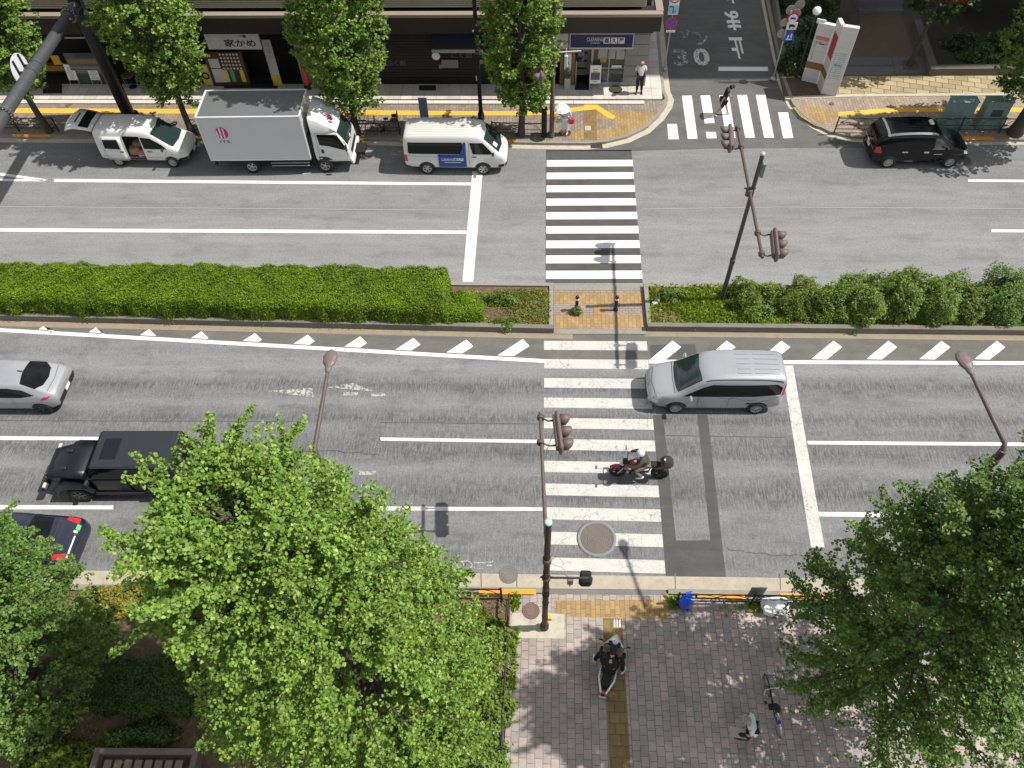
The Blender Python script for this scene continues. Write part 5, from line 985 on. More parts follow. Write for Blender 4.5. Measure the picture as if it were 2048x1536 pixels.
for x, w_ in ((cab0+.02, .86), (cab0+.35, .86), (cab0+.8, .82), (cab0+1.1, .76), (cab0+1.16, .74)): vs += [(x, -w_, 2.1), (x, w_, 2.1)]
for i in range(4): fs += [(n_*i, nb+2*i, nb+2*i+2, n_*i+n_), (n_*i+6, n_*i+n_+6, nb+2*i+3, nb+2*i+1)]
fa_.smooth().add(vs, fs); fo = fa_.build('wind_deflector', MATS['cab_white'], r_); c.body = fo; c.rebvh(); ex, ey = cab0+.86, -.22
c.decal('deflector_emblem', [[(ex+.12*math.cos(a), ey+.14*math.sin(a)) for a in np.linspace(0, 2*PI, 20, endpoint=False)]], 'T', PK, .012, res=.5)
for y in (1, -1): MB().bbox((cab0+1.5, y*1.04, 1.42), (.08, .14, .32), .03).tube([(cab0+1.4, y*.9, 1.7), (cab0+1.52, y*1.02, 1.6)], .015, 6).build('wing_mirror', M_trim, r_)
MB().box((cab0-.12, 0, 1.2), (.16, 1.7, 1.5)).build('cab_back', M_under, r_)
cb_.both('wheel_arch', [[(1.7+.52*math.cos(a), .4+.5*math.sin(a)) for a in np.linspace(-.2, PI+.2, 20)]], M_trim, off=.004, res=.2)
c.hw = .95; c.wheels(.37, .24, (1.7, -1.7), mat('steel_rim', (.4, .4, .4), .5, .4), 5, arch=False, rr=.58)
# ------------------------------------------------------------ vegetation
def leafmat(name, a, b, c_=None, trans=.35, rough=.5, mott=.35):
    t = NT(name); ge = t.N('ShaderNodeNewGeometry'); r = ge.outputs['Random Per Island']
    col = t.ramp(r, [(0.0, a), (.6, b), (1.0, c_ or b)]); col = t.mix(mott, col, t.ramp(t.noise(t.coord(), .8, 5, .7), [(.35, .5), (.65, 1.5)]), 'MULTIPLY')
    t.set(col, rough, spec=.35); tr = t.N('ShaderNodeBsdfTranslucent'); t.link(t.mix(1, col, (1.1, 1.15, .55), 'MULTIPLY'), tr.inputs[0]); mx = t.N('ShaderNodeMixShader'); mx.inputs[0].default_value = trans
    t.link(t.b.outputs[0], mx.inputs[1]); t.link(tr.outputs[0], mx.inputs[2]); t.link(mx.outputs[0], t.out.inputs[0]); return t.m
LF_GK = leafmat('ginkgo_leaves', (.10, .185, .025), (.175, .305, .042), (.32, .44, .095), .27)
LF_GK2 = leafmat('deep_green_ginkgo_leaves', (.075, .15, .03), (.125, .225, .042), (.19, .30, .06), .27)
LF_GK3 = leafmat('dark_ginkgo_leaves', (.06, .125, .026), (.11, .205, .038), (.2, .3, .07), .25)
LF_GF = leafmat('street_ginkgo_leaves', (.085, .165, .024), (.15, .26, .035), (.28, .38, .075), .28)
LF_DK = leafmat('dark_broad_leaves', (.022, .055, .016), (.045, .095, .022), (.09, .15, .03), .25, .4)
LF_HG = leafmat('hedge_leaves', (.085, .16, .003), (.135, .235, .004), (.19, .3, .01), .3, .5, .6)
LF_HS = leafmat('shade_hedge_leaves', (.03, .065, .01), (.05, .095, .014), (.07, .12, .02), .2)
LF_B1 = leafmat('bush_leaves_fresh', (.075, .145, .016), (.135, .225, .026), (.21, .3, .045), .32)
LF_B2 = leafmat('bush_leaves_olive', (.075, .125, .009), (.125, .19, .014), (.19, .25, .024), .3)
LF_YL = leafmat('yellow_shrub_leaves', (.16, .17, .02), (.25, .24, .03), (.33, .3, .05), .3)
LF_WD = leafmat('weed_blades', (.13, .21, .012), (.21, .31, .018), (.3, .37, .04), .4)
LF_DRY = leafmat('dry_weed_blades', (.16, .15, .04), (.22, .19, .06), (.28, .24, .09), .3)
BARK = mat('grey_brown_bark', (.065, .052, .042), .9, var=.35, sc=5, bump=.9, bsc=22); TWIG = mat('twigs', (.15, .14, .07), .85)
FAN = np.array([(0, 0), (-.5, .52), (-.24, .8), (.24, .8), (.5, .52)]); OVAL = np.array([(0, 0), (-.3, .45), (0, 1.0), (.3, .45)]); BLADE = np.array([(-.06, 0), (.06, 0), (.0, 1.0)])
def unit(a): return a/np.maximum(np.linalg.norm(a, axis=-1, keepdims=True), 1e-9)
def leaves(name, C, N, U, S, shape, m, parent=None, fold=0.0):
    C = np.asarray(C, float); N = unit(np.asarray(N, float)); U = np.asarray(U, float); U = unit(U-N*np.sum(U*N, 1, keepdims=True)); W = np.cross(U, N); n = len(C); k = len(shape)
    S = np.broadcast_to(np.asarray(S, float).reshape(-1, 1, 1), (n, 1, 1)); sx = shape[:, 0].reshape(1, k, 1); sy = shape[:, 1].reshape(1, k, 1)
    V = C[:, None, :]+(W[:, None, :]*sx+U[:, None, :]*sy+N[:, None, :]*(np.abs(sx)*fold))*S
    me = bpy.data.meshes.new(name); me.vertices.add(n*k); me.vertices.foreach_set('co', V.reshape(-1).astype(np.float32)); me.loops.add(n*k); me.loops.foreach_set('vertex_index', np.arange(n*k, dtype=np.int32)); me.polygons.add(n); me.polygons.foreach_set('loop_start', np.arange(0, n*k, k, dtype=np.int32)); me.polygons.foreach_set('loop_total', np.full(n, k, np.int32))
    me.update(calc_edges=True); me.materials.append(m); o = bpy.data.objects.new(name, me); COL.objects.link(o)
    if parent is not None: o.parent = parent
    return o
def ginkgo(name, label, base, H, Rm, zb, seed, nprim, m, leaf=.1, tr=.16, dens=1.0, shape=None, group=None, shoots=10, sec=.34, bend=(0, 0), per=4, cut=None, step=.1, zmin=None, fill=60):
    g = np.random.default_rng(seed); t = thing(name, label, 'tree', base, 0, group)
    shape = shape or (lambda u: max(.06, math.sin(PI*min(1, u*.86+.14))**.62*(1-.25*u)))
    tk = MB(); pts = [Vector((bend[0]*(max(z, 0)/H)**1.5+.05*math.sin(z*1.3+seed), bend[1]*(max(z, 0)/H)**1.5+.05*math.cos(z*.9+seed), z)) for z in np.linspace(-.1, H*.96, 14)]
    rad = [max(.02, tr*(1-.9*(i/13.0))**.8*(1.35 if i == 0 else 1)) for i in range(14)]; tk.tube(pts, rad, 10)
    def axis(z): return Vector((bend[0]*(max(z, 0)/H)**1.5+.05*math.sin(z*1.3+seed), bend[1]*(max(z, 0)/H)**1.5+.05*math.cos(z*.9+seed), z))
    C = []; D = []; tw = MB().mat(1)
    def foliage(a, b, n_):
        d = np.array(b-a); L_ = np.linalg.norm(d); d = d/max(L_, 1e-6); k = max(1, int(L_/step*dens))
        for f in (np.arange(k)+g.uniform(.1, .9))/k:
            C.append(np.array(a)+d*L_*f); D.append(d)
    for i in range(nprim):
        u = ((i+g.uniform(0, 1))/nprim)**.85; z0 = min(H*.9, zb*.8+(H-zb*.8)*.93*u); az = i*2.39996+g.normal(0, .35); el = R(lerp(12, 62, u)+g.normal(0, 8)); z1 = z0
        for _ in range(3):
            rr = Rm*shape(min(1, max(0, (z1-zb)/(H-zb))))*g.uniform(.78, 1.06); z1 = min(H*1.0, z0+rr*math.tan(el)*.75)
        rr = max(rr, .25); o_ = axis(z0); e = axis(z1)+Vector((rr*math.cos(az), rr*math.sin(az), 0)); e.z = z1; mid = lerp(o_, e, .5)+Vector((0, 0, .12*rr)); k_ = [o_, lerp(lerp(o_, mid, .5), lerp(mid, e, .5), .5)*0+mid, e]
        if cut and cut(e): continue
        ln = (e-o_).length; tk.tube(k_, [tr*.3*(1-.6*u), tr*.16*(1-.5*u)+.004, .006], 5, caps=False); dirp = (e-o_).normalized()
        ns = max(3, int(ln/sec))
        for j in range(ns):
            f = .22+.78*(j+g.uniform(.2, .8))/ns; p = lerp(lerp(o_, mid, f), lerp(mid, e, f), f); a2 = az+g.choice((-1, 1))*g.uniform(.4, 1.5); d2 = Vector((math.cos(a2)*.8, math.sin(a2)*.8, g.normal(.05, .45)))*.75+dirp*.6; l2 = g.uniform(.35, 1.0)*(.5+.35*Rm/4)*(1.15-.35*f); q = p+d2.normalized()*l2
            if zmin and q.z < zmin: continue
            if g.uniform() < .8: tw.tube([p, lerp(p, q, .5)+Vector((0, 0, .04)), q], [.009, .006, .003], 3, caps=False)
            foliage(p, q, 0)
        foliage(lerp(o_, e, .45), e, 0)
    for i in range(shoots):
        az = g.uniform(0, 2*PI); r_ = g.uniform(0, .65)*Rm; z0 = zb+(H-zb)*g.uniform(.55, .95); 
        if r_ > Rm*shape((z0-zb)/(H-zb)): continue
        o_ = axis(z0)+Vector((r_*math.cos(az), r_*math.sin(az), 0)); q = o_+Vector((.3*math.cos(az), .3*math.sin(az), g.uniform(.5, 1.2))); tw.tube([o_, q], [.012, .004], 3, caps=False); foliage(o_, q, 0); foliage(o_, q, 0)
    nf = int(fill*Rm*(H-zb)); ph_ = g.uniform(0, 6.28, 6)
    for i in range(nf):
        u = g.uniform(0, 1)**.9; z = zb+(H-zb)*u; az = g.uniform(0, 2*PI); rf_ = math.sqrt(g.uniform(.12, 1))*g.uniform(.93, 1.05); r_ = Rm*shape(u)*rf_; p = axis(z)+Vector((r_*math.cos(az), r_*math.sin(az), 0))
        cl = math.sin(p.x*2.3+ph_[0]+math.sin(p.z*1.7))+math.sin(p.y*2.6+ph_[1]+math.sin(p.x*1.3))+math.sin(p.z*3.1+ph_[2]+math.sin(p.y*1.9))
        if cl < g.normal(-.45, .5): continue
        C.append(np.array(p)); D.append(np.array((math.cos(az)*.8, math.sin(az)*.8, g.normal(.3, .5))))
    off_ = len(tk.v); tk.v += tw.v; tk.f += [[i+off_ for i in f] for f in tw.f]; tk.m += tw.m; tk.sm += tw.sm; tk.build('trunk', [BARK, TWIG], t, fixn=False)
    C = np.array(C); D = np.array(D); n = len(C); CC = np.repeat(C, per, 0); DD = np.repeat(D, per, 0); rnd = g.normal(0, 1, CC.shape); out = unit(rnd-DD*np.sum(rnd*DD, 1, keepdims=True)); U = out+DD*.4+np.array([0, 0, -.1]); Nn = g.normal(0, .75, CC.shape)+np.array([.25, 0, 1.0])
    leaves('crown', CC+out*.03+g.normal(0, .02, CC.shape), Nn, U, g.uniform(.75, 1.25, len(CC))*leaf, FAN, m, t, .15); return t
GG = 'ginkgo trees'
def SH(a, b, d): return lambda u: max(.05, max(.03, 1-min(1, u)**a)**b*min(1, (u+.12)*3.2)**.6*(1-d*u))
ginkgo('ginkgo_tree', 'big bright green ginkgo in front of the black off-roader', Vector((-4.2, 5.95, .1)), 11.9, 3.9, 1.4, 11, 155, LF_GK, .072, .2, 1.5, group=GG, shoots=16, per=8, shape=SH(1.3, .32, .15), fill=250, sec=.27, bend=(-1.3, .35))
ginkgo('ginkgo_tree', 'ginkgo at the left edge hiding most of the navy saloon', Vector((-13.75, 6.2, .1)), 10.6, 2.85, 1.5, 12, 135, LF_GK2, .072, .18, 1.4, group=GG, shoots=10, per=8, shape=SH(2.3, .5, .01), fill=430, sec=.27)
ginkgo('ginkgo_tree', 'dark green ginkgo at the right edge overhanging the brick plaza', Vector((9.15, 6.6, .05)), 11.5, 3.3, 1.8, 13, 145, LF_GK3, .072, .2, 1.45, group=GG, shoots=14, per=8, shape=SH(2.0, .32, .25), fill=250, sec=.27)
FG = 'street ginkgos on the far sidewalk'
far_shape = lambda u: max(.1, (.45+.55*min(1, u*2.2))*(1-.55*max(0, u-.35)))
for (u, v), lb, H, Rm, zb, sd_ in (((98, 263), 'far street ginkgo left of the dark gantry post', 9.0, 2.15, 2.6, 21), ((387, 268), 'far street ginkgo rising behind the box lorry tail', 9.5, 2.3, 2.3, 22), ((716, 266), 'far street ginkgo with leafy trunk behind the lorry cab', 9.5, 2.4, 1.6, 23), ((1044, 271), 'far street ginkgo beside the corner signal pole', 9.0, 1.95, 1.5, 24)):
    ginkgo('ginkgo_tree', lb, P(u, v, .125), H, Rm, zb, sd_, 80, LF_GF, .125, .16, 1.2, group=FG, shoots=6, per=6, shape=far_shape, sec=.28, step=.1, fill=170)
RG = 'trees of the garden corner'
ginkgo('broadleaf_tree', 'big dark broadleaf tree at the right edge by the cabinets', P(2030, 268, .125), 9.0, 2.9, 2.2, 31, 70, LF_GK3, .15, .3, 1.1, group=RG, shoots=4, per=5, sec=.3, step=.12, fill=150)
ginkgo('broadleaf_tree', 'slim garden tree in the paved pit between path and planter', P(1817, 131, .13), 7.0, 2.3, 2.9, 32, 44, LF_DK, .17, .12, 1.0, group=RG, shoots=3, per=5, bend=(.9, .6), step=.12, fill=90)
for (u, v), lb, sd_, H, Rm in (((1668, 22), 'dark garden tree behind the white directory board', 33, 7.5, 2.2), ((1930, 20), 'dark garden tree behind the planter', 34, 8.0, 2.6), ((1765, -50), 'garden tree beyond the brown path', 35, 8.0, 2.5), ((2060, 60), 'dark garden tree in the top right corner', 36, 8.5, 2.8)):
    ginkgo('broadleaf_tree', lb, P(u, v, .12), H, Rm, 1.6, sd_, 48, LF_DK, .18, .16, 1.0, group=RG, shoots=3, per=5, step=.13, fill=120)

def bush(name, label, c, rx, ry, h, n, leaf, m, seed, group=None, cat='shrub', flat=.0, rz=0, box=False, wob=.27, core=(.02, .035, .01), up=.6, shape=OVAL):
    g = np.random.default_rng(seed); t = thing(name, label, cat, c, rz, group); th = g.uniform(0, 2*PI, n); ph = np.arccos(g.uniform(-.15, 1, n)); d = np.stack([np.sin(ph)*np.cos(th), np.sin(ph)*np.sin(th), np.cos(ph)], 1)
    f = 1+wob*(np.sin(3*th+seed)*np.sin(2*ph)+.7*np.sin(7*th+ph*5+seed)*.6+.5*np.sin(11*th-ph*8)*.5); dep = g.uniform(.72, 1.04, n)**.6
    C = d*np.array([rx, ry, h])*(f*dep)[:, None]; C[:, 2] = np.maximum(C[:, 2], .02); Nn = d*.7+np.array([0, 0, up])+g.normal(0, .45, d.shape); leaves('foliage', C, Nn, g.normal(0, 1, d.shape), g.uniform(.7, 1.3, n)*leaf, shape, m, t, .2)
    cm = MB().smooth(); vs = []; N_ = 20; K_ = 8
    for i in range(K_+1):
        p_ = PI/2*i/K_
        for j in range(N_): a = 2*PI*j/N_; ff = .74*(1+wob*(math.sin(3*a+seed)*math.sin(2*p_))); vs.append((rx*ff*math.sin(p_)*math.cos(a), ry*ff*math.sin(p_)*math.sin(a), h*ff*math.cos(p_)-.02))
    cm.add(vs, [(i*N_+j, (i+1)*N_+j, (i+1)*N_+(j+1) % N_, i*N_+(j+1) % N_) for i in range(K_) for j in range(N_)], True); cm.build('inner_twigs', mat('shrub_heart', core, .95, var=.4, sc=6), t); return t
def hedge(name, label, pts, h, n_m2, leaf, m, seed, core=(.02, .035, .006), edge=.16, cat='hedge', hv=.085):
    # pts: list of (x, y_far, y_near) along the hedge; rounded clipped top with leaves on every face
    g = np.random.default_rng(seed); X = np.array([p[0] for p in pts]); YF_ = np.array([p[1] for p in pts]); YN = np.array([p[2] for p in pts]); Hh = np.array([p[3] if len(p) > 3 else h for p in pts]); t = thing(name, label, cat, (0, 0, 0)); L_ = X[-1]-X[0]; wd = float(np.mean(YF_-YN)); per = wd+2*h; n = int(L_*per*n_m2)
    x = g.uniform(X[0], X[-1], n); s_ = g.uniform(0, per, n); hh = np.interp(x, X, Hh)+hv*np.sin(x*1.7+seed)*np.sin(x*.6)+.03*g.normal(0, 1, n); yf = np.interp(x, X, YF_)+.05*np.sin(x*2.3); yn = np.interp(x, X, YN)+.05*np.sin(x*1.9+1)
    v = s_-h; side = np.where(s_ < h, 0, np.where(s_ > h+wd, 2, 1)); f = np.clip(v/wd, 0, 1); y = np.where(side == 0, yn, np.where(side == 2, yf, yn+(yf-yn)*f)); z = np.where(side == 0, hh*s_/h, np.where(side == 2, hh*np.clip((per-s_)/h, 0, 1), hh)); e = np.minimum(f, 1-f)*wd
    z = np.where(side == 1, z-edge*np.clip(1-e/edge, 0, 1)**2, np.minimum(z, hh-edge*.3)); y = np.where(side == 0, y+.12*(z/hh)**3, np.where(side == 2, y-.12*(z/hh)**3, y)); bump_ = .05*np.sin(x*5.1+y*3.7)+.04*np.sin(x*9-y*7)+g.normal(0, .025, n)+np.where(g.uniform(0, 1, n) < .035, g.uniform(.03, .13, n), 0)-np.where(np.sin(x*4.3+np.sin(y*3))*np.sin(y*5.1+x) > .86, .07, 0); z = np.where(side == 1, z+bump_, z); y = np.where(side == 0, y-bump_, np.where(side == 2, y+bump_, y)); z = np.maximum(z, .06)
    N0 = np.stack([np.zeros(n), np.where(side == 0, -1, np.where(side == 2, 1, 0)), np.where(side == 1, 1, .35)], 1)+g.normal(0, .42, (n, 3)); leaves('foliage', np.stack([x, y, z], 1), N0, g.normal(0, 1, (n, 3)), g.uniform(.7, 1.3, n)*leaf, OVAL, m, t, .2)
    b = MB(); vs = []
    for p in pts:
        hc = (p[3] if len(p) > 3 else h)-.13; vs += [(p[0], p[2]+.12, .0), (p[0], p[2]+.14, hc-.06), (p[0], p[2]+.25, hc), (p[0], p[1]-.25, hc), (p[0], p[1]-.14, hc-.06), (p[0], p[1]-.12, .0)]
    for i in range(len(pts)-1): b.add(vs, [(6*i+j, 6*i+j+1, 6*i+7+j, 6*i+6+j) for j in range(5)])
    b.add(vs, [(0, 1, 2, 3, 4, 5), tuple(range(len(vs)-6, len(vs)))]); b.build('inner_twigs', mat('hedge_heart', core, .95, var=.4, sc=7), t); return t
hx1 = P(884, 620, .9).x; hx2 = P(965, 625, .5).x
yn_ = lambda x: mL0.y+sl_*(x-mL0.x)+.16
xs = np.linspace(-25, hx1, 14)
hedge('hedge', 'long clipped bright green hedge on the left half of the median', [(x, mU-.0, yn_(x), 1.12) for x in xs]+[(hx1+.1, mU-.2, yn_(hx1), .9), (hx1+.22, mU-.75, yn_(hx1), .55), (hx2-.5, mU-.85, yn_(hx2)+.05, .45), (hx2, mU-1.15, yn_(hx2)+.3, .28)], 1.1, 1700, .066, LF_HG, 41, core=(.03, .055, .006))
def weeds(name, label, polys, n, m, h, seed, z=.1, width=1.0, wide=BLADE):
    g = np.random.default_rng(seed); C = []
    for poly in polys:
        ps = [P(u, v, z) for u, v in poly]; x0, x1 = min(p.x for p in ps), max(p.x for p in ps); y0, y1 = min(p.y for p in ps), max(p.y for p in ps); k = 0
        while k < n//len(polys):
            x, y = g.uniform(x0, x1), g.uniform(y0, y1); ins = False; q = len(ps)-1
            for i in range(len(ps)):
                if (ps[i].y > y) != (ps[q].y > y) and x < (ps[q].x-ps[i].x)*(y-ps[i].y)/(ps[q].y-ps[i].y)+ps[i].x: ins = not ins
                q = i
            if ins and math.sin(x*2.1+seed)+math.sin(y*3.3+x)+g.normal(0, .8) > -.9: C.append((x, y, z+g.uniform(0, h*.45)))
            k += 1
    C = np.array(C); n = len(C); U = g.normal(0, .75, (n, 3))+np.array([0, 0, .8]); N0 = g.normal(0, .6, (n, 3))+np.array([0, 0, .7]); o = leaves(name, C, N0, U, g.uniform(.5, 1.3, n)*h, wide, m, None, .1); return tag(o, label, 'weeds', None, 'stuff')
WB = np.array([(0, 0), (-.22, .5), (0, 1.0), (.22, .5)])
weeds('ground_cover', 'bright yellow green weeds covering the right median bed', [[(1300, 572), (1560, 572), (1585, 655), (1300, 655)]], 15000, LF_WD, .15, 51, .13, wide=WB)
weeds('ground_cover', 'mixed weeds at the end of the left median bed', [[(945, 585), (1100, 580), (1102, 656), (935, 655)]], 3000, LF_WD, .12, 52, .12, wide=WB)
weeds('dry_weeds', 'dry brownish weeds among the green in the median beds', [[(990, 580), (1102, 578), (1102, 656), (990, 656)], [(1300, 575), (1540, 572), (1560, 655), (1300, 655)]], 4500, LF_DRY, .1, 53, .14, wide=WB)
BG = 'shrubs of the median beds'
def mb2(u, v, rx, ry, h, n, lf, m, seed, lb, **k): bush('shrub', lb, P(u, v, .12), rx*1.1, ry, h, n, lf, m, seed, BG, **k)
mb2(1007, 603, .68, .36, .42, 1500, .07, LF_B2, 61, 'small clipped olive shrub at the back of the left median bed')
mb2(1012, 650, .5, .3, .3, 900, .07, LF_B2, 62, 'thin olive shrub at the front of the left median bed')
mb2(1340, 596, .6, .4, .4, 1500, .07, LF_B1, 63, 'low fresh shrub beside the yellow marker stake')
mb2(1500, 602, 1.0, .7, .85, 6000, .085, LF_B2, 64, 'olive shrub right of the median signal pole')
mb2(1512, 630, .6, .42, .5, 2200, .085, LF_B1, 65, 'small shrub in front of the olive one by the pole')
mb2(1605, 612, 1.0, .95, 1.0, 8000, .085, LF_B2, 66, 'olive shrub left of the round pale green bush', wob=.25)
mb2(1690, 618, 1.3, 1.05, 1.3, 14000, .085, LF_B1, 67, 'round pale green bush in the right median bed')
mb2(1775, 608, 1.15, 1.0, 1.4, 11000, .09, LF_B1, 68, 'taller left half of the broad median bush'); mb2(1855, 612, 1.3, 1.05, 1.35, 13000, .09, LF_B1, 69, 'broad shaggy bush with drooping front in right median bed', wob=.26)
mb2(1932, 615, .9, .9, .95, 6000, .08, LF_B2, 70, 'flat olive shrub between the two big right median bushes'); mb2(2015, 612, 1.4, 1.1, 1.4, 14000, .09, LF_GK2, 71, 'dark rounded bush at the right end of the median', wob=.3); mb2(2110, 618, 1.2, 1.0, 1.2, 5000, .09, LF_B1, 72, 'bush continuing the median row beyond the right edge')
mb2(1153, 623, .2, .16, .22, 240, .08, LF_B2, 73, 'tuft of weeds round the foot of the left bollard')
# planting bed, near left
NG = 'shrubs of the near planting bed'
def nb(u, v, rx, ry, h, n, lf, m, seed, lb, **k): bush('shrub', lb, P(u, v, .1), rx, ry, h, n, lf, m, seed, NG, **k)
nb(238, 1205, 1.0, .5, .75, 3200, .1, LF_YL, 81, 'sunlit yellow green shrub at the kerb between two ginkgos')
nb(330, 1190, 1.0, .5, .5, 2200, .1, LF_B1, 82, 'low green shrub right of the yellow one at the kerb')
nb(955, 1290, .9, 1.0, .7, 5200, .1, LF_B2, 83, 'yellowish shrub by the hoop fence, upper one'); nb(945, 1410, 1.1, 1.05, .75, 6000, .1, LF_B2, 84, 'yellowish shrub by the hoop fence, middle one'); nb(925, 1515, 1.2, .9, .75, 6000, .1, LF_B1, 85, 'green shrub by the hoop fence, bottom one')
nb(820, 1500, 1.1, .8, .5, 2600, .1, LF_B1, 86, 'low green shrub under the big ginkgo at the bottom edge'); nb(110, 1520, 1.2, .5, .5, 2400, .1, LF_B2, 87, 'olive shrub at the bottom left edge'); nb(240, 1478, .5, .25, .3, 700, .09, LF_B1, 88, 'small tuft behind the slatted platform')
nb(690, 1520, .9, .6, .5, 2200, .1, LF_B1, 89, 'dim shrub right of the slatted platform')
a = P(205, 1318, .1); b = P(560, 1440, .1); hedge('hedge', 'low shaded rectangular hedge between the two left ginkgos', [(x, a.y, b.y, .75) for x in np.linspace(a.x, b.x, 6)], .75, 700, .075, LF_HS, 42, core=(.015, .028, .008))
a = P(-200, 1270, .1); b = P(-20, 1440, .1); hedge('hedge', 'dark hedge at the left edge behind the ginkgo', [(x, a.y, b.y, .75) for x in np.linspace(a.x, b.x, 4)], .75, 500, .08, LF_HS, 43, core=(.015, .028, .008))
weeds('ground_cover', 'weeds and litter leaves scattered over the near bed soil', [[(880, 1200), (1010, 1200), (1000, 1290), (880, 1300)], [(400, 1450), (1000, 1450), (1000, 1536), (400, 1536)], [(0, 1450), (200, 1450), (200, 1536), (0, 1536)]], 2600, LF_DRY, .09, 54, .1, wide=OVAL)
weeds('ground_cover', 'green weeds along the near guardrail foot', [[(1335, 1196), (1365, 1196), (1368, 1218), (1340, 1215)], [(1440, 1200), (1545, 1205), (1520, 1228), (1440, 1225)], [(1026, 1260), (1036, 1260), (1028, 1380), (1018, 1380)], [(1025, 1190), (1040, 1190), (1036, 1215), (1024, 1215)]], 2200, LF_WD, .16, 55, .06, wide=WB)
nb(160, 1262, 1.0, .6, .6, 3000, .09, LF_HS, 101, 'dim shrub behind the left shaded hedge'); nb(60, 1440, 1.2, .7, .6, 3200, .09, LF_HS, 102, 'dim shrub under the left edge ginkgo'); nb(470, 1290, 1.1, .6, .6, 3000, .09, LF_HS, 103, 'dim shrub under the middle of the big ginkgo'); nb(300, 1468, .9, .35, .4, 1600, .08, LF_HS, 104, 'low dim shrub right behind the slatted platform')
# dark shrubs of the garden corner
SG = 'dark garden shrubs'
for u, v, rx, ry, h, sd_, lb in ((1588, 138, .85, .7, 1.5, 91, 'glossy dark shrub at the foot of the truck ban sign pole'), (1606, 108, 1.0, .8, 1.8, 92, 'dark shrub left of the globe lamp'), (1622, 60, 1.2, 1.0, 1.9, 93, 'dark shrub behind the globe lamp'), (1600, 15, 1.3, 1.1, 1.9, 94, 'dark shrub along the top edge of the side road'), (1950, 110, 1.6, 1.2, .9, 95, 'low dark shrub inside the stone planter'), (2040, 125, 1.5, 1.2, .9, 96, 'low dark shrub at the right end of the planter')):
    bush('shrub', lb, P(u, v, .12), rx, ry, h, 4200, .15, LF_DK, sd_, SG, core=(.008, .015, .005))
# ------------------------------------------------------------ shop building
def FR(u0, v0, u1, v1, off=0.0):
    a = PW(u0, v1, YF+off); b = PW(u1, v1, YF+off); c_ = PW(u0, v0, YF+off); return (a.x+c_.x*0), b.x, max(.2, a.z), c_.z
M_fas = mat('dark_brown_fascia', (.026, .02, .0185), .5, .1, var=.15, sc=1.2); M_lip = mat('beige_cornice', (.27, .22, .175), .7, var=.1, sc=2); M_lou = mat('olive_louvre', (.3, .27, .195), .6, var=.12, sc=1); M_pan = mat('grey_wall_panels', (.24, .24, .225), .6, var=.08, sc=1.5, dirt=((.17, .17, .15), .3)); M_jnt = mat('panel_joint', (.07, .07, .065), .8)
M_int = mat('dim_shop_interior', (.009, .0085, .008), .9, var=.3, sc=1); M_shut = mat('dark_roller_shutter', (.013, .0135, .016), .6, .1); M_wood = mat('wood_slats', (.26, .16, .075), .6, var=.25, sc=3); M_wall = mat('upper_wall', (.2, .19, .165), .8, var=.1); M_winf = mat('window_frame', (.32, .33, .33), .4, .4)
XL = -34.0; XR = FR(1246, 60, 1289.5, 172)[1]
sb = thing('shop_building', 'long dark-fronted shop building along the far sidewalk', 'building', (0, YF, .2)); O = Vector((0, YF, .2))
def part(name, m, fn): b = MB().at(Matrix.Translation(-O)); fn(b); return b.build(name, m, sb)
part('wall', M_wall, lambda b: b.box(((XL+XR)/2, YF+6.6, 6.2), (XR-XL, 10.8, 12.2)).box((XR-.15, YF+.75, 1.75), (.3, 1.0, 3.1)))
part('interior', M_int, lambda b: b.box(((XL+XR)/2, YF+1.14, 1.75), (XR-XL-.7, .08, 3.0)).box(((XL+XR)/2, YF+.62, .215), (XR-XL-.7, 1.0, .02)))
fx1 = PW(1322, 50, YF-.6).x
part('ceiling', M_fas, lambda b: b.box(((XL+XR)/2, YF+.3, 3.4), (XR-XL, 1.8, .12)))
part('fascia', M_fas, lambda b: (b.box(((XL+fx1)/2, YF-.6, 3.82), (fx1-XL, .1, .74)), [b.box((x, YF-.655, 3.82), (.02, .012, .74)) for x in np.arange(XL+1, fx1, 3.6)]))
part('fascia_end', M_fas, lambda b: b.box((fx1-.05, YF+2, 3.82), (.1, 5.1, .74)))
part('cornice', M_lip, lambda b: (b.box(((XL+fx1)/2, YF-.55, 4.26), (fx1-XL+.06, .34, .14)), b.box((fx1-.1, YF+2.1, 4.26), (.34, 5.0, .14))))
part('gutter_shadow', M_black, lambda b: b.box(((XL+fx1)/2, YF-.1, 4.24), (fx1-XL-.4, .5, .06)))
part('louvre', M_lou, lambda b: [b.box(((XL+fx1)/2-.3, YF-.32+.012*k, 4.52+.085*k), (fx1-XL-.9, .07, .05)) for k in range(22)])
part('louvre_back', M_fas, lambda b: b.box(((XL+fx1)/2-.3, YF+.1, 5.4), (fx1-XL-.9, .5, 1.8)))
def pillar(u0, u1):
    x0, x1, _, _ = FR(u0, 100, u1, 171); o = part('pillar', M_pan, lambda b: b.box(((x0+x1)/2, YF+.22, 1.76), (x1-x0, .5, 3.16)))
    for z in (.75, 1.3, 1.85, 2.45, 2.95):
            bj = MB().at(Matrix.Translation(-O)).box(((x0+x1)/2, YF-.034, z), (x1-x0, .014, .015)).build('panel_joint', M_jnt, o)
    return x0, x1
P1 = pillar(608, 652); P2 = pillar(730, 759); P3 = pillar(1003, 1021); P4 = pillar(1247, 1289.5); P0 = pillar(-180, -150)
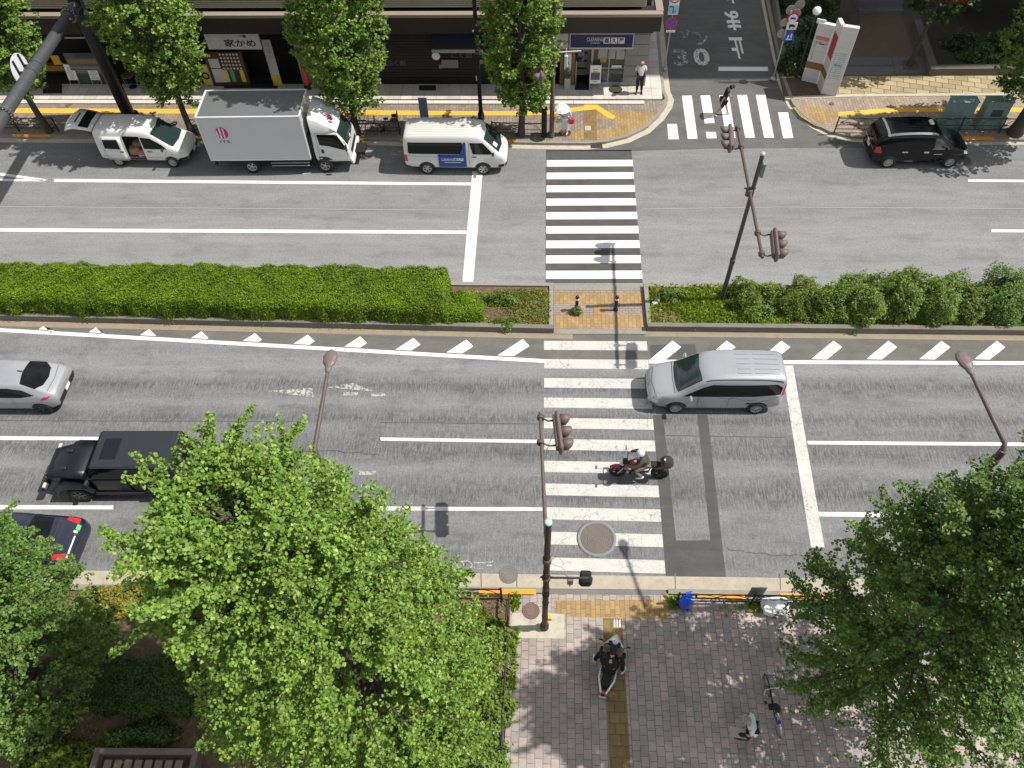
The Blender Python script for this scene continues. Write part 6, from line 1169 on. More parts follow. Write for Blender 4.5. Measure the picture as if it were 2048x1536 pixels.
# shutter front
x0, x1 = P2[1], P3[0]
part('roller_shutter', M_shut, lambda b: [b.box(((x0+x1)/2, YF+.12+(.012 if k % 2 else 0), .24+.075*k), (x1-x0, .03, .06)) for k in range(38)])
ax0, ax1, az0, az1 = FR(864, 84, 966, 103, -.35)
part('awning', mat('navy_awning', (.008, .011, .035), .7), lambda b: b.add([(ax0, YF+.1, az1+.25), (ax1, YF+.1, az1+.25), (ax1, YF-.42, az0+.2), (ax0, YF-.42, az0+.2), (ax0, YF+.1, az1+.2), (ax1, YF+.1, az1+.2), (ax1, YF-.42, az0+.14), (ax0, YF-.42, az0+.14)], [(0, 1, 2, 3), (4, 7, 6, 5), (0, 3, 7, 4), (1, 5, 6, 2), (3, 2, 6, 7)]))
part('awning_valance', mat('grey_valance', (.3, .31, .32), .7), lambda b: b.box(((ax0+ax1)/2, YF-.43, az0+.06), (ax1-ax0, .02, .17)))
nb_ = MB().at(Matrix.Translation(-O)); p_ = PW(923, 112, YF-.02); addtext(nb_, 'にく劇', upright((p_.x, YF+.07, p_.z)), .4, .0, (1.0, .36)); p_ = PW(792, 128, YF-.02); addtext(nb_, 'ふく劇', upright((p_.x, YF+.07, p_.z)), .4, .0, (.9, .3)); nb_.build('shutter_lettering', mat('dim_lettering', (.13, .125, .12), .7), sb)
pp = MB().at(Matrix.Translation(-O))
for u0, v0, u1, v1 in ((884, 121, 917, 137), (878, 130, 884, 138), (958, 121, 966, 129), (970, 123, 978, 131)): a_, b__, c_, d_ = FR(u0, v0, u1, v1); pp.box(((a_+b__)/2, YF+.06, (c_+d_)/2), (b__-a_, .02, d_-c_))
pp.build('shutter_notices', mat('dim_paper', (.2, .2, .19), .8), sb)
p_ = PW(872, 112, YF-.3); lt = thing('lantern_sign', 'small round white and red sign hanging at the shutter front', 'sign', (p_.x, YF-.3, p_.z)); MB().lathe([(.2, -.03), (.2, .03)], n=20, axis='Y').build('disc', M_wht, lt); MB().lathe([(.21, -.02), (.21, .02), (.17, .035), (.17, -.035)], n=20, axis='Y', caps=False).build('rim', M_red, lt); MB().box((0, .2, .0), (.03, .4, .03)).build('arm', M_blk, lt)
# corner dry-cleaner
def sign_board(name, label, u0, v0, u1, v1, off, m, frame=None):
    a_, b__, c_, d_ = FR(u0, v0, u1, v1, off); t = thing(name, label, 'shop sign', ((a_+b__)/2, YF+off, (c_+d_)/2)); w_, h_ = b__-a_, d_-c_; MB().bbox((0, 0, 0), (w_, .1, h_), .015).build('board', frame or m, t)
    if frame: MB().box((0, -.052, .01), (w_-.12, .012, h_-.2)).build('face', m, t)
    return t, w_, h_
NAVYS = mat('navy_sign_face', (.006, .01, .085), .4, var=.1)
t, w_, h_ = sign_board('shop_sign', 'long navy shop sign with white lettering over the corner shop', 1138, 64.5, 1266, 98, -.2, NAVYS, mat('pale_sign_frame', (.42, .43, .45), .5))
b = MB(); addtext(b, 'CLEANING', upright((-.32, -.062, .1)), .3, .004, (.78, .2)); addtext(b, '& COMFORT', upright((-.3, -.062, -.09)), .1, .002, (.45, .07)); b.build('lettering', mat('pale_lettering', (.5, .53, .6), .5), t)
b = MB(); [b.box((.24+.35*k, -.062, .04), (.31, .01, .31)) for k in range(3)]; o = b.build('letter_tiles', mat('tile_white', (.6, .61, .62), .5), t)
b = MB(); [addtext(b, ch, upright((.24+.35*k, -.0695, .04)), .28, .006, (.24, .25)) for k, ch in enumerate('喜久屋')]; b.build('tile_letters', NAVYS, o)
t, w_, h_ = sign_board('shop_sign', 'pale sign with dark blue strokes left of the navy sign', 1098, 66, 1136, 97, -.2, mat('pale_sign_face', (.42, .42, .44), .6)); b = MB(); addtext(b, 'ラン', upright((w_*.2, -.054, -.05)), .4, .015, (.52, .26)); b.build('lettering', mat('ink_blue', (.015, .015, .06), .6), t)
t, w_, h_ = sign_board('shop_sign', 'white shop sign with black brush letters between two far ginkgos', 418, 64, 525, 98, -.2, mat('white_sign_face', (.55, .56, .58), .6)); b = MB(); addtext(b, '家かめ', upright((w_*.12, -.054, -.1)), .5, .01, (1.55, .4)); addtext(b, '一番', upright((w_*.2, -.054, .25)), .2, .005, (.4, .14)); b.build('lettering', M_black, t)
a_, b__, _, _ = FR(1119, 100, 1148, 171)
part('wood_screen', M_wood, lambda b: [b.box((x, YF+.05, 1.3), (.055, .08, 2.2)) for x in np.arange(a_+.03, b__, .075)]); part('wood_screen_back', mat('dark_wood', (.09, .055, .03), .8), lambda b: b.box(((a_+b__)/2, YF+.13, 1.3), (b__-a_, .05, 2.2)))
x0, x1, _, _ = FR(1182, 100, 1247, 171); part('window_frame', M_winf, lambda b: (b.box(((x0+x1)/2, YF+.06, .3), (x1-x0, .12, .16)), [b.box((x, YF+.06, 1.35), (.05, .1, 2.1)) for x in (x0, lerp(x0, x1, .5), x1-.03)], b.box(((x0+x1)/2, YF+.06, 1.15), (x1-x0, .06, .04))))
glassm = NT('shop_glass'); glassm.set((.06, .075, .075), .05, 0); glassm = glassm.m
part('shop_window', glassm, lambda b: b.box(((x0+x1)/2, YF+.09, 1.35), (x1-x0-.05, .02, 2.1)))
pp = MB().at(Matrix.Translation(-O))
for u0, v0, u1, v1 in ((1196, 98, 1214, 119), (1216, 98, 1230, 119), (1232, 104, 1249, 120), (1232, 98, 1249, 104)): q0, q1, q2, q3 = FR(u0, v0, u1, v1); pp.box(((q0+q1)/2, YF+.065, (q2+q3)/2), (q1-q0, .012, q3-q2))
pp.build('window_poster', mat('pale_posters', (.33, .36, .35), .8, var=.25, sc=5), sb)
pp = MB().at(Matrix.Translation(-O)); q0, q1, q2, q3 = FR(1200, 117, 1212, 126); pp.box(((q0+q1)/2, YF+.05, (q2+q3)/2), (q1-q0, .012, q3-q2)); pp.build('orange_poster', mat('orange_poster', (.35, .25, .08), .8), sb); pp = MB().at(Matrix.Translation(-O)); q0, q1, q2, q3 = FR(1223, 132, 1243, 138); pp.box(((q0+q1)/2, YF+.05, (q2+q3)/2), (q1-q0, .012, q3-q2)); pp.build('window_strip', M_wht, sb)
q0, q1, q2, q3 = FR(1184, 128, 1220, 171); part('counter', mat('pale_counter', (.25, .28, .27), .6), lambda b: b.box(((q0+q1)/2+.5, YF+.65, .7), (2.0, .4, 1.0)))
q0, q1, _, _ = FR(1150, 98, 1181, 171); part('door_frame', M_winf, lambda b: (b.box((q1-.02, YF+.05, 1.35), (.06, .1, 2.3)), b.box((q0+.02, YF+.05, 1.35), (.05, .1, 2.3)))); part('door_rack', mat('grey_rack', (.12, .125, .13), .5, .3), lambda b: [b.box((lerp(q0, q1, .35), YF+.5, .7+.42*k), (.55, .25, .3)) for k in range(4)]); part('door_leaf', mat('pale_door_panel', (.28, .29, .28), .6), lambda b: b.box((lerp(q0, q1, .78), YF+.62, 1.4), (.5, .05, 1.9)))
vs_g = thing('vertical_sign', 'narrow white vertical sign hung on the wood slats', 'shop sign', (PW(1135, 135, YF).x, YF-.06, 1.45)); MB().bbox((0, 0, 0), (.34, .05, 1.1), .01).build('board', mat('pale_cyan_board', (.6, .66, .68), .5), vs_g); b = MB(); [addtext(b, ch, upright((0, -.028, .3-.24*k)), .2, .004, (.17, .17)) for k, ch in enumerate('お直し')]; b.build('lettering', mat('teal_ink', (.05, .25, .32), .6), vs_g)
# things standing on the forecourt
def astand(u, v, label, wd, h, m, ink, grp='folding signs on the forecourt', rz=0):
    c_ = P(u, v, .2); t = thing('folding_sign', label, 'folding sign', c_, rz, grp); tilt = Matrix.Rotation(R(-12), 4, 'X'); b = MB().at(tilt).bbox((0, 0, h*.62), (wd, .03, h*.7), .01); o = b.build('board', m, t)
    b = MB().at(tilt)
    for sx in (-1, 1): b.cyl((sx*wd*.48, .02, 0), (sx*wd*.48, .02, h), .018, n=6)
    b.at(Matrix.Rotation(R(14), 4, 'X') @ Matrix.Translation((0, h*.42, 0)))
    for sx in (-1, 1): b.cyl((sx*wd*.48, 0, 0), (sx*wd*.48, 0, h*.95), .016, n=6)
    b.build('legs', M_gry, t); b = MB().at(tilt)
    for k in range(6): b.box((random.uniform(-.02, .02)*wd, -.017, h*(.36+.09*k)), (wd*random.uniform(.4, .8), .004, h*.035))
    b.build('print', ink, t); return t
INKG = mat('grey_ink', (.25, .26, .28), .7)
astand(152, 172, 'white folding sign at the far left shop, left of a pair', .5, 1.15, M_wht, INKG); astand(196, 172, 'white folding sign with greenish print right beside the gantry post', .5, 1.15, M_wht, mat('green_ink', (.1, .35, .28), .7))
t = astand(1189, 181, 'white advertising stand with dark photo before the corner shop door', .55, 1.3, M_wht, mat('orange_ink', (.5, .27, .1), .7)); MB().at(Matrix.Rotation(R(-12), 4, 'X')).box((0, -.019, .72), (.45, .006, .36)).build('photo', mat('dark_photo', (.08, .09, .14), .6, var=.6, sc=9), t)
c_ = P(1134, 176, .2); t = thing('planter_stand', 'small white pot stand with grey dry plant by the wood slats', 'plant pot', c_); MB().bbox((0, 0, .3), (.3, .26, .6), .02).build('stand', mat('stand_grey', (.38, .39, .38), .6), t)
g_ = np.random.default_rng(5); n_ = 260; d_ = unit(g_.normal(0, 1, (n_, 3))); leaves('plant', d_*np.array([.2, .2, .22])+np.array([0, 0, .8]), d_, g_.normal(0, 1, (n_, 3)), .09, OVAL, leafmat('grey_leaves', (.1, .11, .08), (.18, .18, .14)), t)
def mat_(u0, v0, u1, v1, label): b = MB().prism(px([(u0, v0), (u1, v0), (u1, v1), (u0, v1)], .2), .2, .215); return tag(b.build('door_mat', mat('black_rubber_mat', (.012, .012, .014), .85)), label, 'door mat', 'black door mats')
mat_(86, 166, 124, 187, 'black mat at the far left edge shop'); mat_(448, 168, 556, 177, 'long black mat under the white lettered shop sign'); mat_(838, 171, 872, 181, 'black mat in front of the roller shutter'); mat_(1150, 167.5, 1180, 180, 'black mat at the corner shop door')
# left shops: counters, menu machine, stand, table
x0, x1, z0, z1 = FR(425, 100, 500, 161, -.05); t = thing('menu_machine', 'ticket machine and dark menu board with yellow and teal panels', 'menu board', ((x0+x1)/2, YF-.05, .2)); wd = x1-x0
MB().bbox((0, .1, .95), (wd, .3, 1.9), .02).build('cabinet', mat('maroon_cabinet', (.05, .015, .012), .6), t); MB().box((-wd*.28, -.056, 1.3), (wd*.26, .012, .5)).box((-wd*.26, -.056, .62), (wd*.3, .012, .75)).build('machine_front', mat('pale_machine', (.45, .46, .45), .5), t)
b = MB(); [b.lathe([(.055, 0), (.055, .012)], (-wd*.06+.17*i, -.06, 1.02+.19*j), 12, 'Y') for i in range(6) for j in range(5)]; b.build('dishes', mat('pale_dishes', (.5, .47, .42), .6), t)
for k, (m_, xx) in enumerate((((.6, .45, .04), -.06), ((.02, .32, .26), .1), ((.6, .45, .04), .36))): MB().box((wd*xx, -.056, .6), (wd*.1, .012, .66)).build('side_panel', mat('panel_colour_%s' % 'abc'[k], m_, .6), t)
MB().box((-wd*.4, -.056, 1.72), (wd*.16, .012, .14)).build('orange_label', M_org, t)
x0, x1, _, _ = FR(545, 80, 566, 165, -.1); t = thing('shop_banner', 'vertical pale banner with yellow foot left of the grey pillar', 'banner', ((x0+x1)/2, YF-.1, .2)); MB().box((0, 0, 1.6), (.42, .02, 1.9)).build('cloth', mat('pale_banner', (.42, .43, .45), .8), t); MB().box((.0, -.003, .35), (.42, .03, .58)).build('foot_panel', mat('yellow_banner', (.55, .42, .05), .7), t); MB().cyl((-.24, .02, 0), (-.24, .02, 2.6), .015, n=6).build('pole', M_gry, t); b = MB(); [addtext(b, ch, upright((0, -.012, 2.3-.34*k)), .25, .0, (.26, .26)) for k, ch in enumerate('営業中')]; b.build('lettering', INKG, t)
c_ = P(420, 172, .2); t = thing('round_stand', 'yellow stand sign with a dark ring in front of the menu board', 'stand sign', c_); MB().bbox((0, 0, .62), (.5, .12, 1.2), .1).build('panel', mat('stand_yellow', (.5, .4, .12), .6), t); MB().lathe([(.2, 0), (.2, .02), (.12, .02), (.12, 0)], (0, -.085, .62), 20, 'Y', caps=False).build('ring', M_black, t)
c_ = P(617, 176, .2); t = thing('red_sign_stand', 'bright red stand with black base right of the grey pillar', 'stand sign', c_); MB().bbox((0, 0, .08), (.4, .36, .16), .03).build('base', M_black, t); MB().bbox((-.02, 0, .65), (.22, .16, 1.0), .04).build('panel', M_red, t)
c_ = P(266, 174, .2); t = thing('cafe_table', 'round brown cafe table on the left forecourt behind the gantry', 'table', c_); MB().lathe([(.34, .68), (.34, .71)], n=24).build('tabletop', mat('brown_tabletop', (.12, .085, .06), .5), t); MB().cyl((0, 0, 0), (0, 0, .68), .025, n=8).lathe([(.2, 0), (.2, .02)], n=16).build('pedestal', M_blk, t)
for u, v, lb, rz in ((247, 172, 'dark chair left of the round cafe table', .3), (288, 174, 'dark chair right of the round cafe table', 2.6)):
    c_ = P(u, v, .2); t = thing('cafe_chair', lb, 'chair', c_, rz, 'chairs at the cafe table'); MB().bbox((0, 0, .44), (.38, .38, .04), .015).build('seat', M_blk, t); MB().bbox((-.18, 0, .68), (.03, .36, .3), .012).build('backrest', M_blk, t)
    for sx in (-1, 1):
        for sy in (-1, 1): MB().cyl((sx*.16, sy*.16, .42), (sx*.2, sy*.18, 0), .013, n=6).build('leg', M_gry, t)
x0, x1, _, _ = FR(100, 90, 195, 165, .1); part('shop_counter', mat('yellow_brown_counter', (.2, .11, .02), .7, var=.4, sc=3), lambda b: (b.box(((x0+x1)/2-.2, YF+.4, 1.0), (x1-x0, .3, .3)),)); [part('shop_poster', mat('yellow_poster', (.55, .3, .02), .7), lambda b: b.box((lerp(x0, x1, f_), YF+.2, z_), (.4, .02, .5))) for f_, z_ in ((.35, 1.5), (.75, 1.2))]; part('shop_glass_front', glassm, lambda b: b.box((lerp(x0, x1, .9), YF+.1, 1.1), (1.6, .02, 1.7)))
# roof edge over the left shop
part('tube_light', mat('pale_tube', (.5, .5, .48), .5), lambda b: (b.box((PW(147, 66, YF-.3).x, YF-.3, 3.0), (1.1, .06, .06)),))

# red arc and steps in the garden corner
c_ = P(1895, 30, .12); t = thing('red_arch', 'curved red painted steel band half hidden by garden leaves', 'sculpture', c_); b = MB(); pts = [Vector((1.5*math.cos(a), .25*math.sin(a*1.0), 2.2+1.2*math.sin(a))) for a in np.linspace(-PI*.9, PI*.05, 18)]
vs = []
for p_ in pts: vs += [p_+Vector((0, -.25, 0)), p_+Vector((0, .25, 0)), p_+Vector((0, .25, -.12)), p_+Vector((0, -.25, -.12))]
b.smooth().add(vs, [(4*i+j, 4*i+(j+1) % 4, 4*i+4+(j+1) % 4, 4*i+4+j) for i in range(17) for j in range(4)], False).add(vs, [(3, 2, 1, 0), (68, 69, 70, 71)], False); b.build('band', mat('red_steel', (.4, .035, .02), .45), t); MB().cyl((-.8, 0, 0), (-.8, 0, 1.15), .06).cyl((.8, 0, 0), (.8, 0, 1.15), .06).build('legs', mat('red_steel', (.4, .035, .02)), t)
b = MB(); a_ = P(1775, 40, .12)
for k in range(5): b.box((a_.x-.2, a_.y+.9+.45*k, .2+.15*k), (2.4, .46, .16+.3*k))
struct('stone_steps', b, mat('blue_grey_step', (.13, .14, .155), .8, var=.15, sc=2))
pw_ = [P(u, v, .12) for u, v in ((1822, 52), (1856, 152), (2060, 150), (2500, 147))]; t = thing('planter_wall', 'low dark stone wall edging the raised garden planter', 'planter', pw_[1]); b = MB().at(Matrix.Translation(-pw_[1]))
for i in range(3): d = pw_[i+1]-pw_[i]; n_ = Vector((-d.y, d.x, 0)).normalized(); m_ = lerp(pw_[i], pw_[i+1], .5)+n_*.2; b.box((m_.x, m_.y, .3), (d.length, .4-.006*i, .42-.012*i), math.atan2(d.y, d.x))
b.build('wall', mat('dark_planter_stone', (.12, .105, .09), .85, var=.25, sc=2), t); sp = MB().at(Matrix.Translation(-pw_[1])).sheet([pw_[0]+Vector((.4, 0, .2)), pw_[1]+Vector((.3, .4, .2)), pw_[2]+Vector((0, .4, .2)), pw_[3]+Vector((0, .4, .2)), pw_[3]+Vector((0, 6, .2)), pw_[0]+Vector((2, 3, .2))]); sp.build('planter_soil', mat('dark_planter_soil', (.035, .03, .022), .95, var=.4, sc=3), t)
wlt = thing('boundary_wall', 'low concrete wall between side road kerb and dark garden shrubs', 'wall', (0, 0, 0)); b = MB(); q = [P(u, v, .12) for u, v in ((1564, 120), (1552, 40), (1545, -10), (1535, -70))]
for i in range(3): d = q[i+1]-q[i]; m_ = lerp(q[i], q[i+1], .5); b.box((m_.x, m_.y, .35), (d.length, .16, .6+.002*i), math.atan2(d.y, d.x))
b.build('wall', M_concd, wlt)
# tall building right of the frame that keeps the garden corner in shade
ob_ = thing('office_building', 'tall grey office block standing right of the garden corner', 'building', (36, 52, 0)); MB().box((0, 0, 17), (16, 26.4, 34)).build('wall', mat('office_wall', (.3, .29, .27), .7, var=.08), ob_); MB().box((0, 0, 34.2), (16.4, 26.8, .5)).build('roof', mat('office_roof', (.2, .2, .2), .8), ob_)
wf = MB().box((0, 0, 0), (.06, 2.2, 1.7)); w0 = wf.build('window', M_winf, ob_, loc=(-8.02, -10.8, 3.2)); g0 = MB().box((-.02, 0, 0), (.05, 2.0, 1.5)).build('pane', M_glass, w0); k = 0
for iy in range(8):
    for iz in range(9):
        if iy == 0 and iz == 0: continue
        c2 = copy_tree(w0, ob_); c2.location = (-8.02, -10.8+3.05*iy, 3.2+3.5*iz)
# ------------------------------------------------------------ people
SKIN = mat('skin', (.45, .27, .19), .6, var=.06); HAIRB = mat('black_hair', (.006, .005, .005), .65, var=.3, sc=20); HAIRF = mat('fair_hair', (.38, .26, .12), .6, var=.2, sc=20); HAIRG = mat('thin_grey_hair', (.3, .27, .24), .7, var=.15, sc=20)
def skin(name, joints, edges, rad, m, parent, root=0, lvl=2):
    idx = {k: i for i, k in enumerate(joints)}; me = bpy.data.meshes.new(name+'_rig'); me.from_pydata([tuple(joints[k]) for k in joints], [(idx[a], idx[b]) for a, b in edges], []); o = bpy.data.objects.new(name+'_rig', me); COL.objects.link(o); md = o.modifiers.new('s', 'SKIN'); md.use_smooth_shade = True
    sv = me.skin_vertices[0].data
    for k, i in idx.items(): r = rad[k]; sv[i].radius = r if isinstance(r, tuple) else (r, r); sv[i].use_root = (i == root)
    sb_ = o.modifiers.new('u', 'SUBSURF'); sb_.levels = lvl; bpy.context.view_layer.update(); m2 = bpy.data.meshes.new_from_object(o.evaluated_get(bpy.context.evaluated_depsgraph_get())); bpy.data.objects.remove(o); m2.name = name
    m2.materials.clear(); m2.materials.append(m)
    for p in m2.polygons: p.use_smooth = True
    r_ = bpy.data.objects.new(name, m2); COL.objects.link(r_); r_.parent = parent; return r_
def hand(mb, wrist, d, palm_n, curl=.4, s=1.0):
    d = Vector(d).normalized(); n = Vector(palm_n); n = (n-d*n.dot(d)).normalized(); w_ = d.cross(n); wrist = Vector(wrist); pe = wrist+d*.085*s
    mb.tube([wrist-d*.02, wrist+d*.04*s, pe], [.022*s, .034*s, .03*s], 8)
    for k, (off, ln) in enumerate(((-.027, .068), (-.009, .078), (.009, .073), (.026, .056))):
        a = pe+w_*off*s; b_ = a+(d*math.cos(curl*.5)+n*math.sin(curl*.5))*ln*.5*s; c_ = b_+(d*math.cos(curl*1.6)+n*math.sin(curl*1.6))*ln*.5*s; mb.tube([a-d*.01, b_, c_], [.0095*s, .009*s, .007*s], 6)
    t0 = wrist+d*.03*s-w_*.026*s; mb.tube([t0, t0+(d*.7-w_*.6+n*.3)*.035*s, t0+(d*.95-w_*.5+n*.6)*.058*s], [.012*s, .011*s, .008*s], 6)
POSE = dict(pelvis=(0, 0, .94), belly=(0, 0, 1.08), chest=(0, 0, 1.28), neck=(0, 0, 1.45), head=(.02, 0, 1.56), crown=(.01, 0, 1.66), sl=(0, .18, 1.39), el=(-.02, .25, 1.12), wl=(.04, .26, .88), sr=(0, -.18, 1.39), er=(-.02, -.25, 1.12), wr=(.04, -.26, .88), hl=(0, .09, .9), kl=(.02, .1, .5), al=(-.02, .1, .09), tl=(.13, .11, .04), hr=(0, -.09, .9), kr=(.02, -.1, .5), ar=(-.02, -.1, .09), tr=(.13, -.11, .04))
BE = [('pelvis', 'belly'), ('belly', 'chest'), ('chest', 'neck'), ('neck', 'head'), ('head', 'crown'), ('chest', 'sl'), ('sl', 'el'), ('el', 'wl'), ('chest', 'sr'), ('sr', 'er'), ('er', 'wr'), ('pelvis', 'hl'), ('hl', 'kl'), ('kl', 'al'), ('al', 'tl'), ('pelvis', 'hr'), ('hr', 'kr'), ('kr', 'ar'), ('ar', 'tr')]
BR = dict(pelvis=(.13, .1), belly=(.125, .09), chest=(.14, .1), neck=.05, head=(.075, .088), crown=(.06, .07), sl=.062, el=.042, wl=.03, sr=.062, er=.042, wr=.03, hl=.085, kl=.058, al=.04, tl=.03, hr=.085, kr=.058, ar=.04, tr=.03)
def person(name, label, loc, rz, pose=None, scale=1.0, top=None, top_sleeve='short', bottom=None, bottom_len='full', shoes=None, hair=None, hairstyle='short', group=None, hands=None, helmet=None, coat=1.2, headm=None):
    J = {k: Vector(v) for k, v in POSE.items()}; J.update({k: Vector(v) for k, v in (pose or {}).items()}); t = thing('person', label, 'person', loc, rz, group); t.scale = (scale,)*3
    body = skin('body', J, BE, BR, SKIN, t); hm = MB().smooth()
    for s_ in 'lr':
        d = (J['w'+s_]-J['e'+s_]).normalized(); hand(hm, J['w'+s_], (hands or {}).get(s_, (d, None))[0] if hands else d, Vector((0, -1 if s_ == 'l' else 1, -.2)), (hands or {}).get('curl', .5) if hands else .45)
    H = J['head']; up = (J['crown']-J['neck']).normalized(); fw = Vector((1, 0, 0)); fw = (fw-up*fw.dot(up)).normalized(); sd_ = up.cross(fw)
    if pose and 'face' in pose: fw = Vector(pose['face']); fw = (fw-up*fw.dot(up)).normalized(); sd_ = up.cross(fw)
    hm.sphere(H+up*.03, .1, 14, 10, (.94, .8, 1.15)); hm.tube([H+fw*.09+up*.04, H+fw*.118+up*.0, H+fw*.1-up*.012], [.01, .017, .01], 6)
    for s_ in (1, -1): hm.sphere(H+sd_*s_*.082+up*.005, .026, 8, 6, (.7, .4, 1.2))
    # the hands, ears and nose join the body mesh
    add = hm.build('tmp', SKIN, None); bm = bmesh.new(); bm.from_mesh(body.data); bm.from_mesh(add.data); bm.to_mesh(body.data); bm.free(); bpy.data.objects.remove(add)
    for p in body.data.polygons: p.use_smooth = True
    f_ = MB()
    for s_ in (1, -1): f_.sphere(H+fw*.084+sd_*s_*.032+up*.035, .013, 8, 6)
    f_.build('eyes', M_black, t); MB().tube([H+fw*.086+sd_*.022-up*.035, H+fw*.095-up*.038, H+fw*.086-sd_*.022-up*.035], .006, 5).build('mouth', mat('lips', (.3, .1, .09), .5), t)
    if hair:
        h_ = MB().smooth(); N_ = 16; vs = []
        for i in range(7):
            ph = (PI*.64 if hairstyle != 'cap' else PI*.48)*i/6
            for j in range(N_):
                a = 2*PI*j/N_; d_ = fw*math.sin(ph)*math.cos(a)+sd_*math.sin(ph)*math.sin(a)+up*math.cos(ph); r_ = .118*(1+.03*math.sin(5*a+i)); low = (up*.0 if math.cos(a) < .2 else up*.11*math.sin(ph)**2) ; vs.append(H+up*.04+Vector(d_)*r_*(.86 if abs(math.sin(a)) > .8 else 1)+low)
        h_.add(vs, [(i*N_+j, (i+1)*N_+j, (i+1)*N_+(j+1) % N_, i*N_+(j+1) % N_) for i in range(6) for j in range(N_)], True); h_.build('hair', hair, t)
    def cloth(nm, keys, edges, grow, m, ends=None):
        jj = {k: J[k].copy() for k in keys}
        if ends:
            for k, (a, b, f) in ends.items(): jj[k] = lerp(J[a], J[b], f)
        rr = {k: (tuple(x*grow+.006 for x in BR[k]) if isinstance(BR.get(k), tuple) else BR.get(k, .05)*grow+.008) for k in jj}
        if ends:
            for k, (a, b, f) in ends.items(): ra, rb = [BR[q] if not isinstance(BR[q], tuple) else BR[q][1] for q in (a, b)]; rr[k] = lerp(ra, rb, f)*grow+.012
        rr = {k: v for k, v in rr.items()}; return skin(nm, jj, edges, rr, m, t)
    if top:
        E_ = {'cl': ('sl', 'el', .85 if top_sleeve == 'short' else .999), 'cr': ('sr', 'er', .85 if top_sleeve == 'short' else .999)}
        E_['nk'] = ('chest', 'neck', .72)
        if top_sleeve == 'short': cloth('shirt', ['pelvis', 'belly', 'chest', 'sl', 'sr'], [('chest', 'nk'), ('pelvis', 'belly'), ('belly', 'chest'), ('chest', 'sl'), ('chest', 'sr'), ('sl', 'cl'), ('sr', 'cr')], coat, top, E_)
        else: cloth('shirt', ['pelvis', 'belly', 'chest', 'sl', 'sr', 'el', 'er'], [('pelvis', 'belly'), ('belly', 'chest'), ('chest', 'sl'), ('chest', 'sr'), ('sl', 'el'), ('sr', 'er'), ('el', 'cl'), ('er', 'cr'), ('chest', 'nk')], coat, top, {'nk': ('chest', 'neck', .8), 'cl': ('el', 'wl', .93), 'cr': ('er', 'wr', .93)})
    if bottom:
        if bottom_len == 'full': cloth('trousers', ['pelvis', 'hl', 'kl', 'hr', 'kr'], [('pelvis', 'hl'), ('hl', 'kl'), ('kl', 'zl'), ('pelvis', 'hr'), ('hr', 'kr'), ('kr', 'zr')], 1.24, bottom, {'zl': ('kl', 'al', .93), 'zr': ('kr', 'ar', .93)})
        else: cloth('trousers', ['pelvis', 'hl', 'hr'], [('pelvis', 'hl'), ('hl', 'zl'), ('pelvis', 'hr'), ('hr', 'zr')], 1.3, bottom, {'zl': ('hl', 'kl', .95), 'zr': ('hr', 'kr', .95)})
    if shoes:
        for s_ in 'lr':
            a, b_ = J['a'+s_], J['t'+s_]; d_ = (b_-a); d_.z *= .4; d_.normalize(); MB().smooth().tube([a-d_*.06-Vector((0, 0, .03)), a-Vector((0, 0, .015)), lerp(a, b_, .6), b_+d_*.05], [.032, .05, .046, .026], 9).build('shoe', shoes, t)
    if helmet:
        hl_ = MB().smooth().sphere(H+up*.035-fw*.01, .145, 18, 12, (1, .9, 1.05)); o = hl_.build('helmet', helmet, t); MB().smooth().sphere(H+up*.02+fw*.035, .125, 14, 8, (.95, .9, .55)).build('visor', M_glass, o)
    return t, J
CW = mat('white_cotton', (.68, .69, .72), .85, var=.06, sc=9); CB = mat('black_cloth', (.006, .006, .008), .85, var=.25, sc=6); CN = mat('dark_navy_cloth', (.012, .014, .025), .8, var=.2); CL = mat('pale_lilac_cloth', (.5, .48, .56), .85, var=.1, sc=8); CO = mat('olive_jacket', (.055, .045, .034), .8, var=.2, sc=6); CK = mat('khaki_trousers', (.13, .115, .09), .8, var=.15, sc=6); SHW = mat('white_shoes', (.6, .6, .6), .6); SHB = mat('black_shoes', (.015, .015, .015), .5); SHT = mat('beige_sandals', (.5, .38, .28), .7)
# man waiting on the corner tiles
person('person', 'fair-haired person in white shirt and black trousers standing on the corner tiles, hands behind', P(1277, 186, .2), -PI/2, dict(el=(-.1, .25, 1.12), wl=(-.15, .06, .96), er=(-.1, -.25, 1.12), wr=(-.15, -.06, .97), al=(-.02, .13, .09), tl=(.11, .15, .04), ar=(-.02, -.1, .09), tr=(.11, -.12, .04), head=(.05, 0, 1.555), crown=(.06, 0, 1.655)), 1.03, CW, 'short', CB, 'full', SHB, HAIRF)
# walker in black on the side crossing
person('person', 'person in black shirt and shorts walking over the side crosswalk', P(1441, 231, .01), .05, dict(pelvis=(0, 0, .9), chest=(.1, 0, 1.25), neck=(.16, 0, 1.41), head=(.22, 0, 1.5), crown=(.26, 0, 1.6), belly=(.03, 0, 1.06), sl=(.1, .18, 1.36), sr=(.1, -.18, 1.36), el=(.2, .24, 1.1), wl=(.36, .22, .93), er=(-.1, -.24, 1.12), wr=(-.16, -.22, .86), hl=(0, .09, .86), kl=(.2, .09, .5), al=(.34, .09, .11), tl=(.48, .1, .08), hr=(0, -.09, .86), kr=(-.05, -.09, .47), ar=(-.36, -.09, .14), tr=(-.24, -.1, .05)), 1.0, CB, 'short', CB, 'short', SHW, HAIRB)
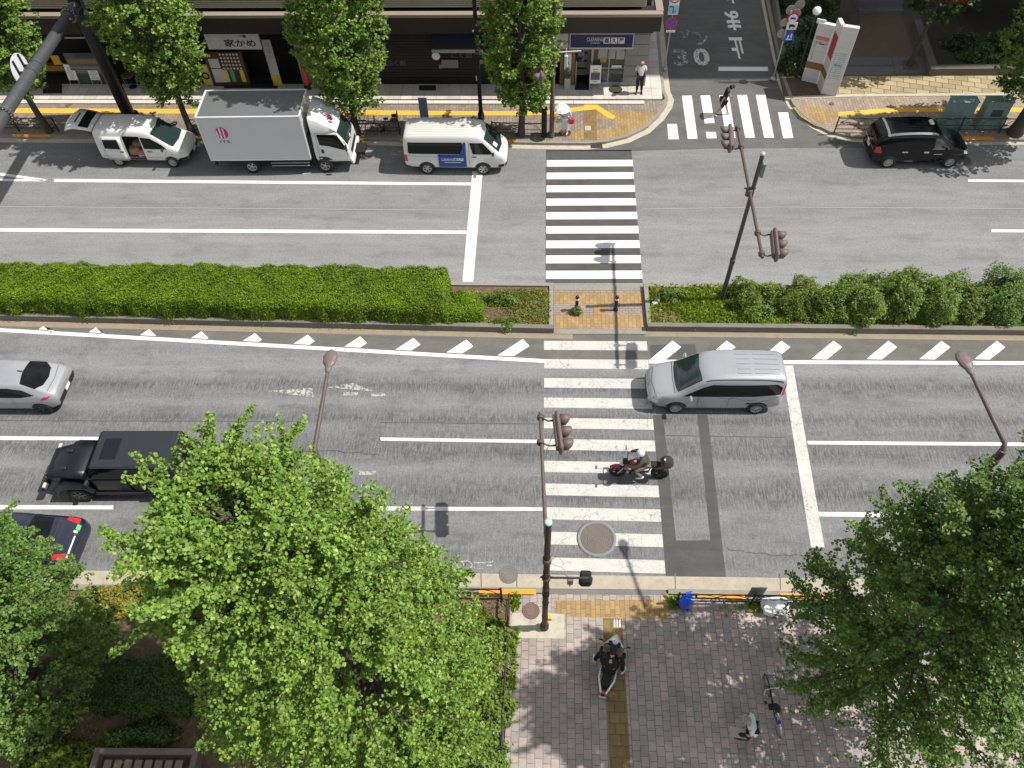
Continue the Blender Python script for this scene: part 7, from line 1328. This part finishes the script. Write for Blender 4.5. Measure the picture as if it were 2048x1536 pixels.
# parasol carrier
t, J = person('person', 'person in pale lilac with white trousers holding a parasol by the signal pole', P(1130, 267, .13), -PI/2-.3, dict(er=(.12, -.26, 1.14), wr=(.26, -.16, 1.24), el=(0, .26, 1.14), wl=(.1, .25, .92)), .93, CL, 'long', CW, 'full', SHT, HAIRB, coat=1.25, hands={'curl': 1.5})
def atp(t, p): return t.matrix_world @ Vector(p)
bpy.context.view_layer.update()
pc = atp(t, (.3, -.14, 1.2)); pz_ = thing('parasol', 'open white parasol held over the person in lilac', 'parasol', pc); MB().cyl((0, 0, -.12), (.0, 0, .62), .01, n=8).build('shaft', M_gry, pz_); b = MB(); n = 8; rings = [(.02, .62), (.16, .59), (.31, .5), (.4, .4)]; vs = []
for r_, z in rings:
    for j in range(n*2): a = 2*PI*j/(n*2); k = 1 if j % 2 == 0 else .955; vs.append((r_*k*math.cos(a), r_*k*math.sin(a), z-(0 if j % 2 == 0 else .012)))
b.add(vs, [(16*i+j, 16*(i+1)+j, 16*(i+1)+(j+1) % 16, 16*i+(j+1) % 16) for i in range(3) for j in range(16)]); cn = b.build('canopy', mat('white_parasol_cloth', (.72, .74, .73), .8, var=.03), pz_); md = cn.modifiers.new('t', 'SOLIDIFY'); md.thickness = .006
for j in range(8): a = 2*PI*j/8; MB().cyl((0, 0, .3), (.3*math.cos(a), .3*math.sin(a), .5), .004, n=4).build('rib', M_gry, pz_)
pb = atp(t, (.05, .33, .86)); tb_ = thing('handbag', 'red bag on the arm of the parasol carrier', 'bag', pb); MB().bbox((0, 0, 0), (.3, .14, .34), .06).build('bag', mat('red_bag', (.55, .02, .06), .6), tb_); MB().tube([(-.08, 0, .15), (-.06, 0, .3), (.06, 0, .3), (.08, 0, .15)], .01, 5).build('strap', M_red, tb_)
pb = atp(t, (.16, -.3, .8)); tb_ = thing('handbag', 'pale handbag with dark handles on the other arm of the parasol carrier', 'bag', pb); MB().bbox((0, 0, 0), (.26, .12, .2), .04).build('bag', mat('pale_bag', (.45, .4, .38), .6), tb_); MB().tube([(-.08, 0, .09), (-.07, 0, .24), (.07, 0, .24), (.08, 0, .09)], .01, 5).build('strap', M_black, tb_)
# old man on the plaza with a sheet under his arm
t, J = person('person', 'bald person in white shirt and black trousers strolling on the plaza', P(1491, 1470, .05), PI*.98, dict(pelvis=(0, 0, .9), chest=(.12, 0, 1.24), neck=(.2, 0, 1.38), head=(.26, 0, 1.47), crown=(.29, 0, 1.57), belly=(.04, 0, 1.06), sl=(.12, .19, 1.34), sr=(.12, -.19, 1.34), el=(.1, .28, 1.1), wl=(.3, .24, 1.0), er=(.1, -.27, 1.08), wr=(.26, -.24, .98), kl=(.14, .1, .48), al=(.14, .1, .1), tl=(.28, .11, .05), kr=(-.02, -.1, .47), ar=(-.2, -.1, .12), tr=(-.07, -.11, .04)), 1.0, mat('pale_shirt', (.62, .68, .7), .85, var=.05), 'short', CN, 'full', SHB, HAIRG, 'cap', coat=1.22)
bpy.context.view_layer.update(); pb = atp(t, (.42, .2, .98)); o = tag(MB().bbox((0, 0, 0), (.42, .012, .34), .004).build('cardboard_sheet', mat('greyish_card', (.42, .37, .32), .8), None, loc=pb, rot=(R(62), 0, R(-8))), 'pale sheet of card carried by the bald person', 'card sheet')
pb = atp(t, (.25, .27, .9)); tb_ = thing('shoulder_bag', 'black bag hanging at the bald person\'s side', 'bag', pb, PI*.98); MB().bbox((0, 0, 0), (.36, .16, .34), .06).build('bag', M_black, tb_); MB().tube([(-.12, 0, .15), (-.05, .02, .42), (.05, .02, .42), (.12, 0, .15)], .012, 5).build('strap', M_black, tb_)

# ------------------------------------------------------------ two-wheelers
M_rub = M_tyre
def guard(mb, c_, r, w_, a0, a1, n=12):
    vs = []
    for i in range(n+1):
        a = lerp(a0, a1, i/n)
        for y, rr_ in ((-w_, r), (-w_*.6, r+.015), (w_*.6, r+.015), (w_, r)): vs.append((c_[0]+rr_*math.cos(a), c_[1]+y, c_[2]+rr_*math.sin(a)))
    return mb.smooth().add(vs, [(4*i+j, 4*i+4+j, 4*i+5+j, 4*i+1+j) for i in range(n) for j in range(3)], True)
M_mred = carpaint('motorcycle_red', (.22, .006, .01), .25); M_eng = mat('engine_dark_metal', (.045, .045, .045), .4, .7); M_alu = mat('alloy_grey', (.35, .35, .35), .35, .7)
def mcwheel(parent, c_, r, w_, rim=M_eng, n=6):
    o = MB().lathe([(r*.72, -w_/2), (r*.93, -w_*.48), (r, -w_*.2), (r, w_*.2), (r*.93, w_*.48), (r*.72, w_/2)], n=28, axis='Y', caps=False).build('wheel', M_rub, parent, loc=c_); b = MB().lathe([(r*.72, -w_*.4), (r*.66, -w_*.4), (r*.66, w_*.4), (r*.72, w_*.4)], n=28, axis='Y', caps=False).lathe([(.05, -w_*.5), (.05, w_*.5)], n=12, axis='Y')
    for k in range(n): a = 2*PI*k/n; b.box((math.cos(a)*r*.36, 0, math.sin(a)*r*.36), (r*.66, w_*.3, .03), M=Matrix.Rotation(-a, 3, 'Y'))
    b.build('rim', rim, o); return o
fw_ = P(1229, 953); rw_ = P(1322, 957); d = fw_-rw_; mid = lerp(fw_, rw_, .5); wbm = 1.42
mt = thing('motorcycle', 'black and red motorcycle with a black top box crossing the stripes', 'motorcycle', (mid.x, mid.y+.05, .012), math.atan2(d.y, d.x))
mcwheel(mt, (wbm/2, 0, .3), .3, .12); mcwheel(mt, (-wbm/2, 0, .31), .31, .16)
for y in (.09, -.09): MB().cyl((wbm/2, y, .3), (wbm/2-.26, y, .86), .025, n=8).build('fork', M_alu, mt)
MB().tube([(wbm/2-.28, 0, .85), (wbm/2-.1, 0, .5), (wbm/2-.55, 0, .3), (-.3, 0, .3), (-.4, 0, .68), (wbm/2-.3, 0, .86)], .03, 8).build('frame', M_blk, mt)
MB().bbox((.12, 0, .42), (.42, .32, .36), .06).bbox((.16, 0, .66), (.24, .22, .16), .04).cyl((.05, .2, .36), (.05, -.2, .36), .12, n=14).build('engine', M_eng, mt); MB().tube([(.3, -.14, .5), (.34, -.18, .25), (.0, -.2, .18), (-.6, -.22, .32)], [.022, .022, .025, .05], 8).build('exhaust', M_alu, mt)
MB().smooth().sphere((.18, 0, .84), .2, 14, 10, (1.35, .8, .62)).build('fuel_tank', M_mred, mt); MB().bbox((.44, 0, .7), (.3, .3, .2), .06).build('front_cowl', M_mred, mt); MB().lathe([(.05, 0), (.05, .012)], (.18, 0, .965), 12).build('tank_cap', M_chrome, mt)
MB().bbox((-.28, 0, .78), (.62, .26, .1), .04).bbox((-.5, 0, .84), (.34, .22, .08), .03).build('seat', M_black, mt); MB().bbox((-.62, 0, .68), (.36, .18, .14), .05).build('tail', M_mred, mt); MB().bbox((-.84, 0, .7), (.05, .14, .08), .02).build('tail_lamp', M_tail, mt)
guard(MB(), (wbm/2, 0, .3), .33, .08, R(35), R(150)).build('front_mudguard', M_mred, mt)
MB().smooth().sphere((.6, 0, .84), .1, 12, 8).build('headlamp', M_lamp, mt); MB().bbox((.52, 0, .95), (.14, .24, .08), .02).build('instruments', M_black, mt)
MB().tube([(.36, .36, 1.0), (.42, .22, 1.02), (.44, 0, .98), (.42, -.22, 1.02), (.36, -.36, 1.0)], .016, 6).build('handlebar', M_blk, mt)
for s_ in (1, -1): mo = MB().tube([(.42, s_*.28, 1.02), (.5, s_*.34, 1.2)], .008, 5).bbox((.5, s_*.36, 1.24), (.03, .14, .09), .01).build('mirror', M_blk, mt)
tbx = MB().bbox((-.86, 0, 1.0), (.42, .44, .3), .11); o = tbx.build('top_box', mat('black_plastic_case', (.025, .026, .03), .45), mt); MB().box((-.78, 0, 1.153), (.05, .06, .006)).build('badge', M_wht, o); MB().bbox((-.7, 0, .83), (.5, .16, .04), .01).build('rack', M_blk, mt)
MB().cyl((wbm/2, .0, .3), (wbm/2, -.1, .3), .12, n=16).build('brake_disc', M_alu, mt)
person('person', 'motorcycle rider in olive jacket with white helmet and white shoes', mt.location+Vector((0, 0, 0)), mt.rotation_euler.z, dict(pelvis=(-.22, 0, .9), belly=(-.18, 0, 1.03), chest=(-.06, 0, 1.22), neck=(.02, 0, 1.38), head=(.06, 0, 1.47), crown=(.07, 0, 1.58), sl=(-.03, .19, 1.32), el=(.14, .32, 1.15), wl=(.34, .33, 1.03), sr=(-.03, -.19, 1.32), er=(.14, -.32, 1.15), wr=(.34, -.33, 1.03), hl=(-.2, .1, .86), kl=(.18, .24, .72), al=(-.1, .24, .36), tl=(.06, .26, .3), hr=(-.2, -.1, .86), kr=(.18, -.24, .72), ar=(-.1, -.24, .36), tr=(.06, -.26, .3)), 1.0, CO, 'long', CK, 'full', SHW, None, helmet=carpaint('helmet_white', (.72, .73, .72), .2), hands={'curl': 1.7}, coat=1.22)
# scooter heading away on the plaza
fw_ = P(1225, 1305, .05); rw_ = P(1208, 1378, .05); d = fw_-rw_; mid = lerp(fw_, rw_, .5); st = thing('scooter', 'white scooter riding away along the ochre tactile strip', 'scooter', (mid.x, mid.y, .062), math.atan2(d.y, d.x)); wbs = 1.2; SW = carpaint('scooter_white', (.7, .71, .71), .25)
mcwheel(st, (wbs/2, 0, .23), .23, .1); mcwheel(st, (-wbs/2, 0, .23), .23, .11)
MB().smooth().add([(.72, 0, .62), (.6, .2, .74), (.4, .3, .99), (.4, -.3, .99), (.6, -.2, .74), (.46, .2, .4), (.46, -.2, .4), (.78, 0, .42), (.5, 0, 1.02)], [(0, 1, 2, 8), (0, 8, 3, 4), (0, 7, 5, 1), (0, 4, 6, 7), (1, 5, 2), (4, 3, 6)], True).build('front_shield', SW, st).modifiers.new('t', 'SOLIDIFY').thickness = .03
MB().smooth().sphere((.66, 0, .78), .07, 10, 8).build('headlamp', M_lamp, st); MB().bbox((.46, 0, 1.0), (.16, .36, .07), .03).build('dash_cover', M_black, st); MB().smooth().sphere((.5, 0, 1.04), .07, 12, 6, (1, 1.2, .4)).build('instrument', mat('pale_dial', (.45, .5, .6), .3), st)
guard(MB(), (wbs/2, 0, .23), .26, .08, R(10), R(160)).build('front_mudguard', SW, st); MB().smooth().add([(.88, 0, .6), (.8, .07, .74), (.8, -.07, .74), (.6, .19, .86), (.6, -.19, .86), (.46, .27, .93), (.46, -.27, .93), (.46, 0, .98), (.66, 0, .92), (.84, 0, .76)], [(0, 1, 9), (0, 9, 2), (1, 3, 8, 9), (2, 9, 8, 4), (3, 5, 7, 8), (4, 8, 7, 6)], True).build('nose_cowl', SW, st).modifiers.new('t', 'SOLIDIFY').thickness = .04; MB().tube([(wbs/2, 0, .23), (.46, 0, .9)], .03, 8).build('steering_column', M_blk, st)
MB().tube([(.36, .34, 1.0), (.42, .18, 1.04), (.42, -.18, 1.04), (.36, -.34, 1.0)], .016, 6).build('handlebar', M_blk, st)
for s_ in (1, -1): MB().tube([(.4, s_*.28, 1.03), (.42, s_*.38, 1.16)], .008, 5).bbox((.42, s_*.4, 1.18), (.03, .12, .09), .02).build('mirror', M_black, st)
MB().bbox((.12, 0, .3), (.62, .34, .07), .03).build('footboard', M_black, st)
for s_ in (1, -1): MB().smooth().add([(-.02, s_*.19, .38), (-.02, s_*.24, .64), (-.5, s_*.25, .8), (-.92, s_*.1, .86), (-.88, s_*.1, .66), (-.45, s_*.22, .46)], [(0, 1, 2, 5), (5, 2, 3, 4)], True).build('side_panel', SW, st).modifiers.new('t', 'SOLIDIFY').thickness = .05
MB().bbox((-.35, 0, .74), (.75, .28, .12), .05).build('seat', M_black, st); MB().bbox((-.86, 0, .76), (.08, .16, .1), .03).build('tail_lamp', M_tail, st); MB().bbox((-.95, 0, .6), (.02, .2, .12), .01, M=Matrix.Rotation(R(-25), 3, 'Y')).build('number_plate', M_plate, st); MB().bbox((-.45, 0, .36), (.6, .2, .2), .05).build('engine', M_eng, st)
person('person', 'bare-headed person in black riding the white scooter, pale shoes out', st.location, st.rotation_euler.z, dict(pelvis=(-.2, 0, .88), belly=(-.17, 0, 1.02), chest=(-.08, 0, 1.22), neck=(0, 0, 1.37), head=(.07, 0, 1.45), crown=(.1, 0, 1.55), sl=(-.04, .19, 1.31), el=(.1, .33, 1.12), wl=(.3, .32, 1.06), sr=(-.04, -.19, 1.31), er=(.1, -.33, 1.12), wr=(.3, -.32, 1.06), hl=(-.18, .11, .84), kl=(.22, .34, .66), al=(.1, .46, .22), tl=(.24, .5, .16), hr=(-.18, -.11, .84), kr=(.2, -.32, .66), ar=(.0, -.4, .24), tr=(.14, -.45, .18)), 1.0, CB, 'long', CB, 'full', SHW, HAIRB, hands={'curl': 1.7}, coat=1.25)
# bicycles
def bicycle(label, a, b_, z, col, basket=True, child=False, grp='parked bicycles', lean=0):
    A = P(*a, z); B_ = P(*b_, z); d = A-B_; mid = lerp(A, B_, .5); t = thing('bicycle', label, 'bicycle', (mid.x, mid.y, z), math.atan2(d.y, d.x), grp); t.rotation_euler[0] = lean; wb = 1.08; r = .32
    for x in (wb/2, -wb/2):
        w_ = MB().lathe([(r-.022, -.016), (r, -.012), (r, .012), (r-.022, .016)], n=32, axis='Y', caps=False).build('wheel', M_rub, t, loc=(x, 0, r)); b = MB().lathe([(r-.02, -.01), (r-.035, 0), (r-.02, .01)], n=32, axis='Y', caps=False).cyl((0, -.04, 0), (0, .04, 0), .02, n=8)
        for k in range(14): an = 2*PI*k/14; b.cyl((0, 0, 0), ((r-.03)*math.cos(an), 0, (r-.03)*math.sin(an)), .0025, n=3)
        b.build('spokes', M_alu, w_)
    MB().tube([(wb/2, .03, r), (wb/2-.2, 0, .72), (wb/2-.24, 0, .92)], .016, 6).tube([(wb/2-.2, 0, .68), (.02, 0, .34), (-.04, 0, .28)], .018, 6).tube([(wb/2-.19, 0, .58), (-.1, 0, .5)], .014, 6).tube([(-.04, 0, .28), (-.2, 0, .82)], .016, 6).tube([(-.04, 0, .28), (-wb/2, 0, r), (-.17, 0, .66)], .012, 6).build('frame', col, t)
    MB().tube([(wb/2-.42, .28, .98), (wb/2-.28, .2, 1.0), (wb/2-.24, 0, .92), (wb/2-.28, -.2, 1.0), (wb/2-.42, -.28, .98)], .012, 6).build('handlebar', M_chrome, t); MB().smooth().sphere((-.22, 0, .86), .12, 10, 6, (1.1, .75, .4)).build('saddle', M_black, t)
    guard(MB(), (-wb/2, 0, r), r+.025, .03, R(20), R(200)).build('mudguard', M_alu, t); MB().cyl((-.04, -.1, .28), (-.04, .1, .28), .09, n=14).box((.1, .14, .22), (.09, .07, .02)).box((-.18, -.14, .34), (.09, .07, .02)).build('pedals', M_blk, t)
    if basket:
        b = MB(); x0 = wb/2-.16
        for k in range(7): yy = -.18+.06*k; b.cyl((x0-.02, yy, .72), (x0-.04, yy, .98), .004, n=4).cyl((x0+.22, yy, .74), (x0+.27, yy, .98), .004, n=4)
        for zz in (.74, .86, .98): b.tube([(x0-.03, -.18, zz), (x0+.25, -.18, zz), (x0+.25, .18, zz), (x0-.03, .18, zz), (x0-.03, -.18, zz)], .005, 4)
        b.build('basket', M_blk, t)
    if child: MB().bbox((-.62, 0, .8), (.3, .3, .05), .02).bbox((-.78, 0, 1.0), (.03, .32, .44), .015).bbox((-.62, .16, .92), (.28, .02, .2), .01).bbox((-.62, -.16, .92), (.28, .02, .2), .01).build('child_seat', mat('dark_red_child_seat', (.05, .025, .022), .6), t)
    return t
bicycle('dark bicycle with child seat parked behind the far guardrail', (743, 268), (792, 268), .125, M_blk, True, True); bicycle('bicycle mostly hidden beside the lorry cab at the tree trunk', (730, 262), (692, 258), .125, M_blk, True)
t = bicycle('city bicycle with white wheels parked at the plaza edge under the dark tree', (1532, 1380), (1551, 1452), .05, CN, True, lean=R(-6)); MB().bbox((-.54, 0, .66), (.1, .07, .05), .01).build('lock', mat('blue_lock', (.02, .03, .4), .5), t)
